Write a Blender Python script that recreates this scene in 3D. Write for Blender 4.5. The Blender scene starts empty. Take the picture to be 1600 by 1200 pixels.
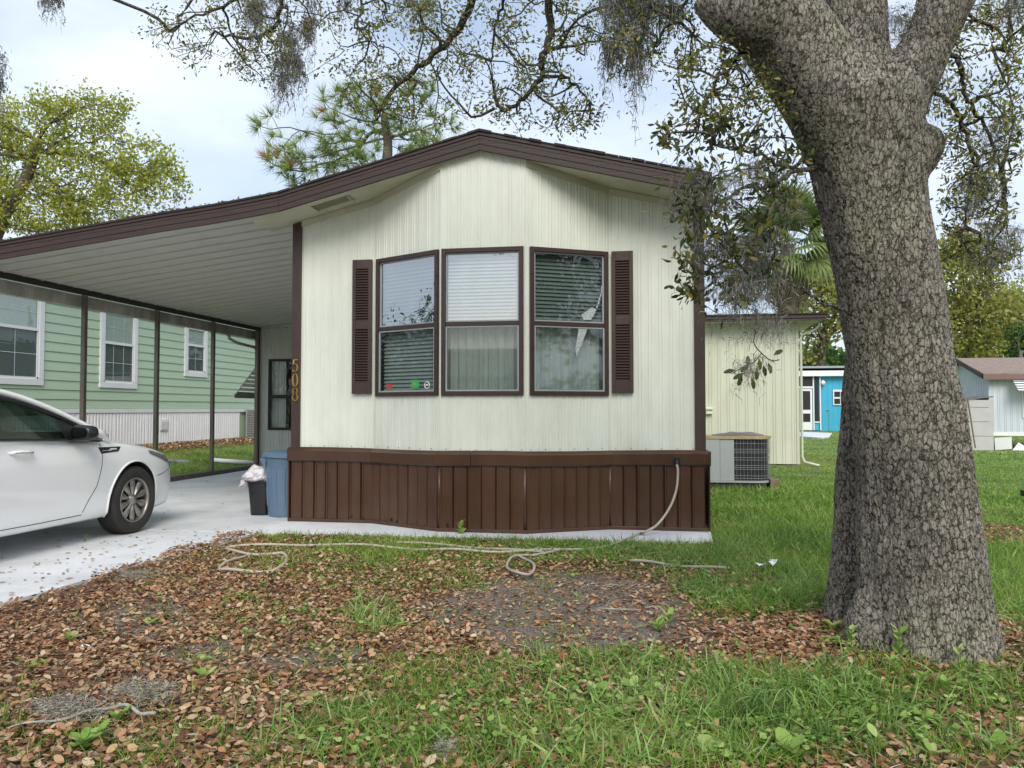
import bpy, bmesh, math, random
import numpy as np
from mathutils import Vector, Matrix
random.seed(7); rng = np.random.default_rng(7)
S = bpy.context.scene
COL = S.collection
R_ = math.radians
PI = math.pi
# ---------------------------------------------------------------- camera
YAW, PITCH, EYE = R_(9.4), R_(1.9), 1.25
cd = bpy.data.cameras.new('camera'); cam = bpy.data.objects.new('camera', cd); COL.objects.link(cam)
cam.location = (0, 0, EYE); cam.rotation_euler = (PI/2 + PITCH, 0, YAW)
cd.sensor_width = 36; cd.lens = 27.0; cd.clip_end = 3000; cd.clip_start = 0.05
S.camera = cam
# ---------------------------------------------------------------- world
SUN_EL, SUN_AZ = R_(42), R_(163)       # sun behind the camera, to its right (azimuth from +Y clockwise)
W = bpy.data.worlds.new('World'); S.world = W; W.use_nodes = True
nt = W.node_tree; nt.nodes.clear(); N = nt.nodes.new; L = nt.links.new
out = N('ShaderNodeOutputWorld'); bg = N('ShaderNodeBackground'); bg.inputs[1].default_value = 0.1
sky = N('ShaderNodeTexSky'); sky.sky_type = 'NISHITA'; sky.sun_disc = False
sky.sun_elevation = SUN_EL; sky.sun_rotation = SUN_AZ; sky.air_density = 1.0; sky.dust_density = 2.0
tc = N('ShaderNodeTexCoord'); mp = N('ShaderNodeMapping'); mp.inputs['Scale'].default_value = (1, 1, 2.4)
n1 = N('ShaderNodeTexNoise'); n1.inputs['Scale'].default_value = 1.9; n1.inputs['Detail'].default_value = 6; n1.inputs['Roughness'].default_value = 0.5; n1.inputs['Distortion'].default_value = 0.25
n2 = N('ShaderNodeTexNoise'); n2.inputs['Scale'].default_value = 2.6; n2.inputs['Detail'].default_value = 5; n2.inputs['Roughness'].default_value = 0.5
r1 = N('ShaderNodeValToRGB'); r1.color_ramp.elements[0].position = 0.36; r1.color_ramp.elements[1].position = 0.60
r1.color_ramp.elements[0].color = (0.42, 0.42, 0.42, 1); r1.color_ramp.elements[1].color = (1, 1, 1, 1)
r2 = N('ShaderNodeValToRGB'); r2.color_ramp.elements[0].position = 0.38; r2.color_ramp.elements[1].position = 0.66
r2.color_ramp.elements[0].color = (4.7, 5.5, 6.9, 1); r2.color_ramp.elements[1].color = (7.0, 7.6, 8.5, 1)
mx = N('ShaderNodeMix'); mx.data_type = 'RGBA'
sc = N('ShaderNodeMix'); sc.data_type = 'RGBA'; sc.blend_type = 'MULTIPLY'; sc.inputs[0].default_value = 1; sc.inputs[7].default_value = (1.5, 1.45, 1.35, 1)
L(tc.outputs['Generated'], mp.inputs[0]); L(mp.outputs[0], n1.inputs['Vector']); L(mp.outputs[0], n2.inputs['Vector'])
L(n1.outputs[0], r1.inputs[0]); L(n2.outputs[0], r2.inputs[0]); L(r1.outputs[0], mx.inputs[0])
L(sky.outputs[0], sc.inputs[6]); L(sc.outputs[2], mx.inputs[6]); L(r2.outputs[0], mx.inputs[7]); L(mx.outputs[2], bg.inputs[0]); L(bg.outputs[0], out.inputs[0])
# ---------------------------------------------------------------- sun (veiled by thin cloud)
ld = bpy.data.lights.new('sun', 'SUN'); ld.energy = 1.9; ld.angle = R_(32); ld.color = (1, 0.96, 0.88)
sun = bpy.data.objects.new('sun', ld); COL.objects.link(sun)
sdir = Vector((math.sin(SUN_AZ)*math.cos(SUN_EL), math.cos(SUN_AZ)*math.cos(SUN_EL), math.sin(SUN_EL)))
sun.rotation_euler = sdir.to_track_quat('Z', 'Y').to_euler(); sun.location = (0, 0, 30)
vs = S.view_settings; vs.view_transform = 'Standard'; vs.look = 'None'; vs.gamma = 1; vs.use_curve_mapping = False; vs.exposure = 0.6
S.cycles.max_bounces = 8; S.cycles.transparent_max_bounces = 16
# ---------------------------------------------------------------- pixel rays of the photograph -> places
_r = Vector((math.cos(YAW), math.sin(YAW), 0)); _f0 = Vector((-math.sin(YAW), math.cos(YAW), 0))
_f = _f0*math.cos(PITCH) + Vector((0, 0, math.sin(PITCH))); _u = -_f0*math.sin(PITCH) + Vector((0, 0, math.cos(PITCH)))
CAM = Vector((0, 0, EYE))
def ray(px, py): return _r*((px-800)/1200) - _u*((py-600)/1200) + _f
def onY(px, py, Y): d = ray(px, py); return CAM + d*(Y/d.y)
def onX(px, py, X): d = ray(px, py); return CAM + d*(X/d.x)
def onZ(px, py, Z=0.0): d = ray(px, py); return CAM + d*((Z-EYE)/d.z)
def at(px, py, dist): return CAM + ray(px, py)*dist
# ---------------------------------------------------------------- materials
def _new(name):
    m = bpy.data.materials.new(name); m.use_nodes = True
    return m, m.node_tree, m.node_tree.nodes['Principled BSDF']
def c4(c): return (c[0], c[1], c[2], 1)
def mat(name, c, c2=None, rough=0.6, metal=0.0, scale=6.0, stretch=(1, 1, 1), bump=0.0, bscale=40.0, spec=0.5, dirt=None, dirtamt=0.0, dscale=1.2, coat=0.0, detail=5, trans=0.0):
    m, t, b = _new(name); N = t.nodes.new; L = t.links.new
    b.inputs['Roughness'].default_value = rough; b.inputs['Metallic'].default_value = metal
    b.inputs['Specular IOR Level'].default_value = spec; b.inputs['Coat Weight'].default_value = coat
    tc = N('ShaderNodeTexCoord'); mp = N('ShaderNodeMapping'); mp.inputs['Scale'].default_value = stretch
    L(tc.outputs['Object'], mp.inputs[0])
    nz = N('ShaderNodeTexNoise'); nz.inputs['Scale'].default_value = scale; nz.inputs['Detail'].default_value = detail; nz.inputs['Roughness'].default_value = 0.6
    L(mp.outputs[0], nz.inputs['Vector'])
    rp = N('ShaderNodeValToRGB'); rp.color_ramp.elements[0].position = 0.3; rp.color_ramp.elements[1].position = 0.7
    if c2 is None: c2 = tuple(x*0.86 for x in c)
    rp.color_ramp.elements[0].color = c4(c2); rp.color_ramp.elements[1].color = c4(c)
    L(nz.outputs[0], rp.inputs[0]); col = rp.outputs[0]
    if dirt is not None:
        n3 = N('ShaderNodeTexNoise'); n3.inputs['Scale'].default_value = dscale; n3.inputs['Detail'].default_value = 8; n3.inputs['Roughness'].default_value = 0.65
        L(mp.outputs[0], n3.inputs['Vector'])
        r3 = N('ShaderNodeValToRGB'); r3.color_ramp.elements[0].position = 0.45; r3.color_ramp.elements[1].position = 0.75
        r3.color_ramp.elements[0].color = (0, 0, 0, 1); r3.color_ramp.elements[1].color = (dirtamt,)*3 + (1,)
        L(n3.outputs[0], r3.inputs[0])
        mx = N('ShaderNodeMix'); mx.data_type = 'RGBA'; L(r3.outputs[0], mx.inputs[0]); L(col, mx.inputs[6]); mx.inputs[7].default_value = c4(dirt); col = mx.outputs[2]
    L(col, b.inputs['Base Color'])
    if bump > 0:
        nb = N('ShaderNodeTexNoise'); nb.inputs['Scale'].default_value = bscale; nb.inputs['Detail'].default_value = 4; L(mp.outputs[0], nb.inputs['Vector'])
        bp = N('ShaderNodeBump'); bp.inputs['Strength'].default_value = bump; bp.inputs['Distance'].default_value = 0.01
        L(nb.outputs[0], bp.inputs['Height']); L(bp.outputs[0], b.inputs['Normal'])
    return m
def leafmat(name, cols, trans=0.35, rough=0.55, noisescale=0, spec=0.3):
    """colour picked by a per-leaf random attribute, thin translucent sheet"""
    m, t, b = _new(name); N = t.nodes.new; L = t.links.new
    a = N('ShaderNodeAttribute'); a.attribute_name = 'rnd'
    rp = N('ShaderNodeValToRGB'); el = rp.color_ramp.elements
    el[0].position = 0; el[0].color = c4(cols[0]); el[1].position = 1; el[1].color = c4(cols[-1])
    for i in range(1, len(cols)-1):
        e = el.new(i/(len(cols)-1)); e.color = c4(cols[i])
    L(a.outputs['Fac'], rp.inputs[0]); L(rp.outputs[0], b.inputs['Base Color'])
    b.inputs['Roughness'].default_value = rough; b.inputs['Specular IOR Level'].default_value = spec
    if trans > 0:
        o = t.nodes['Material Output']; tr = N('ShaderNodeBsdfTranslucent'); L(rp.outputs[0], tr.inputs[0])
        ms = N('ShaderNodeMixShader'); ms.inputs[0].default_value = trans
        L(b.outputs[0], ms.inputs[1]); L(tr.outputs[0], ms.inputs[2]); L(ms.outputs[0], o.inputs[0])
    return m
def glassmat(name, tint=(0.85, 0.9, 0.88), refl=1.0, rough=0.0, wave=0.0, base=0.05):
    m, t, b = _new(name); N = t.nodes.new; L = t.links.new; t.nodes.remove(b)
    o = t.nodes['Material Output']; tr = N('ShaderNodeBsdfTransparent'); tr.inputs[0].default_value = c4(tint)
    gl = N('ShaderNodeBsdfGlossy'); gl.inputs['Roughness'].default_value = rough
    fr = N('ShaderNodeLayerWeight'); p5 = N('ShaderNodeMath'); p5.operation = 'POWER'; p5.inputs[1].default_value = 5; L(fr.outputs['Facing'], p5.inputs[0])
    sk = N('ShaderNodeMath'); sk.operation = 'MULTIPLY_ADD'; sk.inputs[1].default_value = 0.96; sk.inputs[2].default_value = 0.04; L(p5.outputs[0], sk.inputs[0])
    mu = N('ShaderNodeMath'); mu.operation = 'MULTIPLY_ADD'; mu.inputs[1].default_value = 1.8*refl; mu.inputs[2].default_value = base; mu.use_clamp = True
    L(sk.outputs[0], mu.inputs[0]); ms = N('ShaderNodeMixShader'); L(mu.outputs[0], ms.inputs[0]); L(tr.outputs[0], ms.inputs[1]); L(gl.outputs[0], ms.inputs[2]); L(ms.outputs[0], o.inputs[0])
    if wave > 0:
        tc = N('ShaderNodeTexCoord'); nb = N('ShaderNodeTexNoise'); nb.inputs['Scale'].default_value = 3; L(tc.outputs['Object'], nb.inputs['Vector'])
        bp = N('ShaderNodeBump'); bp.inputs['Strength'].default_value = wave; bp.inputs['Distance'].default_value = 0.02
        L(nb.outputs[0], bp.inputs['Height']); L(bp.outputs[0], gl.inputs['Normal']); L(bp.outputs[0], fr.inputs['Normal'])
    return m
M = {}
M['siding'] = mat('cream_siding', (0.735, 0.76, 0.67), (0.675, 0.70, 0.61), rough=0.42, scale=1.3, stretch=(1, 1, 0.35), dirt=(0.50, 0.50, 0.42), dirtamt=0.55, dscale=2.2)
M['siding2'] = mat('yellowed_siding', (0.60, 0.61, 0.49), (0.54, 0.55, 0.44), rough=0.45, scale=1.3, stretch=(1, 1, 0.35), dirt=(0.36, 0.36, 0.26), dirtamt=0.4, dscale=2.0)
M['siding3'] = mat('white_siding', (0.64, 0.65, 0.60), (0.57, 0.58, 0.53), rough=0.45, scale=1.5, stretch=(1, 1, 0.4))
M['brown'] = mat('brown_paint', (0.052, 0.028, 0.021), (0.038, 0.021, 0.016), rough=0.42, scale=7, stretch=(1, 1, 0.3), dirt=(0.12, 0.085, 0.07), dirtamt=0.25, dscale=3, bump=0.12, bscale=30)
M['skirt'] = mat('brown_skirting_metal', (0.075, 0.034, 0.018), (0.050, 0.023, 0.013), rough=0.30, scale=3, stretch=(1, 1, 0.25), dirt=(0.13, 0.075, 0.045), dirtamt=0.3, dscale=2.5, bump=0.1, bscale=6)
M['fascia'] = mat('brown_fascia_wood', (0.042, 0.023, 0.018), (0.030, 0.017, 0.014), rough=0.55, scale=3, stretch=(0.4, 1, 14), dirt=(0.07, 0.045, 0.037), dirtamt=0.25, bump=0.3, bscale=9)
M['shingle'] = mat('dark_shingle', (0.045, 0.035, 0.033), (0.03, 0.025, 0.024), rough=0.95, scale=40, bump=0.6, bscale=90)
M['soffit'] = mat('cream_soffit', (0.58, 0.58, 0.45), (0.50, 0.50, 0.38), rough=0.6, scale=3, dirt=(0.3, 0.28, 0.2), dirtamt=0.4)
M['pan'] = mat('white_ceiling_pan', (0.62, 0.62, 0.57), (0.52, 0.52, 0.47), rough=0.38, scale=1.2, stretch=(0.5, 1, 1), dirt=(0.35, 0.33, 0.28), dirtamt=0.4, dscale=1.5)
M['bronze'] = mat('bronze_post', (0.26, 0.225, 0.185), (0.15, 0.13, 0.105), rough=0.45, metal=0.3, scale=5, stretch=(1, 1, 0.3))
M['darkbeam'] = mat('dark_beam', (0.035, 0.028, 0.025), rough=0.5, scale=4)
M['gutter'] = mat('stained_gutter', (0.62, 0.60, 0.54), (0.38, 0.36, 0.31), rough=0.5, scale=5, stretch=(1, 1, 0.3), dirt=(0.06, 0.05, 0.045), dirtamt=0.6, dscale=3)
M['frame'] = mat('brown_window_metal', (0.048, 0.026, 0.020), rough=0.35, scale=20)
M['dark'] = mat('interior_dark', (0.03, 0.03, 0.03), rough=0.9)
M['black'] = mat('black_plastic', (0.014, 0.014, 0.016), rough=0.35, scale=10)
M['blind'] = mat('white_blind', (0.72, 0.73, 0.70), rough=0.5)
M['curtain'] = mat('pale_curtain', (0.78, 0.78, 0.72), rough=0.9, scale=3)
M['white'] = mat('white_paint', (0.80, 0.80, 0.80), (0.74, 0.74, 0.74), rough=0.45, scale=3)
M['gold'] = mat('gold_numeral', (0.62, 0.40, 0.12), rough=0.35, metal=0.6)
M['glass'] = glassmat('clear_glass', wave=0.25)
M['glass_tint'] = glassmat('sky_toned_glass', tint=(0.52, 0.66, 0.72), refl=2.4, base=0.30, wave=0.25)  # left pane: blue sky reflection put into the tint and raised reflectance
M['glass_dark'] = glassmat('shaded_glass', tint=(0.40, 0.46, 0.45), refl=0.7, base=0.05, wave=0.25)  # right pane: tint darkened to stand in for dim room and dark reflection
M['glass_mid'] = glassmat('bright_glass', tint=(0.80, 0.88, 0.90), refl=2.2, base=0.24, wave=0.25)
M['screen'] = glassmat('screened_glass', tint=(0.56, 0.63, 0.62), refl=1.0, base=0.05, rough=0.03)
M['slab'] = mat('painted_concrete', (0.76, 0.77, 0.78), (0.62, 0.64, 0.66), rough=0.55, scale=1.1, dirt=(0.38, 0.37, 0.35), dirtamt=0.6, dscale=1.3, bump=0.25, bscale=60, detail=8)
M['curb'] = mat('old_curb', (0.22, 0.20, 0.17), (0.12, 0.11, 0.09), rough=0.9, scale=8, bump=0.5)
M['green'] = mat('sage_siding', (0.46, 0.58, 0.42), (0.43, 0.545, 0.39), rough=0.55, scale=3, stretch=(1, 0.3, 3), bump=0.1, bscale=20)
M['blue'] = mat('turquoise_siding', (0.05, 0.42, 0.62), (0.045, 0.38, 0.57), rough=0.5, scale=2)
M['palegray'] = mat('pale_grey_siding', (0.60, 0.65, 0.70), (0.53, 0.58, 0.63), rough=0.45, scale=1)
M['roofbrown'] = mat('brown_shingle_roof', (0.30, 0.23, 0.19), (0.19, 0.145, 0.12), rough=0.95, scale=9, stretch=(1, 1, 2), bump=0.6, bscale=30)
M['roofmetal'] = mat('metal_roof', (0.42, 0.45, 0.46), (0.34, 0.37, 0.38), rough=0.35, metal=0.4, scale=2)
M['steel'] = mat('grey_steel', (0.36, 0.40, 0.41), (0.30, 0.33, 0.34), rough=0.45, scale=3, dirt=(0.2, 0.18, 0.15), dirtamt=0.4, stretch=(1, 1, 0.4))
M['coil'] = mat('condenser_coil', (0.02, 0.021, 0.025), (0.012, 0.012, 0.014), rough=0.4, scale=14, stretch=(1, 1, 0.1))
M['wire'] = mat('galvanised_wire', (0.30, 0.30, 0.32), rough=0.5, metal=0.3)
M['hose'] = mat('garden_hose', (0.46, 0.41, 0.33), (0.36, 0.32, 0.26), rough=0.5, scale=12)
M['can'] = mat('blue_grey_plastic', (0.115, 0.185, 0.265), (0.095, 0.155, 0.225), rough=0.42, scale=4)
M['bag'] = mat('white_bag', (0.68, 0.64, 0.66), (0.58, 0.54, 0.57), rough=0.4, scale=12, bump=0.5, bscale=14)
M['carpaint'] = mat('white_car_paint', (0.88, 0.88, 0.87), (0.87, 0.87, 0.86), rough=0.22, scale=1, coat=1.0, spec=0.5)
M['rubber'] = mat('tyre_rubber', (0.018, 0.017, 0.016), (0.035, 0.032, 0.028), rough=0.85, scale=8, bump=0.4, bscale=50)
M['alloy'] = mat('dusty_alloy', (0.38, 0.36, 0.32), (0.26, 0.24, 0.21), rough=0.38, metal=0.8, scale=9)
M['chrome'] = mat('chrome', (0.7, 0.7, 0.7), rough=0.12, metal=1)
M['mirror'] = mat('mirror_glass', (0.05, 0.055, 0.06), rough=0.06, metal=1)
M['carglass'] = glassmat('car_glass', tint=(0.20, 0.28, 0.24), refl=0.8, base=0.0)
M['lamp'] = mat('headlight_lens', (0.30, 0.31, 0.32), (0.15, 0.15, 0.16), rough=0.08, metal=0.3, scale=30)
M['seat'] = mat('grey_seat', (0.16, 0.15, 0.14), rough=0.8)
M['seam'] = mat('seam_shadow_gap', (0.02, 0.02, 0.02), rough=0.8)
M['stick'] = mat('lichened_stick', (0.42, 0.41, 0.36), (0.24, 0.22, 0.19), rough=0.9, scale=30)
M['wood'] = mat('weathered_wood', (0.20, 0.16, 0.11), (0.11, 0.09, 0.06), rough=0.9, scale=10)
M['tan'] = mat('tan_rim', (0.40, 0.31, 0.17), (0.27, 0.21, 0.12), rough=0.6, scale=10)
M['towel'] = mat('grey_mat', (0.20, 0.185, 0.17), (0.13, 0.12, 0.11), rough=0.95, scale=14, bump=0.5)
M['red'] = mat('red_sticker', (0.45, 0.05, 0.04), rough=0.5)
M['stgreen'] = mat('green_sticker', (0.02, 0.42, 0.10), rough=0.5)
M['foil'] = mat('silver_tape', (0.62, 0.66, 0.64), (0.28, 0.32, 0.31), rough=0.3, scale=50, metal=0.2)
M['rust'] = mat('rust_hole', (0.006, 0.005, 0.005), rough=0.9)
# bark: cracked plates, real displacement
def barkmat(name, s=(46, 46, 21), disp=0.012, c=((0.030, 0.025, 0.020), (0.15, 0.132, 0.108), (0.255, 0.232, 0.197)), lichen=0.5, true=True):
    m, t, b = _new(name); N = t.nodes.new; L = t.links.new
    tc = N('ShaderNodeTexCoord'); mp = N('ShaderNodeMapping'); mp.inputs['Scale'].default_value = s; L(tc.outputs['Object'], mp.inputs[0])
    nd = N('ShaderNodeTexNoise'); nd.inputs['Scale'].default_value = 1.0; nd.inputs['Detail'].default_value = 5; nd.inputs['Roughness'].default_value = 0.65; L(mp.outputs[0], nd.inputs['Vector'])
    add = N('ShaderNodeMix'); add.data_type = 'RGBA'; add.blend_type = 'LINEAR_LIGHT'; add.inputs[0].default_value = 0.70
    L(mp.outputs[0], add.inputs[6]); L(nd.outputs['Color'], add.inputs[7])
    v = N('ShaderNodeTexVoronoi'); v.feature = 'DISTANCE_TO_EDGE'; v.inputs['Scale'].default_value = 1.0; v.inputs['Randomness'].default_value = 0.85; L(add.outputs[2], v.inputs['Vector'])
    v2 = N('ShaderNodeTexVoronoi'); v2.feature = 'F1'; v2.inputs['Scale'].default_value = 1.0; v2.inputs['Randomness'].default_value = 0.85; L(add.outputs[2], v2.inputs['Vector'])
    r = N('ShaderNodeValToRGB'); e = r.color_ramp.elements; e[0].position = 0.0; e[0].color = c4(c[0]); e[1].position = 0.11; e[1].color = c4(c[2]); q = e.new(0.045); q.color = c4(c[1])
    mp2 = N('ShaderNodeMapping'); mp2.inputs['Scale'].default_value = (.42, .42, .26); L(add.outputs[2], mp2.inputs[0])
    v3 = N('ShaderNodeTexVoronoi'); v3.feature = 'DISTANCE_TO_EDGE'; v3.inputs['Scale'].default_value = 1.0; L(mp2.outputs[0], v3.inputs['Vector'])
    mn = N('ShaderNodeMath'); mn.operation = 'MINIMUM'; m3 = N('ShaderNodeMath'); m3.operation = 'MULTIPLY'; m3.inputs[1].default_value = 12.0; L(v3.outputs['Distance'], m3.inputs[0]); L(m3.outputs[0], mn.inputs[0]); L(v.outputs['Distance'], mn.inputs[1])
    nv = N('ShaderNodeTexNoise'); nv.inputs['Scale'].default_value = .8; nv.inputs['Detail'].default_value = 5; L(mp.outputs[0], nv.inputs['Vector'])
    rv = N('ShaderNodeMapRange'); rv.inputs[1].default_value = .35; rv.inputs[2].default_value = .65; rv.inputs[3].default_value = .5; rv.inputs[4].default_value = 2.4; L(nv.outputs[0], rv.inputs[0])
    mq = N('ShaderNodeMath'); mq.operation = 'MULTIPLY'; L(mn.outputs[0], mq.inputs[0]); L(rv.outputs[0], mq.inputs[1]); mn = mq
    L(mn.outputs[0], r.inputs[0])
    sp = N('ShaderNodeSeparateColor'); L(v2.outputs['Color'], sp.inputs[0])
    mr = N('ShaderNodeMapRange'); mr.inputs[3].default_value = 0.84; mr.inputs[4].default_value = 1.12; L(sp.outputs[0], mr.inputs[0])
    mu = N('ShaderNodeMix'); mu.data_type = 'RGBA'; mu.blend_type = 'MULTIPLY'; mu.inputs[0].default_value = 1; L(r.outputs[0], mu.inputs[6]); L(mr.outputs[0], mu.inputs[7])
    nl = N('ShaderNodeTexNoise'); nl.inputs['Scale'].default_value = 2.2; nl.inputs['Detail'].default_value = 8; nl.inputs['Roughness'].default_value = 0.7; L(tc.outputs['Object'], nl.inputs['Vector'])
    rl = N('ShaderNodeValToRGB'); rl.color_ramp.elements[0].position = 0.5; rl.color_ramp.elements[1].position = 0.72; rl.color_ramp.elements[1].color = (lichen,)*3+(1,); rl.color_ramp.elements[0].color = (0, 0, 0, 1)
    L(nl.outputs[0], rl.inputs[0])
    mg = N('ShaderNodeMix'); mg.data_type = 'RGBA'; mg.blend_type = 'MULTIPLY'; L(rl.outputs[0], mg.inputs[0]); L(mu.outputs[2], mg.inputs[6]); mg.inputs[7].default_value = (0.85, 1.0, 0.62, 1)
    nw = N('ShaderNodeTexNoise'); nw.inputs['Scale'].default_value = 14; nw.inputs['Detail'].default_value = 3; L(tc.outputs['Object'], nw.inputs['Vector'])
    rw = N('ShaderNodeValToRGB'); rw.color_ramp.elements[0].position = 0.64; rw.color_ramp.elements[1].position = 0.70; rw.color_ramp.elements[0].color = (0, 0, 0, 1); rw.color_ramp.elements[1].color = (0.3,)*3+(1,)
    L(nw.outputs[0], rw.inputs[0])
    mw = N('ShaderNodeMix'); mw.data_type = 'RGBA'; L(rw.outputs[0], mw.inputs[0]); L(mg.outputs[2], mw.inputs[6])
    sc = N('ShaderNodeMix'); sc.data_type = 'RGBA'; sc.blend_type = 'MULTIPLY'; sc.inputs[0].default_value = 1; L(mg.outputs[2], sc.inputs[6]); sc.inputs[7].default_value = (1.25, 1.3, 1.25, 1); L(sc.outputs[2], mw.inputs[7])
    ng = N('ShaderNodeTexNoise'); ng.inputs['Scale'].default_value = 3.2; ng.inputs['Detail'].default_value = 8; ng.inputs['Roughness'].default_value = 0.8; L(mp.outputs[0], ng.inputs['Vector'])
    rg = N('ShaderNodeMapRange'); rg.inputs[1].default_value = .3; rg.inputs[2].default_value = .7; rg.inputs[3].default_value = .42; rg.inputs[4].default_value = 1.6; L(ng.outputs[0], rg.inputs[0])
    mgr = N('ShaderNodeMix'); mgr.data_type = 'RGBA'; mgr.blend_type = 'MULTIPLY'; mgr.inputs[0].default_value = 1; L(mw.outputs[2], mgr.inputs[6]); L(rg.outputs[0], mgr.inputs[7])
    nq = N('ShaderNodeTexNoise'); nq.inputs['Scale'].default_value = 1.6; nq.inputs['Detail'].default_value = 6; nq.inputs['Roughness'].default_value = .6; L(tc.outputs['Object'], nq.inputs['Vector'])
    rq = N('ShaderNodeMapRange'); rq.inputs[1].default_value = .35; rq.inputs[2].default_value = .65; rq.inputs[3].default_value = .68; rq.inputs[4].default_value = 1.22; L(nq.outputs[0], rq.inputs[0])
    mz_ = N('ShaderNodeMix'); mz_.data_type = 'RGBA'; mz_.blend_type = 'MULTIPLY'; mz_.inputs[0].default_value = 1; L(mgr.outputs[2], mz_.inputs[6]); L(rq.outputs[0], mz_.inputs[7]); mgr = mz_
    L(mgr.outputs[2], b.inputs['Base Color']); b.inputs['Roughness'].default_value = 0.92; b.inputs['Specular IOR Level'].default_value = 0.2
    rh = N('ShaderNodeValToRGB'); h = rh.color_ramp.elements; h[0].position = 0; h[0].color = (0, 0, 0, 1); h[1].position = 0.16; h[1].color = (1, 1, 1, 1); g = h.new(0.06); g.color = (0.75,)*3+(1,)
    L(mn.outputs[0], rh.inputs[0])
    nf = N('ShaderNodeTexNoise'); nf.inputs['Scale'].default_value = 2.5; nf.inputs['Detail'].default_value = 6; L(mp.outputs[0], nf.inputs['Vector'])
    ma = N('ShaderNodeMath'); ma.operation = 'MULTIPLY_ADD'; ma.inputs[1].default_value = 0.7; L(nf.outputs[0], ma.inputs[0]); L(rh.outputs[0], ma.inputs[2])
    if true:
        dn = N('ShaderNodeDisplacement'); dn.inputs['Scale'].default_value = disp; dn.inputs['Midlevel'].default_value = 0.8
        L(ma.outputs[0], dn.inputs['Height']); L(dn.outputs[0], t.nodes['Material Output'].inputs['Displacement']); m.displacement_method = 'BOTH'
    else:
        bp = N('ShaderNodeBump'); bp.inputs['Distance'].default_value = disp; L(ma.outputs[0], bp.inputs['Height']); L(bp.outputs[0], b.inputs['Normal'])
    return m
M['bark'] = barkmat('oak_bark')
M['bark_small'] = barkmat('oak_branch_bark', s=(40, 40, 40), disp=0.006, c=((0.02, 0.018, 0.015), (0.06, 0.052, 0.043), (0.12, 0.108, 0.09)), true=False)
M['farbark'] = mat('far_bark', (0.14, 0.12, 0.10), (0.07, 0.06, 0.05), rough=0.95, scale=8, stretch=(1, 1, 0.3))
# ---------------------------------------------------------------- mesh collecting
def tag(o, label=None, cat=None, group=None, kind=None):
    if label: o['label'] = label
    if cat: o['category'] = cat
    if group: o['group'] = group
    if kind: o['kind'] = kind
    return o
def rootloc(p):
    v = Vector((0, 0, 0))
    while p is not None: v = v + p.location; p = p.parent
    return v
def thing(name, loc, label=None, cat=None, group=None):
    o = bpy.data.objects.new(name, None); o.empty_display_size = 0.2; COL.objects.link(o); o.location = loc
    return tag(o, label, cat, group)
def link(name, me, parent=None, m=None):
    if m is not None:
        me.materials.clear(); me.materials.append(m)
    o = bpy.data.objects.new(name, me); COL.objects.link(o)
    if parent is not None: o.parent = parent
    return o
def inst(src, off, parent=None):
    o = src.copy(); COL.objects.link(o); o.location = Vector(src.location) + Vector(off)
    if parent: o.parent = parent
    return o
def copy_tree(o, parent=None):
    c = o.copy(); COL.objects.link(c)
    if parent: c.parent = parent
    for ch in list(o.children): copy_tree(ch, c)
    return c
def fr(origin, ang=0.0): return Matrix.Translation(Vector(origin)) @ Matrix.Rotation(ang, 4, 'Z')
I4 = Matrix.Identity(4)
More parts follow.
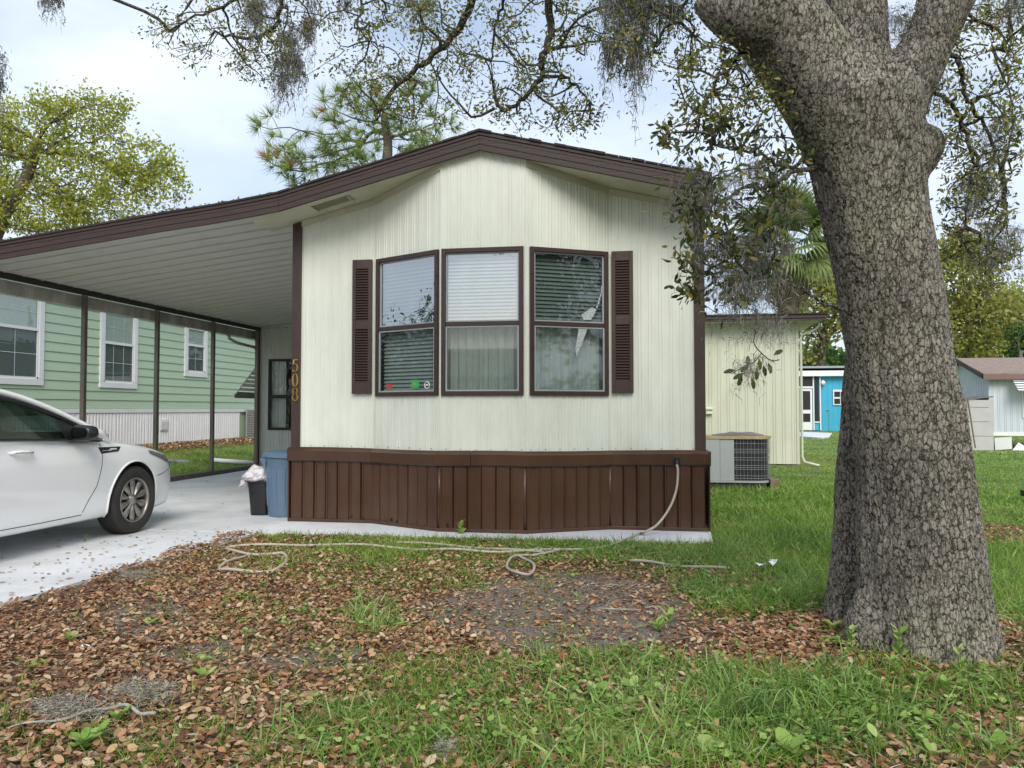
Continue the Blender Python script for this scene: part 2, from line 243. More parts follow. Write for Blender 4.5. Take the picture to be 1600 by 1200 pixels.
class G:
    def __init__(s): s.v = []; s.f = []
    def add(s, vs, fs, X=I4):
        k = len(s.v); s.v += [X @ Vector(v) for v in vs]; s.f += [[a + k for a in f] for f in fs]; return s
    def box(s, x0, x1, y0, y1, z0, z1, X=I4):
        return s.add([(x0,y0,z0),(x1,y0,z0),(x1,y1,z0),(x0,y1,z0),(x0,y0,z1),(x1,y0,z1),(x1,y1,z1),(x0,y1,z1)],
                     [(0,3,2,1),(4,5,6,7),(0,1,5,4),(1,2,6,5),(2,3,7,6),(3,0,4,7)], X)
    def prism(s, poly, a, b, axis='y', X=I4):
        """poly of (u,v); axis y: (u, a..b, v); axis z: (u, v, a..b); axis x: (a..b, u, v)"""
        n = len(poly)
        def P(u, v, w): return {'y': (u, w, v), 'z': (u, v, w), 'x': (w, u, v)}[axis]
        ar = sum(poly[i][0]*poly[(i+1)%n][1]-poly[(i+1)%n][0]*poly[i][1] for i in range(n))
        vs = [P(u, v, a) for u, v in poly] + [P(u, v, b) for u, v in poly]
        fs = [tuple(range(n)), tuple(range(2*n-1, n-1, -1))] + [(i, n+i, n+(i+1)%n, (i+1)%n) for i in range(n)]
        if (ar > 0) == (axis != 'y'): fs = [tuple(reversed(f)) for f in fs]
        return s.add(vs, fs, X)
    def tube(s, pts, r, n=8, X=I4, cap=True):
        pts = [Vector(p) for p in pts]; m = len(pts); rr = r if hasattr(r, '__len__') else [r]*m
        vs = []; up = Vector((0, 0, 1)); prev = None
        for i, p in enumerate(pts):
            d = (pts[min(i+1, m-1)] - pts[max(i-1, 0)]).normalized()
            if prev is None:
                a = d.cross(up if abs(d.z) < 0.9 else Vector((1, 0, 0))).normalized()
            else:
                a = (prev - d*prev.dot(d)).normalized()
            prev = a; b = d.cross(a)
            for k in range(n):
                t = 2*PI*k/n; vs.append(p + (a*math.cos(t) + b*math.sin(t))*rr[i])
        fs = [(i*n+k, i*n+(k+1)%n, (i+1)*n+(k+1)%n, (i+1)*n+k) for i in range(m-1) for k in range(n)]
        if cap: fs += [tuple(range(n-1, -1, -1)), tuple((m-1)*n+k for k in range(n))]
        return s.add(vs, fs, X)
    def lathe(s, prof, n=24, X=I4, a0=0, a1=2*PI, cap=False):
        full = abs(a1-a0-2*PI) < 1e-6; k = n if full else n+1
        vs = [(r*math.cos(a0+(a1-a0)*j/n), r*math.sin(a0+(a1-a0)*j/n), z) for r, z in prof for j in range(k)]
        fs = [(i*k+j, i*k+(j+1)%k, (i+1)*k+(j+1)%k, (i+1)*k+j) for i in range(len(prof)-1) for j in range(n if full else n)]
        return s.add(vs, fs, X)
    def out(s, name, m, parent=None, smooth=False, bevel=0.0, tagd=None):
        off = rootloc(parent); me = bpy.data.meshes.new(name)
        me.from_pydata([tuple(v - off) for v in s.v], [], s.f)
        if smooth: me.polygons.foreach_set('use_smooth', [True]*len(me.polygons))
        me.update(); o = link(name, me, parent, m)
        if smooth and smooth != True:
            bm = bmesh.new(); bm.from_mesh(me)
            for e in bm.edges: e.smooth = not (len(e.link_faces) == 2 and e.calc_face_angle(0) > R_(smooth))
            bm.to_mesh(me); bm.free()
        if bevel > 0:
            b = o.modifiers.new('bevel', 'BEVEL'); b.width = bevel; b.segments = 2; b.limit_method = 'ANGLE'
        return o
def npmesh(name, V, F, m, parent=None, rnd=None, smooth=False, kind=None):
    V = np.asarray(V, dtype=np.float32); F = np.asarray(F, dtype=np.int32); off = rootloc(parent)
    if parent is not None: V = V - np.array(off, dtype=np.float32)
    me = bpy.data.meshes.new(name); me.vertices.add(len(V)); me.vertices.foreach_set('co', V.ravel())
    k = F.shape[1]; me.loops.add(F.size); me.loops.foreach_set('vertex_index', F.ravel())
    me.polygons.add(len(F)); me.polygons.foreach_set('loop_start', np.arange(0, F.size, k, dtype=np.int32)); 
    me.polygons.foreach_set('loop_total', np.full(len(F), k, dtype=np.int32))
    if smooth: me.polygons.foreach_set('use_smooth', np.ones(len(F), dtype=bool))
    me.update(calc_edges=True)
    if rnd is not None:
        a = me.attributes.new('rnd', 'FLOAT', 'POINT'); a.data.foreach_set('value', np.asarray(rnd, dtype=np.float32))
    o = link(name, me, parent, m)
    if kind: o['kind'] = kind
    return o
def frames(d, roll=None, up=None):
    """rotation matrices with local Y along d; local Z = surface normal"""
    n = len(d); d = d/np.maximum(np.linalg.norm(d, axis=1, keepdims=True), 1e-9)
    ref = rng.normal(size=(n, 3)) if up is None else up + rng.normal(size=(n, 3))*0.001
    x = np.cross(d, ref); x /= np.maximum(np.linalg.norm(x, axis=1, keepdims=True), 1e-9); z = np.cross(x, d)
    return np.stack([x, d, z], axis=2)
def scatter(name, tv, tf, pos, Rm, sc, m, parent=None, rnd=None, kind='stuff'):
    tv = np.asarray(tv, float); tf = np.asarray(tf); n = len(pos); k = len(tv)
    s = np.asarray(sc, float); s = s.reshape(n, 1, -1) if s.ndim > 1 else s.reshape(n, 1, 1)
    V = np.einsum('nij,nkj->nki', Rm, tv[None]*s) + pos[:, None, :]
    F = (tf[None] + (np.arange(n)*k)[:, None, None]).reshape(-1, tf.shape[1])
    if rnd is None: rnd = rng.random(n)
    return npmesh(name, V.reshape(-1, 3), F, m, parent, np.repeat(rnd, k), kind=kind)
LEAF_V = [(0,0,0),(0.2,0.45,0.06),(0.13,0.85,0.03),(0,1,-0.04),(-0.13,0.85,0.03),(-0.2,0.45,0.06),(0,0.5,0.0)]
LEAF_F = [(0,1,6,5),(1,2,3,6),(5,6,3,4)]
LEAF_F = [(0,1,6,5),(1,2,3,6),(6,3,4,5)]
def noise2(x, y, s=1.0, seed=0, octv=4):
    """cheap value noise in numpy, 0..1"""
    r = np.random.default_rng(seed); T = r.random((256, 256)); o = 0; a = 1; tot = 0
    for i in range(octv):
        u = x*s*2**i + 17.3*i; v = y*s*2**i + 5.1*i; iu = np.floor(u).astype(int); iv = np.floor(v).astype(int); fu = u-iu; fv = v-iv
        fu = fu*fu*(3-2*fu); fv = fv*fv*(3-2*fv)
        t = T[iu % 256, iv % 256]*(1-fu)*(1-fv) + T[(iu+1) % 256, iv % 256]*fu*(1-fv) + T[iu % 256, (iv+1) % 256]*(1-fu)*fv + T[(iu+1) % 256, (iv+1) % 256]*fu*fv
        o = o + t*a; tot += a; a *= 0.5
    return o/tot
# ================================================================ THE MOBILE HOME
RIB = []
def rib_profile(w, pitch=0.105, d=0.0042, ph=0.0):
    base = [(0, 0), (0.030, 0), (0.037, d), (0.047, d), (0.054, 0), (0.060, 0), (0.067, d), (0.077, d), (0.084, 0)]
    pts = []; x = -ph*pitch
    while x < w:
        for a, b in base:
            q = x + a*pitch/0.105
            if 0 < q < w: pts.append((q, b))
        x += pitch
    return [(0, 0)] + pts + [(w, 0)]
def ribbed(g, X, w, z0, z1, holes=(), pitch=0.105, d=0.0042, ph=0.0, wob=0.0):
    """corrugated sheet in frame X (x along wall, outward = -y); z0,z1 numbers or functions of x; holes (x0,x1,za,zb)"""
    f0 = z0 if callable(z0) else (lambda x: z0); f1 = z1 if callable(z1) else (lambda x: z1)
    prof = rib_profile(w, pitch, d, ph)
    def outat(x):
        for (a, b), (c, e) in zip(prof, prof[1:]):
            if a <= x <= c: return b + (e-b)*((x-a)/max(c-a, 1e-9))
        return 0
    for h in holes:
        for x in (h[0], h[1]):
            if 0 < x < w: prof.append((x, outat(x))); prof.sort()
    for (a, b), (c, e) in zip(prof, prof[1:]):
        if c-a < 1e-7: continue
        m = (a+c)/2; spans = [(f0, f1)]
        for h in holes:
            if h[0] < m < h[1]: spans = [(f0, lambda x, h=h: h[2]), (lambda x, h=h: h[3], f1)]
        for s0, s1 in spans:
            zs = [0, 0.25, 0.5, 0.75, 1] if wob else [0, 1]
            P = lambda x, o, t: (x, -o - (wob*math.sin(x*5.1+ t*4.3 + ph)*math.sin(t*PI) if wob else 0), s0(x)+(s1(x)-s0(x))*t)
            for t0, t1 in zip(zs, zs[1:]):
                g.add([P(a, b, t0), P(c, e, t0), P(c, e, t1), P(a, b, t1)], [(0, 1, 2, 3)], X)
PEAKX, PEAKZ, SL = -1.57, 3.86, 0.2465
HL, HR = -3.78, 0.65                 # home's outer corners
YB, YF, YE = 8.0, 7.57, 7.5          # wall, projecting middle of the front, eave edge
YBACK = 21.0
def soff(x): return PEAKZ - abs(x-PEAKX)*SL
home = thing('mobile_home', (-1.57, 8.0, 0), 'single wide mobile home with cream ribbed siding, brown skirting and three front windows', 'mobile home')
A, B, Cc, D = (-2.84, YB), (-1.99, YF), (-1.12, YF), (-0.30, YB)
segs = [((HL, YB), A), (A, B), (B, Cc), (Cc, D), (D, (HR, YB))]
def segframe(p, q):
    d = Vector((q[0]-p[0], q[1]-p[1], 0)); return fr((p[0], p[1], 0), math.atan2(d.y, d.x)), d.length
winZ0, winZ1, winM = 1.39, 2.885, 2.115
wx = {}
for i, (p, q) in enumerate(segs):
    X, w = segframe(p, q)
    holes = []
    if i in (1, 2, 3):
        m0, m1 = (0.035, 0.02) if i == 1 else ((0.012, 0.014) if i == 2 else (0.045, 0.02))
        wx[i] = (m0, w-m1); holes = [(m0+0.03, w-m1-0.03, winZ0+0.03, winZ1-0.03)]
    g = G(); zt = lambda x, X=X: soff((X @ Vector((x, 0, 0))).x) + 0.02
    ribbed(g, X, w, 0.80, zt, holes, ph=random.random(), wob=0.0015 if not holes else 0)
    o = g.out('wall_panel', M['siding'], home)
    # seam strip: overlapping edge of the next sheet
    g = G(); g.box(-0.004, 0.008, -0.0085, 0.002, 0.81, zt(0)-0.01, X)
    if i > 0: g.out('seam_strip', M['siding'], home)
    # top batten under the soffit
    g = G(); g.add([(0, -0.022, zt(0)-0.075), (w, -0.022, zt(w)-0.075), (w, -0.022, zt(w)-0.012), (0, -0.022, zt(0)-0.012),
                    (0, 0.0, zt(0)-0.075), (w, 0.0, zt(w)-0.075), (w, 0, zt(w)-0.012), (0, 0, zt(0)-0.012)],
                   [(0,1,2,3), (1,0,4,5), (3,2,6,7), (2,1,5,6), (0,3,7,4)], X)
    if i != 2: g.out('batten', M['soffit'], home)
    # rivets along the bottom edge of the sheets
    g = G()
    x = 0.06
    while x < w-0.03:
        g.box(x-0.003, x+0.003, -0.011, 0, 0.847, 0.853, X); x += 0.155
    g.out('rivet_row', M['seam'], home).__setitem__('kind', 'stuff')
# side and back walls
for (o_, a_, w_) in (((HL, YBACK, 0), -PI/2, YBACK-YB), ((HR, YB, 0), PI/2, YBACK-YB), ((HR, YBACK, 0), PI, HR-HL)):
    X = fr(o_, a_); g = G(); ribbed(g, X, w_, 0.02, (lambda x, X=X: soff((X @ Vector((x, 0, 0))).x)+0.02))
    g.out('wall_panel', M['siding'], home)
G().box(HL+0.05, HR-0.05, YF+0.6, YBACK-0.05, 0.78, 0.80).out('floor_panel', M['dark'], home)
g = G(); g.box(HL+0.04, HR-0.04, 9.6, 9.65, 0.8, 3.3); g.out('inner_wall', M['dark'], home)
# corner trims
for x0, x1, side in ((HL-0.012, HL+0.088, 0), (HR-0.095, HR+0.012, 1)):
    g = G(); g.prism([(x0, 0.825), (x1, 0.825), (x1, soff(x1)+0.0), (x0, soff(x0)+0.0)], YB-0.03, YB+0.03)
    if side == 0: g.box(HL-0.012, HL+0.03, YB+0.032, YB+0.12, 0.825, 3.32)
    else: g.box(HR-0.03, HR+0.012, YB+0.032, YB+0.12, 0.825, 3.32)
    g.out('corner_trim', M['brown'], home, bevel=0.003)
# house number, built from strokes
def stroke_digit(ch):
    if ch == '0': return [[(0.5+0.5*math.cos(t), 0.5+0.5*math.sin(t)) for t in np.linspace(0, 2*PI, 29)]]
    if ch == '8': return [[(0.5+0.42*math.cos(t), 0.75+0.25*math.sin(t)) for t in np.linspace(-PI/2, 1.5*PI, 25)], [(0.5+0.5*math.cos(t), 0.26+0.26*math.sin(t)) for t in np.linspace(PI/2, 2.5*PI, 25)]]
    return [[(0.92, 0.97), (0.22, 0.97), (0.14, 0.56)], [(0.14, 0.56)] + [(0.42+0.52*math.cos(t), 0.31+0.31*math.sin(t)) for t in np.linspace(2.0, -2.5, 20)]]
zc = 1.735
for ch in '508':
    g = G(); cx, hh, ww = HL+0.038, 0.135, 0.055
    for path in stroke_digit(ch):
        n = len(path)
        for (a, b), (c, d) in zip(path, path[1:]):
            p = Vector((cx-ww/2+a*ww, 0, zc-hh/2+b*hh)); q = Vector((cx-ww/2+c*ww, 0, zc-hh/2+d*hh)); t = (q-p)
            if t.length < 1e-6: continue
            thick = 0.0042 + 0.0035*abs(t.normalized().z); nn = Vector((-t.normalized().z, 0, t.normalized().x))*thick; e = t.normalized()*0.002
            g.add([p-e-nn, q+e-nn, q+e+nn, p-e+nn, p-e-nn+Vector((0, 0.012, 0)), q+e-nn+Vector((0, 0.012, 0)), q+e+nn+Vector((0, 0.012, 0)), p-e+nn+Vector((0, 0.012, 0))],
                  [(0, 1, 2, 3), (5, 4, 7, 6), (0, 4, 5, 1), (3, 2, 6, 7)], Matrix.Translation((0, YB-0.044, 0)))
    g.out('house_number', M['gold'], home)
    zc -= 0.16
# ---- windows
def window(parent, X, x0, x1, z0, z1, zm, fm, gl_top, gl_bot, fw=0.042, out=0.03, lintop=0.0, label=None, rail=0.022, trim=0.0, trimmat=None, backing=True):
    g = G()
    g.box(x0, x0+fw, -out, 0.06, z0, z1, X); g.box(x1-fw, x1, -out, 0.06, z0, z1, X)
    g.box(x0+fw, x1-fw, -out, 0.06, z1-fw, z1, X); g.box(x0+fw, x1-fw, -out, 0.06, z0, z0+fw, X)
    w = g.out('window', fm, parent, bevel=0.004)
    if label: w['label'] = label
    a0, a1, b0, b1 = x0+fw, x1-fw, z0+fw, z1-fw
    g = G(); g.box(a0, a1, -out+0.006, 0.03, zm-rail, zm+rail, X); g.out('meeting_rail', fm, w, bevel=0.003)
    g = G()   # inner sash
    for (p0, p1, yy) in ((zm+rail, b1, 0.0), (b0, zm-rail, -0.012)):
        g.box(a0, a0+0.016, yy-0.006, yy+0.014, p0, p1, X); g.box(a1-0.016, a1, yy-0.006, yy+0.014, p0, p1, X)
        g.box(a0+0.016, a1-0.016, yy-0.006, yy+0.014, p1-0.014, p1, X); g.box(a0+0.016, a1-0.016, yy-0.006, yy+0.014, p0, p0+0.014, X)
    g.out('sash', M['steel'] if fm is M['frame'] else fm, w)
    G().add([(a0, 0.006, zm+rail), (a1, 0.006, zm+rail), (a1, 0.006, b1), (a0, 0.006, b1)], [(0, 1, 2, 3)], X).out('pane', gl_top, w)
    G().add([(a0, -0.008, b0), (a1, -0.008, b0), (a1, -0.008, zm-rail), (a0, -0.008, zm-rail)], [(0, 1, 2, 3)], X).out('pane', gl_bot, w)
    return w, (a0, a1, b0, b1)
def blinds(w, X, a0, a1, z0, z1, y=0.085, pitch=0.04, ang=58, m=None, depth=0.05, shut=0):
    g = G(); c, s = math.cos(R_(ang)), math.sin(R_(ang)); d = depth/2
    pts = [(-d*c, -d*s), (0, 0.003), (d*c, d*s)]
    vs = [(x, y+p, z) for x in (a0+0.012, a1-0.012) for p, z in pts]
    g.add([Vector(v) for v in vs], [(0, 3, 4, 1), (1, 4, 5, 2)])
    off = rootloc(w); me = bpy.data.meshes.new('blind_slat')
    me.from_pydata([tuple((X @ v) - off) for v in g.v], [], g.f); me.materials.append(m or M['blind'])
    n = int((z1-z0)/pitch)
    for k in range(n):
        o = bpy.data.objects.new('blind_slat', me); COL.objects.link(o); o.parent = w
        o.location = (0, 0, z0+0.03+k*pitch + random.uniform(-0.002, 0.002)); 
def curtain(w, X, a0, a1, z0, z1, y=0.10, amp=0.020, folds=9, m=None, seed=1):
    r = random.Random(seed); g = G(); n = 90; pts = []
    ph = 0
    for i in range(n+1):
        t = i/n; ph += (folds*2*PI/n)*r.uniform(0.4, 1.6); pts.append((a0+(a1-a0)*t, y + amp*math.sin(ph) + 0.006*math.sin(ph*2.3)))
    for (a, b), (c, d) in zip(pts, pts[1:]): g.add([(a, b, z0), (c, d, z0), (c, d, z1), (a, b, z1)], [(0, 1, 2, 3)], X)
    return g.out('curtain', m or M['curtain'], w, smooth=True)
wlab = {1: 'left front window angled to the left, blinds in both halves', 2: 'middle front window with bright blind above and pale curtain below', 3: 'right front window with blinds behind darkened glass above, curtain below and a cracked pane'}
for i in (1, 2, 3):
    X, w = segframe(*segs[i]); x0, x1 = wx[i]
    wo, (a0, a1, b0, b1) = window(home, X, x0, x1, winZ0, winZ1, winM, M['frame'], (None, M['glass_tint'], M['glass_mid'], M['glass_dark'])[i], M['screen'], label=wlab[i], fw=0.045)
    blinds(wo, X, a0-0.02, a1+0.02, winM, b1+0.03, y=0.06 if i < 3 else 0.075, pitch=0.036 if i == 2 else 0.04)
    if i == 1: blinds(wo, X, a0-0.02, a1+0.02, b0-0.03, winM-0.03, y=0.075)
    else: curtain(wo, X, a0-0.03, a1+0.03, b0-0.05, winM+0.02, seed=i*5, folds=8)
    g = G()     # screws round the flange
    for k in range(8):
        zz = winZ0+0.08+k*0.19; g.box(x0+0.008, x0+0.02, -0.036, -0.03, zz-0.006, zz+0.006, X); g.box(x1-0.02, x1-0.008, -0.036, -0.03, zz-0.006, zz+0.006, X)
    for k in range(5):
        xx = x0+0.09+k*(x1-x0-0.18)/4; g.box(xx-0.006, xx+0.006, -0.036, -0.03, winZ1-0.022, winZ1-0.010, X); g.box(xx-0.006, xx+0.006, -0.036, -0.03, winZ0+0.010, winZ0+0.022, X)
    g.out('screw_row', M['frame'], wo)['kind'] = 'stuff'
    if i == 1:
        for (u, z, ww, hh, mm, nm) in ((0.155, 1.50, 0.095, 0.05, 'red', 'sticker'), (0.53, 1.515, 0.115, 0.085, 'stgreen', 'sticker')):
            G().add([(a0+u-ww/2, -0.0115, z-hh/2), (a0+u+ww/2, -0.0115, z-hh/2), (a0+u+ww/2, -0.0115, z+hh/2-0.006), (a0+u-ww/2+0.01, -0.0115, z+hh/2)], [(0, 1, 2, 3)], X).out(nm, M[mm], wo)['label'] = ('small red sticker' if mm == 'red' else 'small bright green sticker')
        G().box(a0+0.50, a0+0.545, -0.0125, -0.0118, 1.50, 1.53, X).out('sticker_emblem', M['gold'], wo)
        g = G(); g.tube([(a0+0.70+0.034*math.cos(t), -0.012, 1.50+0.034*math.sin(t)) for t in np.linspace(0, 2*PI, 17)], 0.005, 4, X, cap=False); g.box(a0+0.685, a0+0.715, -0.014, -0.012, 1.495, 1.51, X); g.out('sticker', M['white'], wo)['label'] = 'small round white sticker'
    if i == 3:   # torn silver tape over the crack
        g = G(); r = random.Random(3)
        def P(px, py, yy): 
            o = X.inverted() @ CAM; d = (X.to_3x3().inverted() @ ray(px, py)); t = (yy-o.y)/d.y; return o + d*t
        g.add([P(908, 492, 0.0035), (P(925, 480, 0.0035)), P(932, 484, 0.0035), P(924, 500, 0.0035), P(912, 500, 0.0035)], [(0, 1, 2, 3, 4)], X)
        g.add([P(905, 508, -0.0105), P(920, 508, -0.0105), P(915, 522, -0.0105), P(901, 558, -0.0105), P(899, 545, -0.0105)], [(0, 1, 2, 3, 4)], X)
        for k in range(7):
            x, y = 932+k*1.6+r.uniform(-1, 1), 482-k*6; g.add([P(x, y, 0.0035), P(x+2.5, y-1, 0.0035), P(x+3, y-5, 0.0035), P(x+1, y-6, 0.0035)], [(0, 1, 2, 3)], X)
        g.out('tape_patch', M['foil'], wo)['kind'] = 'stuff'
# ---- shutters
def shutter(x0, x1, z0, z1, label):
    X = fr((0, YB-0.012, 0)); g = G(); t = 0.036; f = 0.062
    zm = (z0+z1)/2
    g.box(x0, x0+f*0.62, -t, 0, z0, z1, X); g.box(x1-f*0.62, x1, -t, 0, z0, z1, X)
    a, b = x0+f*0.62, x1-f*0.62
    for p, q in ((z0, z0+0.12), (zm-0.03, zm+0.06), (z1-0.10, z1)): g.box(a, b, -t+0.002, 0, p, q, X)
    g.box(a, b, -0.006, -0.001, z0+0.12, z1-0.1, X)
    s = g.out('shutter', M['brown'], home, bevel=0.003); s['label'] = label
    me = None
    for p, q in ((z0+0.12, zm-0.03), (zm+0.06, z1-0.10)):
        n = int((q-p)/0.028); st = (q-p)/n
        for k in range(n):
            if me is None:
                h = G(); h.add([(a, -0.030, 0.002), (b, -0.030, 0.002), (b, -0.008, 0.026), (a, -0.008, 0.026), (a, -0.030, 0.009), (b, -0.030, 0.009), (b, -0.008, 0.032), (a, -0.008, 0.032)],
                        [(0, 1, 5, 4), (4, 5, 6, 7), (1, 0, 3, 2)], X)
                me = bpy.data.meshes.new('slat'); off = rootloc(s); me.from_pydata([tuple(v-off) for v in h.v], [], h.f); me.materials.append(M['brown'])
            o = bpy.data.objects.new('slat', me); COL.objects.link(o); o.parent = s; o.location = (0, 0, p+k*st)
shutter(-3.085, -2.865, 1.42, 2.885, 'louvred brown shutter left of the front windows')
shutter(-0.275, -0.055, 1.42, 2.885, 'louvred brown shutter right of the front windows')
# ---- skirting: separate upright metal panels round the front
r = random.Random(5)
for i, (p, q) in enumerate(segs):
    X, w = segframe(p, q); n = round(w/0.136); pw = w/n
    for k in range(n):
        a = k*pw; z1 = 0.70; lean = r.uniform(-0.006, 0.006); dd = r.uniform(0, 0.006); b = pw
        prof = [(0, 0.034), (0.012, 0.050), (0.022, 0.050), (0.030, 0.038+dd), (b*0.5, 0.036+dd+r.uniform(-.003, .003)), (b-0.012, 0.038), (b-0.004, 0.046), (b, 0.034)]
        g = G(); zs = [0.035, 0.2, 0.38, 0.55, z1]; off = [lean+r.uniform(-.003, .003) for _ in zs]
        for j in range(len(zs)-1):
            for (u, o1), (v, o2) in zip(prof, prof[1:]):
                g.add([(a+u, -o1-off[j], zs[j]), (a+v, -o2-off[j], zs[j]), (a+v, -o2-off[j+1], zs[j+1]), (a+u, -o1-off[j+1], zs[j+1])], [(0, 1, 2, 3)], X)
        g.out('skirting_panel', M['skirt'], home)
    if i in (1, 2, 3, 4):
        G().tube([(p[0], p[1]-.030, .04), (p[0], p[1]-.030, .70)], .017, 8).out('corner_cover', M['skirt'], home, smooth=True)
    # bottom track
    g = G(); g.box(-0.02 if i != 0 else -0.03, w+0.02 if i != 4 else w+0.03, -0.058, -0.03, 0.03, 0.062, X); g.out('skirting_track', M['skirt'], home, bevel=0.003)
for (sx, x0) in ((HL-0.04, 0), (HR+0.04, 0)):      # return sides of the skirting
    G().box(min(sx, sx+0.012), max(sx, sx+0.012), YB-0.03, YBACK, 0.03, 0.70).out('skirting_panel', M['skirt'], home)
    G().box(min(sx, sx+0.03)-0.005, max(sx, sx)+0.02, YB-0.045, YB+0.5, 0.68, 0.828).out('skirting_cap', M['skirt'], home, bevel=0.004)
# rust holes near the foot of the skirting
r = random.Random(9)
for (px, py, s) in ((549, 807, .012), (567, 812, .018), (611, 812, .022), (620, 815, .016), (699, 821, .018), (527, 815, .010), (495, 812, .008)):
    for i, (p, q) in enumerate(segs):
        X, w = segframe(p, q); Xi = X.inverted(); o = Xi @ CAM; d = Xi.to_3x3() @ ray(px, py); t = (-0.0535-o.y)/d.y; h = o+d*t
        if 0 <= h.x <= w:
            G().add([(h.x + s*r.uniform(.5, 1.2)*math.cos(t2), -0.0535, h.z + s*r.uniform(.6, 1.6)*math.sin(t2)) for t2 in np.linspace(0, 2*PI, 9)[:-1]], [tuple(range(8))], X).out('rust_hole', M['rust'], home); break
# ---- band over the skirting: two long crooked lengths
def band(pts, sag, name='skirting_cap'):
    g = G(); rows = [(0.685, 0.060), (0.70, 0.072), (0.80, 0.075), (0.812, 0.058), (0.838, 0.030)]
    k = len(pts); vs = []
    for (x, y, nx, ny, dz) in pts:
        for z, o in rows: vs.append((x+nx*o, y+ny*o, z+dz))
    m = len(rows)
    fs = [(i*m+j, (i+1)*m+j, (i+1)*m+j+1, i*m+j+1) for i in range(k-1) for j in range(m-1)]
    fs += [tuple(range(m)), tuple((k-1)*m+j for j in range(m-1, -1, -1))]
    g.add(vs, fs); return g.out(name, M['skirt'], home)
def along(u):     # point on front polyline by x, with outward normal
    ps = [segs[0][0]] + [s[1] for s in segs]
    for i in range(len(ps)-1):
        (ax, ay), (bx, by) = ps[i], ps[i+1]
        if ax-0.2 <= u <= bx+1e-6 or i == len(ps)-2:
            t = (u-ax)/(bx-ax); dx, dy = bx-ax, by-ay; l = math.hypot(dx, dy); return (u, ay+(by-ay)*t, dy/l, -dx/l)
def bandpts(u0, u1, o=0.0):
    us = sorted([u0, u1] + [p for p in (A[0], B[0], Cc[0], D[0]) if u0 < p < u1] + list(np.linspace(u0, u1, 14)[1:-1])); res = []
    for u in us:
        a = along(u); e = 0.004*math.sin(u*6.3)+0.003*math.sin(u*15); res.append((a[0]+a[2]*(o+e), a[1]+a[3]*(o+e), a[2], a[3], 0.006*math.sin(u*3.1)-0.004))
    return res
band(bandpts(HL-0.03, -1.66, 0.004), 0); band(bandpts(-1.66+0.002, HR+0.03, -0.002), 0)
# ---- soffit, fascia, roof
XL, XR = -3.72, 0.70
g = G()
for (a, b) in ((XL-0.35, PEAKX), (PEAKX, XR)):
    n = 1; g.add([(a, YE+0.01, soff(a)+0.012), (b, YE+0.01, soff(b)+0.012), (b, 8.06, soff(b)+0.012), (a, 8.06, soff(a)+0.012)], [(0, 1, 2, 3)])
g.out('soffit', M['soffit'], home)
vx0, vx1 = onY(492, 318, 7.72).x, onY(545, 300, 7.72).x
g = G()
for k in range(5): g.add([(vx0, 7.66+k*0.035, soff(vx0)+0.004-0.006), (vx1, 7.66+k*0.035, soff(vx1)-0.002), (vx1, 7.682+k*0.035, soff(vx1)+0.008), (vx0, 7.682+k*0.035, soff(vx0)+0.008)], [(0, 1, 2, 3)])
g.box(vx0-0.02, vx0, 7.65, 7.84, soff(vx0)-0.008, soff(vx0)+0.008); g.box(vx1, vx1+0.02, 7.65, 7.84, soff(vx1)-0.008, soff(vx1)+0.008)
g.out('soffit_vent', M['soffit'], home)
def strip(name, xs, zf, y0, y1, za, zb, m, parent, bev=0.003):
    g = G(); k = len(xs)
    vs = [(x, y0, zf(x)+za) for x in xs] + [(x, y0, zf(x)+zb) for x in xs] + [(x, y1, zf(x)+zb) for x in xs] + [(x, y1, zf(x)+za) for x in xs]
    fs = []
    for i in range(k-1):
        for a in range(4): b = (a+1) % 4; fs.append((a*k+i, a*k+i+1, b*k+i+1, b*k+i))
    fs += [(0, k, 2*k, 3*k), (k-1, 4*k-1, 3*k-1, 2*k-1)]
    g.add(vs, fs); return g.out(name, m, parent, bevel=bev)
for (a, b) in ((XL, PEAKX), (PEAKX, XR)):
    xs = list(np.linspace(a, b, 12))
    for j, (za, zb, o) in enumerate(((0.0, 0.058, 0.0), (0.060, 0.112, 0.004), (0.114, 0.150, 0.002), (0.151, 0.185, 0.012))):
        strip('fascia_board', xs, soff, YE-0.012-o, YE+0.02, za, zb, M['fascia'], home)
    # roof edge shingles, uneven
    rs = random.Random(int(a*10)); nn = int(abs(b-a)/0.12)
    for k in range(nn):
        u, v = a+(b-a)*k/nn, a+(b-a)*(k+1)/nn; q = rs.uniform(-0.004, 0.006)
        strip('shingle', [u, v-0.003], soff, YE-0.035-q, YE+0.30, 0.187, 0.205+q, M['shingle'], home, bev=0)
    strip('roof', [a, b], soff, YE+0.301, YBACK+0.3, 0.17, 0.205, M['shingle'], home, bev=0)
# right eave board along the side
G().box(XR-0.02, XR+0.01, YE+0.021, YBACK+0.3, soff(XR)+0.0, soff(XR)+0.16).out('eave_board', M['fascia'], home)
G().add([(HR, 8.0, soff(XR)+0.01), (XR, 8.0, soff(XR)+0.01), (XR, YBACK, soff(XR)+0.01), (HR, YBACK, soff(XR)+0.01)], [(0, 1, 2, 3)]).out('soffit', M['soffit'], home)
# faucet on the band
fx = onY(1057, 722, YB-0.09)
g = G(); g.tube([(fx.x, YB-0.075, fx.z+0.02), (fx.x, YB-0.13, fx.z+0.015), (fx.x, YB-0.15, fx.z-0.02)], 0.014, 8); g.lathe([(0.0, 0.02), (0.022, 0.018), (0.022, 0.012), (0, 0.010)], 10, fr((fx.x, YB-0.12, fx.z+0.02)))
g.box(fx.x-0.035, fx.x+0.035, YB-0.083, YB-0.079, fx.z-0.03, fx.z+0.045)
g.out('faucet', M['black'], home)
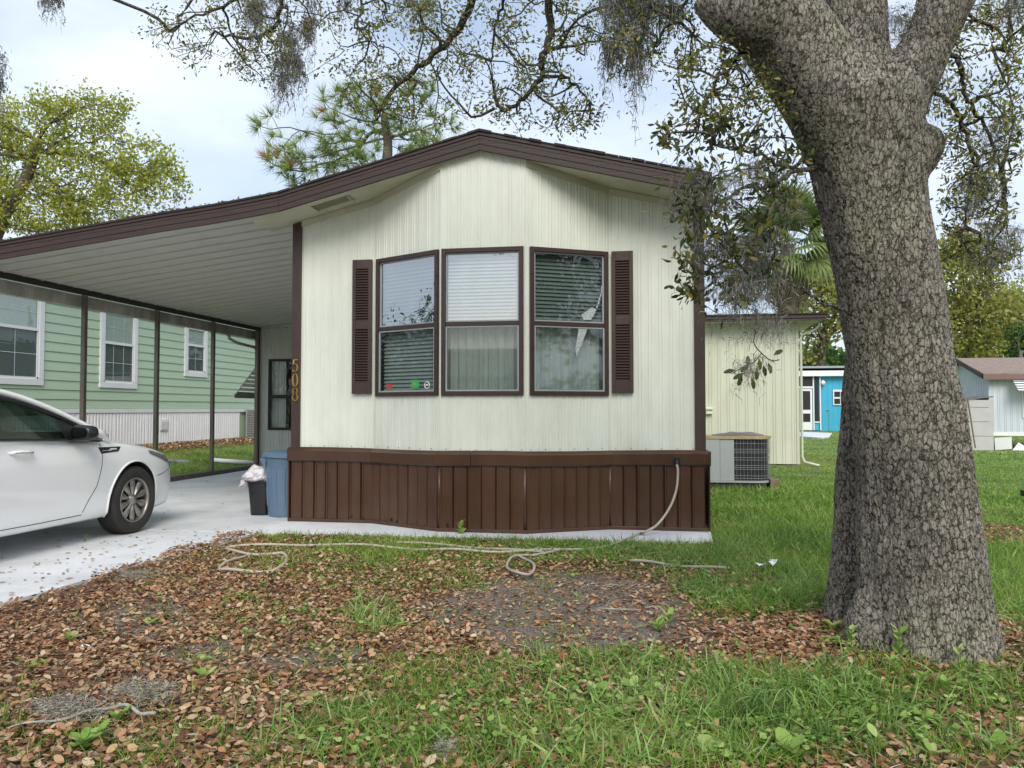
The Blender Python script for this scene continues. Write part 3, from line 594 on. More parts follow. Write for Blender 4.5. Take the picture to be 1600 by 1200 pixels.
# ================================================================ CARPORT
cp = thing('carport', (-7.9, 11.3, 0), 'attached carport roof with white metal ceiling pans on thin bronze posts', 'carport')
CZL, CSL = 2.975, 0.117
def ceil_z(x): return CZL + (x+7.92)*CSL
prof = []
for k in range(9):
    u = k*0.033; prof += [(u, 0.0), (u+0.013, 0.0), (u+0.0165, 0.004), (u+0.0295, 0.004)]
prof += [(0.299, 0.0), (0.299, -0.016), (0.3035, -0.016), (0.3035, 0.0)]
g = G()
for (a, b), (c, d) in zip(prof, prof[1:]):
    g.add([(-7.99, a, ceil_z(-7.99)+b), (HL-0.004, a, ceil_z(HL)+b), (HL-0.004, c, ceil_z(HL)+d), (-7.99, c, ceil_z(-7.99)+d)], [(0, 1, 2, 3)], Matrix.Translation((0, YE+0.02, 0)))
p0 = g.out('ceiling_pan', M['pan'], cp)
npan = int((15.1-YE-0.02)/0.304)+1
for k in range(1, npan): inst(p0, (0, 0.304*k, 0))
XC = -8.17
kf = lambda x: soff(XL) - 0.0 + (x-XL)*0.121 - 0.010*math.sin(PI*min(1, max(0, (XL-x)/1.3)))
xs = list(np.linspace(XC, XL-0.002, 24))
for j, (za, zb, o) in enumerate(((0.0, 0.058, 0.0), (0.060, 0.112, 0.004), (0.114, 0.150, 0.002), (0.151, 0.185, 0.012))):
    strip('fascia_board', xs, kf, YE-0.012-o, YE+0.015, za, zb, M['fascia'], cp)
strip('roof_edge', xs, kf, YE-0.035, YE+0.02, 0.187, 0.206, M['shingle'], cp, bev=0)
strip('roof_sheet', xs, kf, YE+0.021, 21.0, 0.185, 0.205, M['shingle'], cp, bev=0)
G().box(-7.935, -7.865, YE+0.02, 15.08, 2.905, 2.972).out('beam', M['darkbeam'], cp)
g = G(); g.prism([(-8.0, 2.735), (-8.10, 2.735), (-8.15, 2.80), (-8.15, 2.875), (-8.143, 2.875), (-8.143, 2.803), (-8.097, 2.742), (-8.007, 2.742), (-8.007, 2.885), (-8.0, 2.885)], YE+0.02, 16.4); g.out('gutter', M['gutter'], cp)
G().box(-7.998, -7.992, YE+0.02, 16.4, 2.76, 2.905).out('valance', M['gutter'], cp)
post = None
for i, y in enumerate((8.2, 9.9, 11.6, 13.3, 14.98)):
    if post is None:
        g = G(); g.box(-7.930, -7.868, y-0.031, y+0.031, 0.11, 2.905); g.box(-7.95, -7.85, y-0.05, y+0.05, 0.105, 0.112); post = g.out('post', M['bronze'], cp, bevel=0.004)
    else: inst(post, (0, y-8.2, 0))
dn = [Vector((-8.05, 14.1, 2.74)), Vector((-8.05, 14.15, 2.66)), Vector((-8.03, 14.4, 2.60)), Vector((-7.99, 15.05, 2.56)), Vector((-7.985, 15.2, 2.46)), Vector((-7.985, 15.22, 0.35)), Vector((-8.02, 15.1, 0.2))]
G().tube(dn, 0.032, 8).out('downspout', M['gutter'], cp, smooth=True)
# ================================================================ REAR ADDITION under the carport
ad = thing('room_addition', (-5.85, 15.1, 0), 'white ribbed room addition behind the carport with a dark framed window', 'addition')
X = fr((-7.92, 15.1, 0)); w = HL+7.92
g = G(); ribbed(g, X, w, 0.05, lambda x: ceil_z(-7.92+x)-0.005, [(0.26, 1.40, 0.85, 2.28)], pitch=0.20, d=0.008); g.out('wall_panel', M['siding3'], ad)
G().box(0, w, -0.012, -0.009, 0.765, 0.775, X).out('seam_strip', M['siding3'], ad)
G().box(-0.03, 0.03, -0.03, 0.03, 0.05, 2.97, X).out('corner_trim', M['frame'], ad)
wo, (a0, a1, b0, b1) = window(ad, X, 0.23, 1.43, 0.82, 2.31, 1.52, M['black'], M['glass'], M['glass'], fw=0.04)
curtain(wo, X, a0, a0+0.32, b0, b1, y=0.07, folds=2, m=M['white'], amp=0.012)
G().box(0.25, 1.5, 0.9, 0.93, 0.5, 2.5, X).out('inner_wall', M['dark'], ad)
for (o_, a_, w_) in (((-7.92, 20, 0), -PI/2, 4.9), ((HL, 20, 0), PI, w)):
    g = G(); ribbed(g, fr(o_, a_), w_, 0.05, 2.97, pitch=0.2, d=0.008); g.out('wall_panel', M['siding3'], ad)
G().box(-7.95, HL, 15.1, 20.05, 2.96, 2.972).out('roof', M['shingle'], ad)
# louvred awning on its side
aw = thing('window_awning', (-8.3, 16.2, 2.0), 'small dark louvred metal awning sticking out left of the rear addition', 'awning')
T = 2.46; Bz = 1.60; dx = 0.72; y0, y1 = 15.55, 17.0
for k in range(11):
    t = k/10; x = -7.96-dx*t; z = T-(T-Bz)*t
    G().add([(x+0.03, y0, z+0.03), (x-0.06, y0, z-0.02), (x-0.06, y1, z-0.02), (x+0.03, y1, z+0.03), (x+0.03, y0, z+0.036), (x-0.06, y0, z-0.014), (x-0.06, y1, z-0.014), (x+0.03, y1, z+0.036)],
            [(0, 1, 2, 3), (7, 6, 5, 4), (0, 4, 5, 1), (1, 5, 6, 2), (2, 6, 7, 3)]).out('slat', M['steel'], aw)
for k in range(9):
    t = (k+1)/10; z = T-(T-Bz)*t
    G().box(-7.97-dx*t, -7.96, y0-0.012, y0+0.02, z-0.018, z+0.02).out('side_slat', M['bronze'], aw)
g = G(); g.tube([(-7.96, y0-0.02, T+0.02), (-7.96-dx, y0-0.02, Bz-0.02)], 0.014, 6); g.tube([(-7.96, y1, T+0.02), (-7.96-dx, y1, Bz-0.02)], 0.014, 6); g.out('rail', M['steel'], aw)
g = G(); g.box(-7.98-dx, -7.96, y0-0.02, y0+0.01, Bz-0.10, Bz-0.02); g.box(-7.99-dx, -7.96-dx, y0, y1, Bz-0.10, Bz-0.02); g.out('edge_board', M['darkbeam'], aw)
# ================================================================ RIGHT REAR ADDITION
ra = thing('side_addition', (2.1, 18.0, 0), 'yellowed cream ribbed side addition with a flat brown eave, behind the cooling unit', 'addition')
X = fr((HR+0.05, 18.0, 0)); w = 3.52-HR-0.05
g = G(); ribbed(g, X, w, 0.03, 3.20, pitch=0.20, d=0.012); g.out('wall_panel', M['siding2'], ra)
g = G(); ribbed(g, fr((3.52, 18.0, 0), PI/2), 5.0, 0.03, 3.20, pitch=0.20, d=0.012); g.out('wall_panel', M['siding2'], ra)
G().box(3.47, 3.53, 17.975, 18.03, 0.03, 3.2).out('corner_trim', M['siding2'], ra)
for (z0, z1, yy) in ((3.20, 3.25, 17.57), (3.252, 3.33, 17.55)): G().box(HR+0.05, 4.02, yy, yy+0.04, z0, z1).out('fascia_board', M['fascia'], ra, bevel=0.004)
G().box(3.98, 4.02, 17.612, 23.3, 3.20, 3.33).out('fascia_board', M['fascia'], ra)
G().box(HR+0.05, 3.978, 17.612, 23.3, 3.205, 3.215).out('soffit', M['soffit'], ra)
G().box(HR+0.02, 4.05, 17.52, 23.3, 3.332, 3.36).out('roof', M['shingle'], ra)
G().prism([(3.56, 2.98), (3.9, 3.18), (3.56, 3.18)], 17.9, 17.94).out('bracket', M['soffit'], ra)
G().tube([(3.93, 17.8, 3.2), (3.93, 17.8, 3.10), (3.85, 17.85, 3.02), (3.60, 17.93, 2.92), (3.57, 17.94, 2.85), (3.57, 17.94, 0.2), (3.62, 17.9, 0.08), (3.85, 17.6, 0.03)], 0.028, 8).out('downspout', M['siding2'], ra, smooth=True)
bx = onY(1108, 642, 17.95)
g = G(); g.box(bx.x-0.07, bx.x+0.07, 17.90, 17.98, bx.z-0.07, bx.z+0.07); g.box(bx.x-0.08, bx.x+0.08, 17.86, 17.90, bx.z+0.03, bx.z+0.08); g.out('outlet_box', M['siding'], ra, bevel=0.006)
# ================================================================ GROUND MASKS (which plants and litter grow where)
def gz(x, y):
    x = np.asarray(x, float); y = np.asarray(y, float)
    t = np.clip((-8.15-x)/3.2, 0, 1); t = t*t*(3-2*t)
    und = (noise2(x, y, 0.7, 3, 3)-0.5)*0.05
    inslab = (x < -3.6) & (x > -8.2) | ((y > 6.9) & (x > -4.2) & (x < 1.0) & (y < 22)) | (y > 6.5) & (y < 8)
    und = np.where(inslab, -0.004, und*np.clip((np.abs(x+1.6)+0)/0.5, 0, 1))
    base = np.where(x < -8.15, 0.33*t, 0.0)
    root = 0.05*np.exp(-(((x-1.42)/0.5)**2+((y-4.4)/0.55)**2))
    return base + und + root
def g2p(x, y, z=0.0):
    dx, dy, dz = x, y, z-EYE
    zc = dx*_f.x+dy*_f.y+dz*_f.z; xc = dx*_r.x+dy*_r.y; uc = dx*_u.x+dy*_u.y+dz*_u.z
    zc = np.where(zc < 0.3, 0.3, zc)
    return 800+1200*xc/zc, 600-1200*uc/zc
def ell(px, py, L):
    o = np.zeros_like(px)
    for cx, cy, rx, ry, a in L:
        d = ((px-cx)/rx)**2+((py-cy)/ry)**2; o = np.maximum(o, a*np.clip(1.6-d, 0, 1))
    return o
GRASS_B = [(500, 890, 110, 18, .75), (400, 960, 100, 16, .4), (250, 905, 60, 10, .4), (770, 880, 80, 12, .6), (470, 975, 60, 14, .4), (350, 1000, 40, 10, .35), (500, 1080, 120, 30, .5), (1230, 850, 230, 95, 1), (1180, 930, 130, 40, .85), (860, 850, 130, 20, 1), (600, 862, 190, 20, .95), (480, 845, 60, 8, .7), (740, 852, 120, 14, .9), (640, 905, 110, 24, .9), (1010, 868, 140, 26, 1), (575, 968, 60, 30, .95), (1070, 930, 50, 25, .7), (380, 930, 55, 14, .5),
           (930, 1085, 240, 60, .85), (720, 1075, 170, 45, .9), (1180, 1110, 300, 75, .85), (800, 1160, 330, 60, .85), (1500, 1130, 170, 70, .8), (330, 1180, 150, 40, .75), (560, 1140, 140, 60, .8), (1570, 930, 75, 70, 1), (1560, 1030, 60, 22, .5), (1100, 1170, 200, 50, .9), (720, 935, 30, 10, .4), (1340, 1060, 110, 45, .7),
           (150, 1160, 60, 30, .5), (20, 1075, 30, 12, .5)]
SAND_B = [(880, 955, 195, 58, 1.0), (420, 1028, 180, 24, .8), (230, 968, 70, 30, .75), (960, 985, 90, 28, .9), (690, 950, 60, 18, .5)]
LITTER_B = [(1230, 1010, 120, 38, 1), (1010, 930, 45, 22, .8), (1530, 835, 90, 18, .9), (1500, 1160, 150, 40, .5), (1130, 770, 60, 18, .6), (1560, 1005, 60, 18, .7), (870, 905, 200, 10, .2), (1240, 740, 70, 12, .5)]
def masks(x, y):
    px, py = g2p(x, y); n = noise2(x, y, 1.6, 11); n2_ = noise2(x, y, 6.0, 12, 3)
    near = y < 8.3
    grass = ell(px, py, GRASS_B)
    far = (y > 8.0) | (x > 2.2)
    grass = np.where(far, 1.0, grass)
    grass = np.where(far & (y < 8), np.clip((x-1.6)/0.6, 0.3, 1), grass)
    leafp = ell(px, py, LITTER_B); sand = ell(px, py, SAND_B)*(~far); sand = np.clip((sand-.28)*2.2+(noise2(x, y, 3.2, 14)-.5)*1.9, 0, 1)*(sand > 0.02)
    grass = grass*(1-0.85*np.where(far, leafp, leafp*0.9)) * (1-0.97*np.clip(sand*1.3, 0, 1))
    grass = np.where(~far & (px < 900), np.maximum(grass, .16*(n > .45)), grass)
    grass = np.clip(grass*(0.45+1.1*n) + 0.30*(n2_-0.5), 0, 1)
    lit = np.where(px < 760, .74, 0.44); lit = np.where((px < 760) & (py > 1060), 0.62, lit)
    lit = np.where(py < 885, 0.5, lit)
    lit = np.where(far, 0.03, lit)
    lit = np.maximum(lit, leafp*0.95)*(1-0.66*np.clip(sand, 0, 1))
    lit = np.where((x < -9.2) & (x > -12.3), 0.8*np.clip((-x-9.6)/1.4, 0, 1)*np.clip((n-.3)*3, 0, 1), lit)
    grass = np.where((x < -8) & (x > -12.3), grass*(1-np.clip(-x-10.1, 0, 1)*0.9), grass)
    # road behind the camera
    lit = np.clip(lit*(0.55+0.9*n), 0, 1)
    return grass, lit, sand
# ---- ground sheet: one mesh, fine near the camera, to the horizon
def axis(lo, hi, a, b, st):
    mid = np.arange(a, b, st); o1 = a-np.geomspace(st, a-lo, 34)[::-1]; o2 = b+np.geomspace(st, hi-b, 34)-st*0
    return np.concatenate([o1, mid, [b], o2])
gx = axis(-900, 900, -6.5, 5.5, 0.07); gy = axis(-900, 1800, 1.5, 10.5, 0.07)
GX, GY = np.meshgrid(gx, gy); GZ = gz(GX, GY); GZ = np.where(np.abs(GX) > 60, 0, GZ); GZ = np.where(np.abs(GY) > 90, 0, GZ)
nx_, ny_ = len(gx), len(gy); idx = np.arange(nx_*ny_).reshape(ny_, nx_)
F = np.stack([idx[:-1, :-1], idx[:-1, 1:], idx[1:, 1:], idx[1:, :-1]], axis=-1).reshape(-1, 4)
gm, gt, gb = _new('yard_ground'); N = gt.nodes.new; L = gt.links.new
at_ = N('ShaderNodeAttribute'); at_.attribute_name = 'cover'; spc = N('ShaderNodeSeparateColor'); L(at_.outputs['Color'], spc.inputs[0])
tc = N('ShaderNodeTexCoord')
def nz(scale, det=6, rough=.6):
    n = N('ShaderNodeTexNoise'); n.inputs['Scale'].default_value = scale; n.inputs['Detail'].default_value = det; n.inputs['Roughness'].default_value = rough; L(tc.outputs['Object'], n.inputs['Vector']); return n.outputs[0]
def ramp(src, stops):
    r = N('ShaderNodeValToRGB'); e = r.color_ramp.elements; e[0].position = stops[0][0]; e[0].color = c4(stops[0][1]); e[1].position = stops[-1][0]; e[1].color = c4(stops[-1][1])
    for p, c in stops[1:-1]: q = e.new(p); q.color = c4(c)
    L(src, r.inputs[0]); return r.outputs[0]
def mixc(f, a, b):
    m = N('ShaderNodeMix'); m.data_type = 'RGBA'; L(f, m.inputs[0]); L(a, m.inputs[6]); L(b, m.inputs[7]); return m.outputs[2]
soil = ramp(nz(30, 8), [(.3, (.075, .055, .042)), (.5, (.15, .11, .082)), (.7, (.25, .20, .15))])
sandc = ramp(nz(55, 9, .75), [(.34, (.08, .058, .045)), (.5, (.20, .165, .135)), (.64, (.37, .33, .29))])
litc = ramp(nz(60, 6, .7), [(.3, (.085, .048, .030)), (.5, (.19, .115, .072)), (.68, (.33, .22, .14))])
grc = ramp(nz(8, 9, .72), [(.3, (.045, .085, .02)), (.5, (.085, .15, .032)), (.7, (.15, .215, .055))])
lawn = ramp(nz(0.35, 7, .6), [(.38, (.27, .27, .10)), (.5, (.19, .26, .07)), (.62, (.13, .22, .05))])
hue = ramp(nz(3.0, 10, .75), [(.35, (.45, .45, .45)), (.65, (1.3, 1.3, 1.25))])
ml = N('ShaderNodeMix'); ml.data_type = 'RGBA'; ml.blend_type = 'MULTIPLY'; ml.inputs[0].default_value = 1; L(lawn, ml.inputs[6]); L(hue, ml.inputs[7]); 
base = mixc(spc.outputs[1], soil, litc); base = mixc(spc.outputs[2], base, sandc); g2_ = mixc(at_.outputs['Alpha'], grc, ml.outputs[2]); base = mixc(spc.outputs[0], base, g2_)
L(base, gb.inputs['Base Color']); gb.inputs['Roughness'].default_value = 0.95; gb.inputs['Specular IOR Level'].default_value = 0.15
bp = N('ShaderNodeBump'); bp.inputs['Strength'].default_value = 0.9; bp.inputs['Distance'].default_value = 0.02; L(nz(45, 8, .8), bp.inputs['Height']); L(bp.outputs[0], gb.inputs['Normal'])
ground = npmesh('ground', np.stack([GX.ravel(), GY.ravel(), GZ.ravel()], 1), F, gm, smooth=True, kind='structure')
mg_, ml_, ms_ = masks(GX.ravel(), GY.ravel()); dist = np.hypot(GX.ravel(), GY.ravel())
ca = ground.data.attributes.new('cover', 'FLOAT_COLOR', 'POINT')
ca.data.foreach_set('color', np.stack([np.where(dist > 11, np.maximum(mg_, .8)*(mg_ > .15), mg_*0.75), ml_, ms_, np.clip((dist-12)/10, 0, 1)], 1).astype(np.float32).ravel())
# ---- driveway slabs
dw = [('driveway', [(-7.86, -2.9), (-3.98, -2.9), (-3.985, 3.6), (-7.86, 3.6)]),
      ('driveway', [(-7.86, 3.612), (-3.985, 3.612), (-4.0, 4.4), (-3.93, 5.3), (-3.84, 6.4), (-3.78, 7.17), (-7.86, 7.17)]),
      ('driveway', [(-7.86, 7.182), (-3.79, 7.182), (-3.79, 11.0), (-7.86, 11.0)]),
      ('driveway', [(-7.86, 11.01), (-3.79, 11.01), (-3.79, 15.12), (-7.86, 15.12)]),
      ('house_slab', [(-3.78, 7.19), (-1.6, 7.27), (0.2, 7.36), (0.67, 7.40), (0.72, 8.3), (0.72, 21.0), (-3.78, 21.0)])]
for nm, poly in dw:
    o = G().prism(poly, -0.10, 0.022 if nm == 'driveway' else 0.026, 'z').out(nm, M['slab'], None, bevel=0.004); o['kind'] = 'structure'
r = random.Random(2); y = 7.2
while y < 15.0:
    l = r.uniform(0.9, 1.3); y2 = min(y+l, 15.05)
    o = G().prism([(-7.98, -0.05), (-7.86, -0.05), (-7.865, 0.10+r.uniform(-.01, .01)), (-7.975, 0.11)], y, y2-0.01).out('kerb', M['curb'], None, bevel=0.008); o['kind'] = 'structure'; y = y2
o = G().box(-900, 900, -9.5, -3.0, -0.05, 0.012).out('road', mat('asphalt', (.06, .06, .06), (.04, .04, .04), rough=.9, scale=30, bump=.4)); o['kind'] = 'structure'
# ================================================================ CAR
NOSE, CX = 7.93, -5.855
car = thing('parked_car', (CX, NOSE-2.4, 0.022), 'white four door saloon car parked under the carport with its nose to the back', 'car')
def cw(u, s, z): return Vector((CX+s, NOSE-u, z+0.022))     # u back from nose, s sideways, z up
def interp(t, tab): return float(np.interp(t, [a for a, b in tab], [b for a, b in tab]))
HWt = [(0, .50), (.06, .64), (.16, .76), (.32, .84), (.6, .89), (.95, .912), (1.6, .915), (3.4, .915), (4.1, .90), (4.5, .86), (4.75, .76), (4.84, .64)]
ZSt = [(0, .56), (.06, .62), (.16, .68), (.35, .755), (.6, .82), (.95, .875), (1.35, .925), (1.8, .955), (2.5, .985), (3.4, 1.01), (4.2, 1.03), (4.84, .96)]
ZTt = [(0, .58), (.06, .645), (.16, .72), (.35, .80), (.6, .865), (.95, .93), (1.35, .985), (1.6, .99), (2.5, .99), (3.9, 1.03), (4.3, 1.08), (4.84, 1.02)]
ZBt = [(0, .24), (.16, .18), (.5, .175), (1.3, .185), (3.5, .19), (4.84, .28)]
us = [0, .03, .08, .16, .26, .4, .58, .76, .95, 1.15, 1.35, 1.6, 2.0, 2.5, 3.0, 3.4, 3.75, 4.1, 4.35, 4.6, 4.75, 4.84]
bm = bmesh.new(); rows = []
for u in us:
    hw, zs, zt, zb = interp(u, HWt), interp(u, ZSt), interp(u, ZTt), interp(u, ZBt)
    h = zs-zb
    half = [(0, zb), (.8*hw, zb), (.93*hw, zb+.02), (.965*hw, zb+.10*h/.7), (.972*hw, zb+.16*h/.7), (.992*hw, zb+.42*h), (1.0*hw, zb+.58*h), (.992*hw, zb+.78*h), (.975*hw, zb+.93*h), (.945*hw, zs), (.86*hw, zs+(zt-zs)*.35), (.5*hw, zs+(zt-zs)*.85), (0, zt)]
    ring = half + [(-a, b) for a, b in reversed(half[1:-1])]
    rows.append([bm.verts.new(cw(u, a, b)) for a, b in ring])
n = len(rows[0])
for a, b in zip(rows, rows[1:]):
    for k in range(n): bm.faces.new((a[k], a[(k+1) % n], b[(k+1) % n], b[k]))
bm.faces.new(rows[0][::-1]); bm.faces.new(rows[-1]); bmesh.ops.recalc_face_normals(bm, faces=bm.faces)
me = bpy.data.meshes.new('body'); bm.to_mesh(me); bm.free(); me.materials.append(M['carpaint']); me.materials.append(M['rubber'])
body = bpy.data.objects.new('body', me); COL.objects.link(body)
ss = body.modifiers.new('s', 'SUBSURF'); ss.levels = ss.render_levels = 2
cut = []
for u in (.97, 3.77):
    for s in (1, -1):
        g = G(); c = cw(u, s*.90, .34); R = .372
        ring = [(c.y+R*math.cos(t), c.z+R*math.sin(t)) for t in np.linspace(0, 2*PI, 49)[:-1]]
        g.prism(ring, c.x-.24, c.x+.24, 'x'); o = g.out('cutter', M['rubber']); 
        bm = bmesh.new(); bm.from_mesh(o.data); bmesh.ops.recalc_face_normals(bm, faces=bm.faces); bm.to_mesh(o.data); bm.free()
        cut.append(o); b = body.modifiers.new('b', 'BOOLEAN'); b.operation = 'DIFFERENCE'; b.object = o; b.solver = 'EXACT'; b.material_mode = 'TRANSFER'
dg = bpy.context.evaluated_depsgraph_get(); dg.update()
me2 = bpy.data.meshes.new_from_object(body.evaluated_get(dg)); 
from mathutils.bvhtree import BVHTree
bvh = BVHTree.FromPolygons([v.co.copy() for v in me2.vertices], [tuple(p.vertices) for p in me2.polygons])
me2.transform(Matrix.Translation(-rootloc(car)))
for p in me2.polygons: p.use_smooth = p.material_index == 0
bpy.data.objects.remove(body)
for o in cut: bpy.data.objects.remove(o)
bm = bmesh.new(); bm.from_mesh(me2)
for e in bm.edges: e.smooth = not (len(e.link_faces) == 2 and e.calc_face_angle(0) > R_(40))
bm.to_mesh(me2); bm.free()
body = bpy.data.objects.new('body', me2); COL.objects.link(body); body.parent = car
def onside(u, z, s=1, off=0.0):
    o = cw(u, s*2.0, z); h = bvh.ray_cast(o, Vector((-s, 0, 0)))
    if h[0] is None: return cw(u, s*.9, z)
    return h[0] + h[1]*off*(1 if h[1].x*s > 0 else -1)
def seam(pts, r=.0035, m='seam', name='door_seam', n=22):
    pts = np.array(pts); d = np.concatenate([[0], np.cumsum(np.hypot(*np.diff(pts, axis=0).T))]); t = np.linspace(0, d[-1], n)
    for s in (1, -1): G().tube([onside(np.interp(q, d, pts[:, 0]), np.interp(q, d, pts[:, 1]), s) for q in t], r, 5).out(name, M[m], car)
seam([(1.47, .935), (1.45, .82), (1.47, .70), (1.53, .52), (1.62, .40), (1.68, .295)])
seam([(1.68, .275), (2.2, .27), (2.75, .272), (3.3, .28)], .004, name='sill_seam')
seam([(2.68, .975), (2.68, .6), (2.72, .30)])
seam([(3.35, .98), (3.5, .7), (3.45, .55)])
seam([(.20, .70), (.26, .60), (.42, .56), (.60, .54)], .003, name='bumper_seam')
for s in (1, -1):   # wing vent
    g = G(); P = [onside(u, z, s, .003) for u, z in ((1.50, .875), (1.17, .868), (1.22, .825), (1.47, .815))]; g.add(P, [(0, 1, 2, 3)] if s < 0 else [(3, 2, 1, 0)])
    v = g.out('wing_vent', M['black'], car); G().tube([onside(1.46, .842, s, .006), onside(1.24, .846, s, .006)], .004, 5).out('vent_trim', M['chrome'], v)
# arch lips
for u in (.97, 3.77):
    for s in (1, -1):
        pts = [onside(u+.378*math.cos(t), .34+.378*math.sin(t), s, .001) for t in np.linspace(-.35, PI+.35, 30)]
        G().tube(pts, .011, 6).out('wheel_arch', M['carpaint'], car, smooth=True)
# headlights and tail lights laid on the body surface
def patch(u0, u1, zlo, zhi, s, name, m, off=.005, n=8):
    g = G(); vs = []
    for i in range(n+1):
        u = u0+(u1-u0)*i/n
        for j in range(5): z = zlo(i/n)+(zhi(i/n)-zlo(i/n))*j/4; vs.append(onside(u, z, s, off))
    fs = [(i*5+j, (i+1)*5+j, (i+1)*5+j+1, i*5+j+1) for i in range(n) for j in range(4)]
    return g.add(vs, fs).out(name, m, car, smooth=True)
for s in (1, -1):
    patch(.05, .72, lambda t: .575+.20*t, lambda t: .665+.145*t, s, 'headlight', M['lamp'])
    patch(4.45, 4.80, lambda t: .82, lambda t: .95, s, 'tail_light', M['red'])
# greenhouse
def gx_(z): return .895-(z-.96)*.50
topc = [(1.38, .955), (1.75, 1.145), (2.1, 1.285), (2.4, 1.365), (2.7, 1.405), (3.0, 1.415), (3.3, 1.405), (3.7, 1.345), (4.0, 1.25), (4.3, 1.115)]
botc = lambda u: interp(u, ZSt)+.005
def dense(t, n=40):
    t = np.array(t); u = np.linspace(t[0, 0], t[-1, 0], n)
    # smooth through points
    z = np.interp(u, t[:, 0], t[:, 1]); z = np.convolve(np.pad(z, 3, mode='edge'), np.ones(7)/7, 'valid'); z[0] = t[0, 1]; z[-1] = t[-1, 1]; return list(zip(u, z))
tc_ = dense(topc)
for s in (1, -1):
    G().tube([cw(u, s*(gx_(z)-.012), z+.012) for u, z in tc_], .030, 8).out('roof_rail', M['carpaint'], car, smooth=True)
    G().tube([cw(u, s*(gx_(z-.045)-.002), z-.040) for u, z in tc_[2:-2]], .022, 6).out('window_frame', M['black'], car, smooth=True)
    G().tube([cw(u, s*(gx_(.96)+.008), botc(u)-.006) for u in np.linspace(1.5, 4.15, 12)], .012, 6).out('belt_trim', M['black'], car)
    win = [(u, z-.05) for u, z in tc_ if z-.05 > botc(u)]
    g = G(); 
    for (u0, z0), (u1, z1) in zip(win, win[1:]):
        g.add([cw(u0, s*gx_(botc(u0)), botc(u0)-.01), cw(u1, s*gx_(botc(u1)), botc(u1)-.01), cw(u1, s*gx_(z1), z1), cw(u0, s*gx_(z0), z0)], [(0, 1, 2, 3)])
    g.out('side_window', M['carglass'], car, smooth=True)
    for (ua, ub) in ((2.66, 2.76), (3.62, 3.70)):
        g = G(); zt0 = interp(ua, topc)-.03
        g.add([cw(ua, s*(gx_(.97)+.004), .97), cw(ub, s*(gx_(.97)+.004), .97), cw(ub-.02, s*(gx_(zt0)+.004), zt0), cw(ua-.02, s*(gx_(zt0)+.004), zt0)], [(0, 1, 2, 3)]).out('door_pillar', M['black'], car)
    g = G(); g.add([cw(1.50, s*(gx_(.96)+.004), .955), cw(1.92, s*(gx_(.96)+.004), .965), cw(1.95, s*(gx_(1.12)+.002), 1.14), cw(1.80, s*(gx_(1.12)+.002), 1.12)], [(0, 1, 2, 3)]).out('mirror_base', M['black'], car)
def bow(c0, c1, n, name, m, crown):
    g = G(); vs = []
    for u, z in c0:
        for k in range(9):
            t = k/8*2-1; vs.append(cw(u - (1-t*t)*crown[1], t*gx_(z)*.985, z+.02+(1-t*t)*crown[0]))
    fs = [(i*9+k, i*9+k+1, (i+1)*9+k+1, (i+1)*9+k) for i in range(len(c0)-1) for k in range(8)]
    return g.add(vs, fs).out(name, m, car, smooth=True)
rf = [p for p in tc_ if 2.25 <= p[0] <= 3.75]; ws = [p for p in tc_ if p[0] <= 2.30]; rw = [p for p in tc_ if p[0] >= 3.70]
bow(rf, 0, 0, 'roof', M['carpaint'], (.045, 0)); bow(ws, 0, 0, 'windscreen', M['carglass'], (.045, .10)); bow(rw, 0, 0, 'rear_window', M['carglass'], (.045, -.05))
# interior
g = G(); g.box(-.72, .72, -.2, .2, 0, .16, Matrix.Translation(cw(1.62, 0, .86))); g.box(.22, .55, -.14, .02, .12, .2, Matrix.Translation(cw(1.8, -.75, .84))); g.out('dashboard', M['seat'], car, bevel=.03)
G().tube([cw(1.95+.05*math.sin(t), -.37+.18*math.cos(t), 1.0+.17*math.sin(t)) for t in np.linspace(0, 2*PI, 21)], .014, 6, cap=False).out('steering_wheel', M['black'], car)
for s in (.37, -.37):
    for u in (2.75, 3.6):
        g = G(); g.box(-.23, .23, -.07, .07, 0, .52, Matrix.Translation(cw(u, s, .72)) @ Matrix.Rotation(R_(12), 4, 'X')); g.box(-.12, .12, -.05, .05, .54, .68, Matrix.Translation(cw(u, s, .72)) @ Matrix.Rotation(R_(12), 4, 'X')); g.out('seat', M['seat'], car, bevel=.03)
# mirror
for s in (1, -1):
    g = G(); c = cw(1.80, s*1.00, 1.02); vs = []
    prof = [(-.085, .70), (-.08, .86), (-.03, 1.0), (.03, .9), (.075, .6), (.09, .25)]
    for yy, k in prof:
        for t in np.linspace(0, 2*PI, 17)[:-1]:
            a = math.copysign(abs(math.cos(t))**.7, math.cos(t)); b = math.copysign(abs(math.sin(t))**.7, math.sin(t))
            vs.append(Vector((c.x+a*.115*k+(.0), c.y+yy, c.z+b*.078*k*(1.0 if a*s < 0 else .9))))
    m = 16; fs = [(i*m+k, i*m+(k+1) % m, (i+1)*m+(k+1) % m, (i+1)*m+k) for i in range(len(prof)-1) for k in range(m)] + [tuple((len(prof)-1)*m+k for k in range(m))]
    mo = g.add(vs, fs).out('mirror', M['black'], car, smooth=True)
    G().add([v*1.0 for v in vs[:16]], [tuple(range(15, -1, -1))], Matrix.Translation(Vector((c.x, c.y+.006, c.z))) @ Matrix.Diagonal((.93, 1, .93, 1)) @ Matrix.Translation(-Vector((c.x, c.y, c.z)))).out('mirror_glass', M['mirror'], mo)
    G().tube([cw(1.76, s*.86, .975), cw(1.78, s*.93, .99)], .022, 6).out('mirror_arm', M['black'], mo)
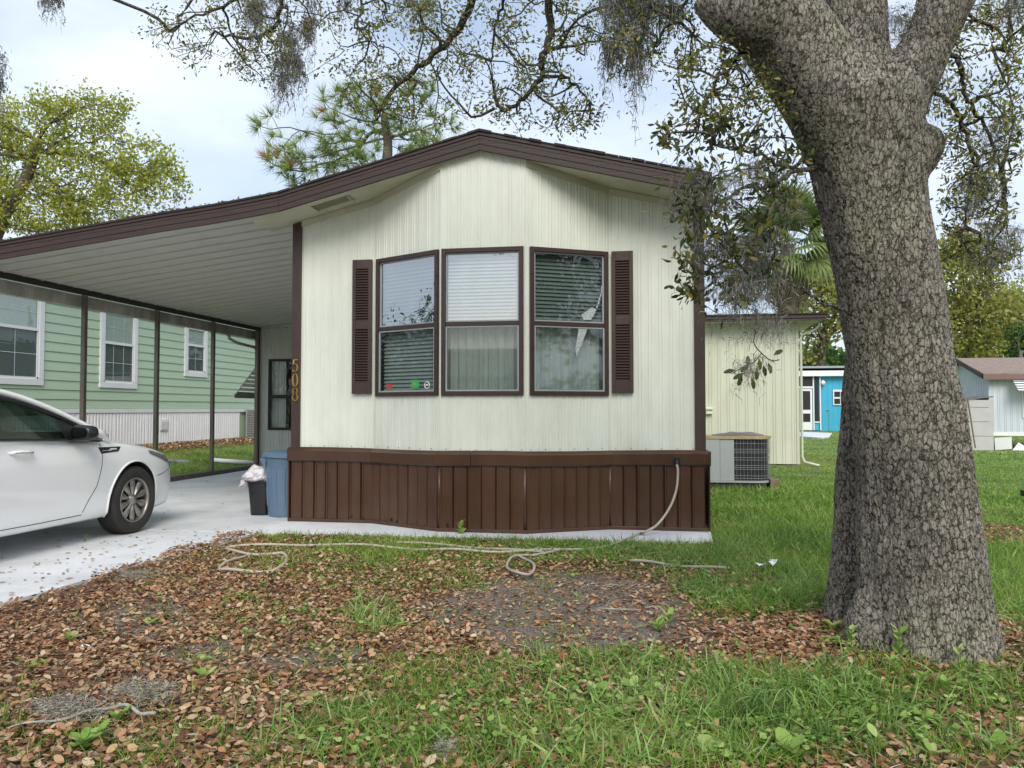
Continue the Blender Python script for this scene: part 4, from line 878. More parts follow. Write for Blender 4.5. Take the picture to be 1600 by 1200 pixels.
for s in (1, -1):
    for u in (2.42, 3.25):
        g = G(); P = [onside(u+a, .875+.004*math.sin(a*14), s, o) for a, o in ((-.115, .004), (-.10, .022), (-.05, .034), (.04, .034), (.09, .024), (.115, .004))]
        h = g.tube(P, [.010, .015, .017, .017, .015, .009], 8).out('door_handle', M['carpaint'], car, smooth=True)
        G().tube([p+Vector((s*.015, 0, -.004)) for p in P[1:-1]], .005, 5).out('handle_trim', M['chrome'], h)
# wheels
def wheel(u, s):
    X = Matrix.Translation(cw(u, s*.80, .33)) @ Matrix.Rotation(s*PI/2, 4, 'Y')
    prof = [(.215, -.10), (.25, -.11), (.295, -.112), (.318, -.10), (.328, -.08), (.33, -.03), (.33, .03), (.328, .085), (.315, .105), (.29, .114), (.25, .112), (.222, .10), (.215, .085)]
    w = G().lathe(prof, 48, X).out('wheel', M['rubber'], car, smooth=True)
    g = G()
    for k in range(64):
        a = 2*PI*k/64
        for (t0, t1) in ((-.085, -.03), (-.02, .02), (.03, .085)):
            g.box(.326, .3335, -.010, .010, t0, t1, X @ Matrix.Rotation(a+t0, 4, 'Z'))
    g.out('tread', M['rubber'], w)['kind'] = 'stuff'
    G().lathe([(.222, .10), (.218, .106), (.208, .104), (.204, .085), (.20, .02), (.195, -.06)], 40, X).out('rim', M['alloy'], w, smooth=True)
    G().lathe([(0, -.02), (.15, -.02), (.15, .0), (.20, .0)], 30, X).out('brake_disc', M['seam'], w)
    sp = None
    for k in range(10):
        a = 2*PI*k/10
        g = G(); Xs = X @ Matrix.Rotation(a, 4, 'Z')
        ring = [(.05, .016), (.09, .020), (.14, .034), (.175, .036), (.206, .020)]
        vs = []
        for r0, hw in ring: 
            zz = .088 - .30*(r0-.13)**2*3
            vs += [(r0, -hw, zz-.018), (r0, -hw*.45, zz), (r0, hw*.45, zz), (r0, hw, zz-.018), (r0, 0, zz-.05)]
        fs = [(i*5+j, (i+1)*5+j, (i+1)*5+(j+1) % 5, i*5+(j+1) % 5) for i in range(4) for j in range(5)]
        g.add(vs, fs, Xs).out('spoke', M['alloy'], w, smooth=45)
    G().lathe([(0, .098), (.028, .096), (.034, .088), (.055, .08), (.06, .05)], 20, X).out('hub_cap', M['alloy'], w, smooth=True)
for u in (.97, 3.77):
    for s in (1, -1): wheel(u, s)
G().box(-.62, .62, -.02, .02, .30, .42, Matrix.Translation(cw(-.002, 0, 0))).out('grille', M['black'], car, bevel=.01)
# ================================================================ BINS
def supl(g, prof, X, n=32, e=1.0):
    vs = []
    for rx, ry, z in prof:
        for k in range(n):
            t = 2*PI*k/n; c_, s_ = math.cos(t), math.sin(t)
            vs.append((math.copysign(abs(c_)**e, c_)*rx, math.copysign(abs(s_)**e, s_)*ry, z))
    fs = [(i*n+k, i*n+(k+1) % n, (i+1)*n+(k+1) % n, (i+1)*n+k) for i in range(len(prof)-1) for k in range(n)]
    return g.add(vs, fs, X)
tcn = thing('rubbish_bin', (-4.055, 8.42, 0.026), 'tall blue grey plastic rubbish bin with lid at the left corner of the home', 'rubbish bin')
X = fr((-4.055, 8.42, 0.026), .35)
g = G(); supl(g, [(0, 0, 0), (.195, .195, 0), (.203, .203, .02), (.215, .215, .25), (.228, .228, .50), (.236, .236, .62), (.246, .246, .64), (.246, .246, .70)], X, 40); g.out('body', M['can'], tcn, smooth=40)
for k in range(8):
    a = 2*PI*k/8+.2
    for da in (-.17, .17):
        G().tube([(.209*math.cos(a+da), .209*math.sin(a+da), .12), (.232*math.cos(a+da), .232*math.sin(a+da), .56)], .006, 5, X).out('rib', M['can'], tcn)
    G().tube([(.232*math.cos(a+q), .232*math.sin(a+q), .565) for q in np.linspace(-.17, .17, 5)], .006, 5, X).out('rib', M['can'], tcn)
for a in (PI+.2, .2):
    g = G(); c_, s_ = math.cos(a), math.sin(a); Xh = X @ Matrix.Rotation(a, 4, 'Z')
    g.add([(.235, -.07, .66), (.235, .07, .66), (.30, .055, .66), (.30, -.055, .66), (.235, -.05, .54), (.235, .05, .54), (.285, .045, .62), (.285, -.045, .62)], [(0, 3, 2, 1), (4, 5, 6, 7), (0, 1, 5, 4), (1, 2, 6, 5), (2, 3, 7, 6), (3, 0, 4, 7)], Xh).out('handle', M['can'], tcn, bevel=.006)
Xl = X @ Matrix.Translation((0, 0, .70)) @ Matrix.Rotation(R_(2.5), 4, 'Y')
g = G(); supl(g, [(.262, .262, -.03), (.268, .268, -.028), (.268, .268, .005), (.25, .25, .02), (.20, .20, .035), (.08, .08, .052), (0, 0, .055)], Xl, 40); g.out('lid', M['can'], tcn, smooth=40)
wb = thing('waste_basket', (-4.37, 8.42, 0.026), 'small black waste basket standing beside the blue grey bin', 'waste basket')
g = G(); supl(g, [(0, 0, .003), (.10, .085, 0), (.103, .088, .01), (.135, .115, .37), (.143, .123, .375), (.143, .123, .39), (.133, .113, .39), (.10, .085, .03), (0, 0, .03)], fr((-4.37, 8.42, .026), .1), 36, .55); g.out('basket', M['black'], wb, smooth=40)
bm = bmesh.new(); bmesh.ops.create_icosphere(bm, subdivisions=5, radius=1)
from mathutils import noise as mnoise
for v in bm.verts:
    p = v.co.copy(); n_ = mnoise.noise(p*2.2)*.28 + abs(mnoise.noise(p*5.1+Vector((3, 1, 2))))*.22 + mnoise.noise(p*13)*.05
    k = 1+n_; v.co = Vector((p.x*.185*k, p.y*.145*k, p.z*.11*k))
    if v.co.x < -.08: v.co.z -= (abs(v.co.x)-.08)*.75
    if v.co.z < -.03 and abs(v.co.x) < .1: v.co.z = -.03 + (v.co.z+.03)*.4
me = bpy.data.meshes.new('plastic_bag'); bm.to_mesh(me); bm.free(); me.polygons.foreach_set('use_smooth', [True]*len(me.polygons))
o = link('plastic_bag', me, None, M['bag']); o.location = (-4.40, 8.40, .475); tag(o, 'crumpled white plastic bag spilling over the small black basket', 'bag')
# ================================================================ COOLING UNIT (right of the home)
ac = thing('air_conditioner', (1.4, 13.0, 0.12), 'old grey central air conditioner with wire guard beside the side addition', 'air conditioner')
aY = 12.65; xa = onY(1147, 700, aY).x; xb = onY(1207, 700, aY).x; x0 = xa-0.75; z0, z1 = .12, .80
rr = .26; depth = .78
path = [(xa, aY), (xb-rr, aY)] + [(xb-rr+rr*math.sin(t), aY+rr-rr*math.cos(t)) for t in np.linspace(0, PI/2, 9)[1:]] + [(xb, aY+depth-rr)] + [(xb-rr+rr*math.cos(t), aY+depth-rr+rr*math.sin(t)) for t in np.linspace(0, PI/2, 9)[1:]] + [(xa, aY+depth)]
g = G(); g.box(x0, xa-.22, aY-.004, aY+depth, z0, z1-.02); g.out('cabinet', M['steel'], ac, bevel=.006)
G().box(xa-.218, xa, aY+.004, aY+depth-.004, z0, z1-.02).out('cabinet', M['steel'], ac, bevel=.006)
g = G(); inner = [(x-.03 if x > xa+.1 else x, y+(.03 if y < aY+.3 else -.03)) for x, y in path]; g.prism(inner, z0+.01, z1-.03, 'z'); g.out('coil', M['coil'], ac)
pth = np.array(path); dd = np.concatenate([[0], np.cumsum(np.hypot(*np.diff(pth, axis=0).T))])
for z in (.16, .20, .30, .33, .36, .45, .485, .56, .59, .62, .71):
    G().tube([(x, y, z+random.uniform(-.002, .002)) for x, y in path], .0026, 5).out('guard_wire', M['wire'], ac)
for t in np.arange(.04, dd[-1], .055):
    x, y = np.interp(t, dd, pth[:, 0]), np.interp(t, dd, pth[:, 1]); G().tube([(x, y, z0), (x+random.uniform(-.004, .004), y, z1-.02)], .0022, 5).out('guard_wire', M['wire'], ac)
top = [(x0-.01, aY-.015)] + [(x+(.015 if x > xb-.2 else 0), y-(.015 if y < aY+.3 else -.015)) for x, y in path[0:]] + [(x0-.01, aY+depth+.015)]
G().prism(top, z1-.02, z1+.025, 'z').out('top_rim', M['tan'], ac)
G().prism(top, z0-.03, z0, 'z').out('base_pan', M['steel'], ac)
G().box(x0, xb-.1, aY+.02, aY+depth-.02, 0, z0-.03).out('pad', M['darkbeam'], ac)
o = G().box(xb-.04, xb+.10, aY-.02, aY+.55, 0, .145).out('timber_block', M['wood'], None, bevel=.01); tag(o, 'weathered timber block under the corner of the air conditioner', 'block')
g = G(); n = 30; r = random.Random(4)
o_ = [((xa+.10)+.40*math.cos(t)*(1+.08*math.sin(3*t)), aY+.33+.25*math.sin(t)) for t in np.linspace(0, 2*PI, n+1)[:-1]]
vs = [(x, y, z1+.026) for x, y in o_]+[(x*1.0, y, z1+.055+.018*math.sin(x*9)) for x, y in o_]+[(xa+.1+(x-xa-.1)*.6, aY+.33+(y-aY-.33)*.6, z1+.075+.012*math.sin(x*14)) for x, y in o_]
fs = [(i, (i+1) % n, n+(i+1) % n, n+i) for i in range(n)]+[(n+i, n+(i+1) % n, 2*n+(i+1) % n, 2*n+i) for i in range(n)]+[tuple(range(2*n, 3*n))]
o = g.add(vs, fs).out('folded_mat', M['towel'], None, smooth=50); tag(o, 'crumpled grey mat lying on top of the air conditioner', 'mat')
# ================================================================ HOSES
def ghose(pts, z=.03, n=14): 
    P = [Vector(onZ(x, y, z)) for x, y in pts]
    out_ = []
    for i in range(len(P)-1):
        p0, p1, p2, p3 = P[max(i-1, 0)], P[i], P[i+1], P[min(i+2, len(P)-1)]
        for k in range(n):
            t = k/n; q = 0.5*((2*p1)+(-p0+p2)*t+(2*p0-5*p1+4*p2-p3)*t*t+(-p0+3*p1-3*p2+p3)*t**3); q.z += .008*math.sin(len(out_)*.21); out_.append(q)
    return out_ + [P[-1]]
pts = ghose([(1005, 832), (960, 850), (900, 858), (820, 861), (760, 861), (700, 859), (640, 857), (560, 852), (480, 851), (420, 852), (360, 853), (356, 859), (385, 864), (428, 866), (445, 866), (447, 878), (432, 889), (395, 893), (350, 890), (343, 886), (362, 876), (392, 865)])
up = [Vector((fx.x+.0, YB-.15, fx.z-.02)), Vector((fx.x+.01, YB-.155, fx.z-.10)), Vector((fx.x-.01, YB-.17, fx.z-.28)), Vector((fx.x-.08, YB-.22, fx.z-.45)), Vector((fx.x-.20, YB-.30, fx.z-.60)), Vector((fx.x-.33, YB-.42, .06))]
def cr(P, n=8):
    o = []
    for i in range(len(P)-1):
        p0, p1, p2, p3 = P[max(i-1, 0)], P[i], P[i+1], P[min(i+2, len(P)-1)]
        for k in range(n): t = k/n; o.append(0.5*((2*p1)+(-p0+p2)*t+(2*p0-5*p1+4*p2-p3)*t*t+(-p0+3*p1-3*p2+p3)*t**3))
    return o+[P[-1]]
o = G().tube(cr(up)+pts[2:], .0125, 7).out('garden_hose', M['hose'], None, smooth=True); tag(o, 'long tan garden hose from the tap, looped on the leaves at left', 'hose')
pts = ghose([(620, 848), (700, 852), (770, 857), (835, 862), (870, 860), (838, 868), (822, 866), (800, 872), (792, 884), (805, 895), (826, 896), (835, 886), (824, 874), (810, 868)])
o = G().tube(pts, .011, 7).out('garden_hose', M['hose'], None, smooth=True); tag(o, 'tan hose ending in a small round loop by the bare patch', 'hose')
pts = ghose([(985, 876), (1030, 880), (1080, 885), (1140, 889)])
o = G().tube(pts, .011, 7).out('garden_hose', M['hose'], None, smooth=True); tag(o, 'short end of tan hose lying in the grass right of the tap', 'hose')
# ================================================================ GREEN HOUSE
WX = -12.15
gh = thing('green_house', (-16, 18, .33), 'sage green lap sided house with white trimmed windows beyond the carport', 'house')
Xg = fr((WX, 0, 0), PI/2)      # local x = world Y, outward = +X
ghw = [(12.0, 14.02, 1.74, 3.69, 2.88, 3), (15.70, 17.02, 1.75, 3.66, 2.80, 3), (19.0, 20.1, 2.15, 3.62, 3.02, 2), (24.0, 25.2, 2.15, 3.62, 3.02, 2)]
y0, y1 = 9.0, 27.0; z = 1.27; row = .2; shared = {}
while z < 4.4:
    cuts = [(a+.05, b-.05) for a, b, c, d, *_ in ghw if c+.05 < z+.1 < d-.05]
    x = y0
    for a, b in cuts + [(y1, y1)]:
        if a-x > .05:
            key = (round(x, 2), round(a, 2))
            if key not in shared:
                g = G(); g.add([(x, -.028, 0), (a-.002, -.028, 0), (a-.002, -.008, row+.012), (x, -.008, row+.012), (x, 0, 0), (a-.002, 0, 0)], [(0, 1, 2, 3), (4, 5, 1, 0)], Xg)
                m_ = bpy.data.meshes.new('siding_board'); off = rootloc(gh); m_.from_pydata([tuple(v-off) for v in g.v], [], g.f); m_.materials.append(M['green']); shared[key] = m_
            o = bpy.data.objects.new('siding_board', shared[key]); COL.objects.link(o); o.parent = gh; o.location = (0, 0, z)
        x = b
    z += row
G().box(-20, WX-.002, y0, y1, .33, 4.42).out('wall', M['green'], gh)
glass_scr = glassmat('insect_screen_glass', tint=(.42, .45, .45), refl=.6, base=.03)
bl_ = mat('sage_blind', (.62, .68, .62), (.56, .62, .56), rough=.7)
for i, (a, b, c, d, mz, nc) in enumerate(ghw):
    g = G(); t = .13
    for (p, q, s_, u_) in ((a, b, c, c+t), (a, b, d-t, d), (a, a+t, c+t, d-t), (b-t, b, c+t, d-t)): g.box(p, q, -.055, .0, s_, u_, Xg)
    w = g.out('window', M['white'], gh, bevel=.006)
    w['label'] = ['widest of the white trimmed windows, cut by the left edge', 'tall white trimmed window between two carport posts', 'smallest white trimmed window, nearest the grey unit', 'white trimmed window hidden behind the rear addition'][i]
    g = G(); g.box(a+t, b-t, -.045, -.02, mz-.03, mz+.03, Xg); 
    for (p, q, s_, u_) in ((a+t, a+t+.04, c+t, d-t), (b-t-.04, b-t, c+t, d-t), (a+t, b-t, c+t, c+t+.04), (a+t, b-t, d-t-.04, d-t)): g.box(p, q, -.042, -.016, s_, u_, Xg)
    g.out('sash', M['white'], w)
    G().add([(a+t, -.010, c+t), (b-t, -.010, c+t), (b-t, -.010, mz), (a+t, -.010, mz)], [(0, 1, 2, 3)], Xg).out('pane', glass_scr, w); G().add([(a+t, -.012, mz), (b-t, -.012, mz), (b-t, -.012, d-t), (a+t, -.012, d-t)], [(0, 1, 2, 3)], Xg).out('pane', M['glass'], w)
    g = G()
    for k in range(1, nc): xx = a+t+(b-a-2*t)*k/nc; g.box(xx-.006, xx+.006, -.0145, -.0125, c+t, d-t, Xg)
    for lo, hi in ((c+t, mz), (mz, d-t)): g.box(a+t, b-t, -.0150, -.0122, (lo+hi)/2-.006, (lo+hi)/2+.006, Xg)
    g.out('muntin', M['palegray'], w)
    g = G()
    for k in range(int((d-c-.3)/.045)): zz = c+.17+k*.045; g.add([(a+t, -.006, zz), (b-t, -.006, zz), (b-t, -.0025, zz+.04), (a+t, -.0025, zz+.04)], [(0, 1, 2, 3)], Xg)
    g.out('blind', bl_, w)
G().box(y0, y1, -.05, .0, 1.17, 1.262, Xg).out('trim_board', M['white'], gh, bevel=.005)
x = 9.0
while x < 21.9:
    g = G(); ribbed(g, fr((WX+.022, x, 0), PI/2), min(1.2, 21.97-x), .40, 1.17, pitch=.105, d=.018); g.out('skirting_panel', M['white'], gh); x += 1.2
G().box(9, 22, -.03, 0, .28, .40, Xg).out('foundation', M['soffit'], gh)
v = onX(256, 664, WX+.05); g = G(); g.box(v.y-.16, v.y+.16, -.06, -.03, v.z-.14, v.z+.14, Xg)
for k in range(4): g.box(v.y-.12, v.y+.12, -.07, -.06, v.z-.10+k*.055, v.z-.075+k*.055, Xg)
g.out('vent', M['white'], gh)
g = G(); g.prism([(-11.78, 4.40), (-16, 5.55), (-20.4, 4.40)], y0-.4, y1+.4); g.out('roof', M['roofbrown'], gh)
G().box(-11.80, -11.74, y0-.4, y1+.4, 4.30, 4.44).out('eave_board', M['darkbeam'], gh); G().box(-12.15, -11.80, y0-.4, y1+.4, 4.34, 4.36).out('soffit', M['white'], gh)
# grey unit at its end, pipe on the lawn
gu = thing('cooling_unit', (-11.7, 22.6, .33), 'slatted grey cooling unit at the far end of the white skirting', 'cooling unit')
G().box(-12.06, -11.45, 22.2, 23.1, .36, 1.28).out('cabinet', M['steel'], gu, bevel=.01)
for k in range(12): G().box(-12.0, -11.5, 22.18, 22.198, .42+k*.07, .46+k*.07).out('louvre', M['towel'], gu)
a, b = onZ(330, 722, .10), onZ(396, 719, .12); a.z = float(gz(a.x, a.y))+.05; b.z = float(gz(b.x, b.y))+.05
o = G().tube([a, b], .05, 10).out('drain_pipe', M['white'], None, smooth=True); tag(o, 'white drain pipe lying on the lawn behind the carport posts', 'pipe')
# ================================================================ TURQUOISE HOUSE
bY = 47.4
bh = thing('turquoise_house', (10, bY, 0), 'turquoise house with white trimmed screened porch beyond the lawn', 'house')
def bq(name, px0, py0, px1, py1, dy, m, th=.05, parent=bh, Y=bY):
    a, b = onY(px0, py0, Y), onY(px1, py1, Y)
    return G().box(min(a.x, b.x), max(a.x, b.x), Y-dy-th, Y-dy, max(0, min(a.z, b.z)), max(a.z, b.z)).out(name, m, parent)
x_r = onY(1420, 600, bY).x
G().box(7.2, x_r, bY, bY+9, 0, 3.45).out('wall', M['blue'], bh)
for k in range(40):
    xx = onY(1284, 600, bY).x+k*.3
    if xx < x_r: G().box(xx, xx+.012, bY-.012, bY-.001, .15, 3.4).out('batten', M['blue'], bh)
bq('fascia_board', 1225, 580, 1440, 587, .3, M['white'], .08); G().box(6.5, x_r+.8, bY-.4, bY+9.3, 3.66, 3.78).out('roof', M['roofmetal'], bh)
bq('screen_panel', 1240, 588, 1269, 604, .05, M['coil']); bq('screen_panel', 1272, 588, 1279, 658, .05, M['coil'])
bq('post', 1269, 587, 1272, 672, .10, M['white']); bq('post', 1279.5, 587, 1282.5, 672, .10, M['white']); bq('rail', 1236, 604, 1269, 606.5, .11, M['white'])
dr = bq('porch_door', 1249, 607, 1269, 672, .06, M['white']); bq('pane', 1252, 611, 1265.5, 640, .12, M['coil'], .01, dr); bq('pane', 1252, 646, 1265.5, 659, .12, M['coil'], .01, dr)
bq('lower_panel', 1272, 661, 1279, 672, .055, M['blue']); bq('rail', 1272, 658.5, 1279.5, 660.5, .12, M['white'])
wd = bq('window', 1301, 609, 1322, 633, .03, M['white']); bq('pane', 1303, 612, 1312, 620, .09, M['coil'], .01, wd); bq('pane', 1303, 623, 1312, 631, .09, M['coil'], .01, wd); bq('pane', 1313, 612, 1321, 631, .09, M['coil'], .01, wd)
p = onY(1286, 598, bY-.2); g = G(); g.lathe([(0, -.14), (.10, -.10), (.13, .0), (.09, .10), (0, .16)], 12, fr(p)); g.box(p.x-.04, p.x+.04, p.y, bY, p.z+.08, p.z+.14); g.out('wall_lamp', M['white'], bh)
a, b = onY(1296, 640, bY-.03), onY(1296, 672, bY-.03); G().tube([onY(1291, 641, bY-.06), a, b], .03, 5).out('conduit', M['steel'], bh)
q = [onZ(1252, 676), onZ(1300, 678), onZ(1296, 684), onZ(1285, 686), onZ(1240, 682)]
G().prism([(v.x, v.y) for v in q], -.02, .05, 'z').out('patio', M['slab'])['kind'] = 'structure'
# blue grey house behind
b2 = thing('metal_roofed_house', (19, 42, 0), 'blue grey house with a ribbed metal roof behind the pale grey home', 'house')
Y2 = 42.0; xa_, xb_ = onY(1440, 600, Y2).x, onY(1600, 600, Y2).x
ez = onY(1500, 607, Y2).z
G().box(xa_, xb_, Y2, Y2+8, 0, ez-.1).out('wall', mat('dusty_blue_siding', (.14, .28, .40), rough=.6), b2)
rz = onY(1500, 583, Y2+4).z+.12
G().add([(xa_-.4, Y2-.4, ez), (xb_+.4, Y2-.4, ez), (xb_+.4, Y2+4, rz), (xa_-.4, Y2+4, rz), (xb_+.4, Y2+8.4, ez), (xa_-.4, Y2+8.4, ez)], [(0, 1, 2, 3), (3, 2, 4, 5), (0, 3, 5), (1, 4, 2)]).out('roof', M['roofmetal'], b2)
n = int((xb_-xa_)/.55)
for k in range(n): x = xa_+k*.55; G().add([(x, Y2-.4, ez+.01), (x+.06, Y2-.4, ez+.01), (x+.06, Y2+4, rz+.01), (x, Y2+4, rz+.01), (x, Y2-.4, ez+.07), (x+.06, Y2-.4, ez+.07), (x+.06, Y2+4, rz+.07), (x, Y2+4, rz+.07)], [(4, 5, 6, 7), (0, 4, 7, 3), (1, 2, 6, 5), (0, 1, 5, 4)]).out('roof_rib', M['roofmetal'], b2)
G().box(xa_-.4, xb_+.4, Y2-.46, Y2-.4, ez-.14, ez+.02).out('fascia_board', M['white'], b2)
# ================================================================ PALE GREY HOME at right
pg = thing('grey_mobile_home', (14, 27.5, 0), 'pale grey mobile home with brown shingle roof and broken white skirting at the right edge', 'mobile home')
PY = 25.9; px_ = onY(1545, 600, PY).x; pw = 3.7; wt = onY(1545, 587, PY).z; rdg = onY(1533, 562, PY+pw/2).z
def bx_(n_, x0, x1, y0, y1, z0, z1, m, par=pg): return G().box(x0, x1, y0, y1, z0, z1).out(n_, m, par)
g = G(); ribbed(g, fr((px_, PY, 0)), 9, .55, wt, [(onY(1596, 600, PY).x-px_, onY(1596, 600, PY).x-px_+1.0, 1.0, 1.95)], pitch=.18, d=.012); g.out('wall_panel', M['palegray'], pg)
g = G(); ribbed(g, fr((px_, PY+pw, 0), -PI/2), pw, .05, lambda x: wt+(rdg-wt)*(1-abs(x-pw/2)/(pw/2))-.02, pitch=.18, d=.012); g.out('wall_panel', M['palegray'], pg)
g = G()
for s_, (ya, yb) in ((1, (PY-.25, PY+pw/2)), (-1, (PY+pw/2, PY+pw+.25))):
    za, zb = (wt-.0, rdg) if s_ == 1 else (rdg, wt-.0)
    g.add([(px_-.25, ya, za), (px_+9.2, ya, za), (px_+9.2, yb, zb), (px_-.25, yb, zb), (px_-.25, ya, za+.06), (px_+9.2, ya, za+.06), (px_+9.2, yb, zb+.06), (px_-.25, yb, zb+.06)], [(4, 5, 6, 7), (0, 3, 2, 1), (0, 1, 5, 4), (0, 4, 7, 3)])
g.out('roof', M['roofbrown'], pg)
bx_('fascia_board', px_-.27, px_+9.2, PY-.30, PY-.25, wt-.13, wt+.03, mat('dusty_brown_trim', (.20, .12, .11), rough=.6))
for (ya, za, yb, zb) in ((PY-.25, wt-.1, PY+pw/2, rdg-.06), (PY+pw/2, rdg-.06, PY+pw+.25, wt-.1)):
    G().add([(px_-.29, ya, za), (px_-.29, yb, zb), (px_-.29, yb, zb+.14), (px_-.29, ya, za+.14), (px_-.25, ya, za), (px_-.25, yb, zb), (px_-.25, yb, zb+.14), (px_-.25, ya, za+.14)], [(3, 2, 1, 0), (4, 5, 6, 7), (0, 1, 5, 4), (2, 3, 7, 6)]).out('fascia_board', M['fascia'], pg)
bx_('floor_beam', px_, px_+9, PY-.03, PY+.02, .44, .55, M['white'])
r = random.Random(3)
for k in range(12):
    x = px_+.12+k*.5; X = Matrix.Translation((x, PY-.02-r.uniform(0, .15), 0)) @ Matrix.Rotation(r.uniform(-.35, .5), 4, 'X') @ Matrix.Rotation(r.uniform(-.3, .3) if k != 1 else .7, 4, 'Y')
    G().box(0, .42+r.uniform(0, .1), 0, .02, .0, .42+r.uniform(-.12, .0), X).out('skirting_panel', M['white'], pg)
# lean-to
lx = onY(1508, 600, PY+pw+.3).x; lz = onY(1508, 601, PY+pw+.3).z
G().add([(px_-.2, PY+pw+.2, wt-.05), (lx, PY+pw+.2, lz), (lx, PY+pw+3, lz), (px_-.2, PY+pw+3, wt-.05), (px_-.2, PY+pw+.2, wt+.08), (lx, PY+pw+.2, lz+.13), (lx, PY+pw+3, lz+.13), (px_-.2, PY+pw+3, wt+.08)], [(0, 1, 5, 4), (4, 5, 6, 7), (1, 2, 6, 5), (3, 2, 1, 0)]).out('lean_to_roof', M['fascia'], pg)
bx_('wall_panel', lx+.35, px_+.1, PY+pw+.05, PY+pw+2.8, 0, lz-.02, M['palegray'])
x = onY(1596, 600, PY).x; wd = bx_('window', x, x+1.0, PY-.04, PY, 1.0, 1.95, M['white']); bx_('pane', x+.04, x+.96, PY-.05, PY-.041, 1.04, 1.91, M['coil'], wd)
for k in range(6): G().add([(x-.35, PY-.1-.08*k, 2.25-.075*k), (x+1.3, PY-.1-.08*k, 2.25-.075*k), (x+1.3, PY-.22-.08*k, 2.20-.075*k), (x-.35, PY-.22-.08*k, 2.20-.075*k)], [(3, 2, 1, 0)]).out('awning_slat', M['white'], pg)
sb = thing('storage_shed', (px_-.6, PY+.4, 0), 'low grey panelled storage box against the end of the pale grey home', 'shed')
sx0 = onY(1503, 690, PY-.3).x; sx1 = px_-.02; zt0, zt1 = onY(1503, 625, PY-.3).z, onY(1545, 621, PY-.3).z
lg = mat('warm_grey_panel', (.50, .49, .47), (.44, .43, .41), rough=.6, scale=2)
for k in range(4):
    zA, zB = k*.44, min((k+1)*.44-.012, zt0)
    G().box(sx0, sx1, PY-.3-.004*k, PY+.9, zA, zB).out('panel', lg, sb)
G().add([(sx0-.03, PY-.35, zt0), (sx1, PY-.35, zt1), (sx1, PY+.95, zt1), (sx0-.03, PY+.95, zt0), (sx0-.03, PY-.35, zt0+.04), (sx1, PY-.35, zt1+.04), (sx1, PY+.95, zt1+.04), (sx0-.03, PY+.95, zt0+.04)], [(4, 5, 6, 7), (0, 1, 5, 4), (3, 0, 4, 7)]).out('lid', M['towel'], sb)
o = G().tube([onY(1512, 624, PY-.38), onY(1524, 700, PY-.62)], .022, 6).out('wooden_pole', M['wood'], None); tag(o, 'thin wooden pole leaning against the grey storage box', 'pole')
# ================================================================ TRAILER, mostly past the right edge
tp = onZ(1597, 812); tr = thing('utility_trailer', (tp.x+1.0, tp.y, 0), 'black utility trailer whose tongue just shows at the right edge', 'trailer')
x, y = onY(1596, 769, tp.y).x, tp.y; zz = onY(1596, 769, tp.y).z
G().box(x, x+.9, y-.04, y+.04, zz-.045, zz+.03).out('tongue', M['black'], tr, bevel=.01); G().box(x+.9, x+3.4, y-.75, y+.75, zz-.05, zz+.03).out('deck', M['black'], tr, bevel=.01)
for s in (-.8, .8):
    G().tube([(x+2.2, y+s-.08, .28), (x+2.2, y+s+.08, .28)], .28, 24).out('wheel', M['rubber'], tr)
    G().box(x+.9, x+3.4, y+s*.92-.02, y+s*.92+.02, zz+.03, zz+.38).out('side_rail', M['black'], tr)
# ================================================================ ACROSS THE ROAD (seen only in reflections)
oh = thing('beige_house', (-9, -17, 0), 'beige house across the road, seen only as a reflection', 'house')
G().box(-16, -3, -22, -16, 0, 2.7).out('wall', M['soffit'], oh); G().prism([(-22.4, 2.6), (-15.6, 2.6), (-19, 4.0)], -16.4, -2.6, 'x').out('roof', M['roofbrown'], oh)
for x in (-14, -10.5, -6.5): G().box(x, x+1.3, -16, -15.95, .9, 2.1).out('window', M['coil'], oh)
# ================================================================ TREES
def grow(pts, seeds, bf=0.35, seed_len=None):
    """join attractor points to the seed nodes with a minimum-cost tree; returns nodes, parents"""
    pts = np.asarray(pts, float); P = [np.array(s, float) for s in seeds]; par = [-1]*len(P); Ln = list(seed_len) if seed_len is not None else [0.0]*len(P)
    n = len(pts); best = np.full(n, 1e9); bi = np.zeros(n, int); done = np.zeros(n, bool)
    def upd(j):
        d = np.linalg.norm(pts-P[j], axis=1); c = d + bf*(Ln[j]+d); m = (c < best) & ~done; best[m] = c[m]; bi[m] = j
    for j in range(len(P)): upd(j)
    for _ in range(n):
        i = int(np.argmin(np.where(done, 1e9, best))); j = int(bi[i]); done[i] = True
        a = P[j]; b = pts[i]; d = np.linalg.norm(b-a)
        k = max(1, int(d/0.22)); prev = j
        for q in range(1, k+1):
            t = q/k; p = a+(b-a)*t
            if q < k: p = p + rng.normal(size=3)*0.035*min(d, .8)
            P.append(p); par.append(prev); Ln.append(Ln[prev]+np.linalg.norm(p-P[prev])); prev = len(P)-1; upd(prev)
    return np.array(P), np.array(par)
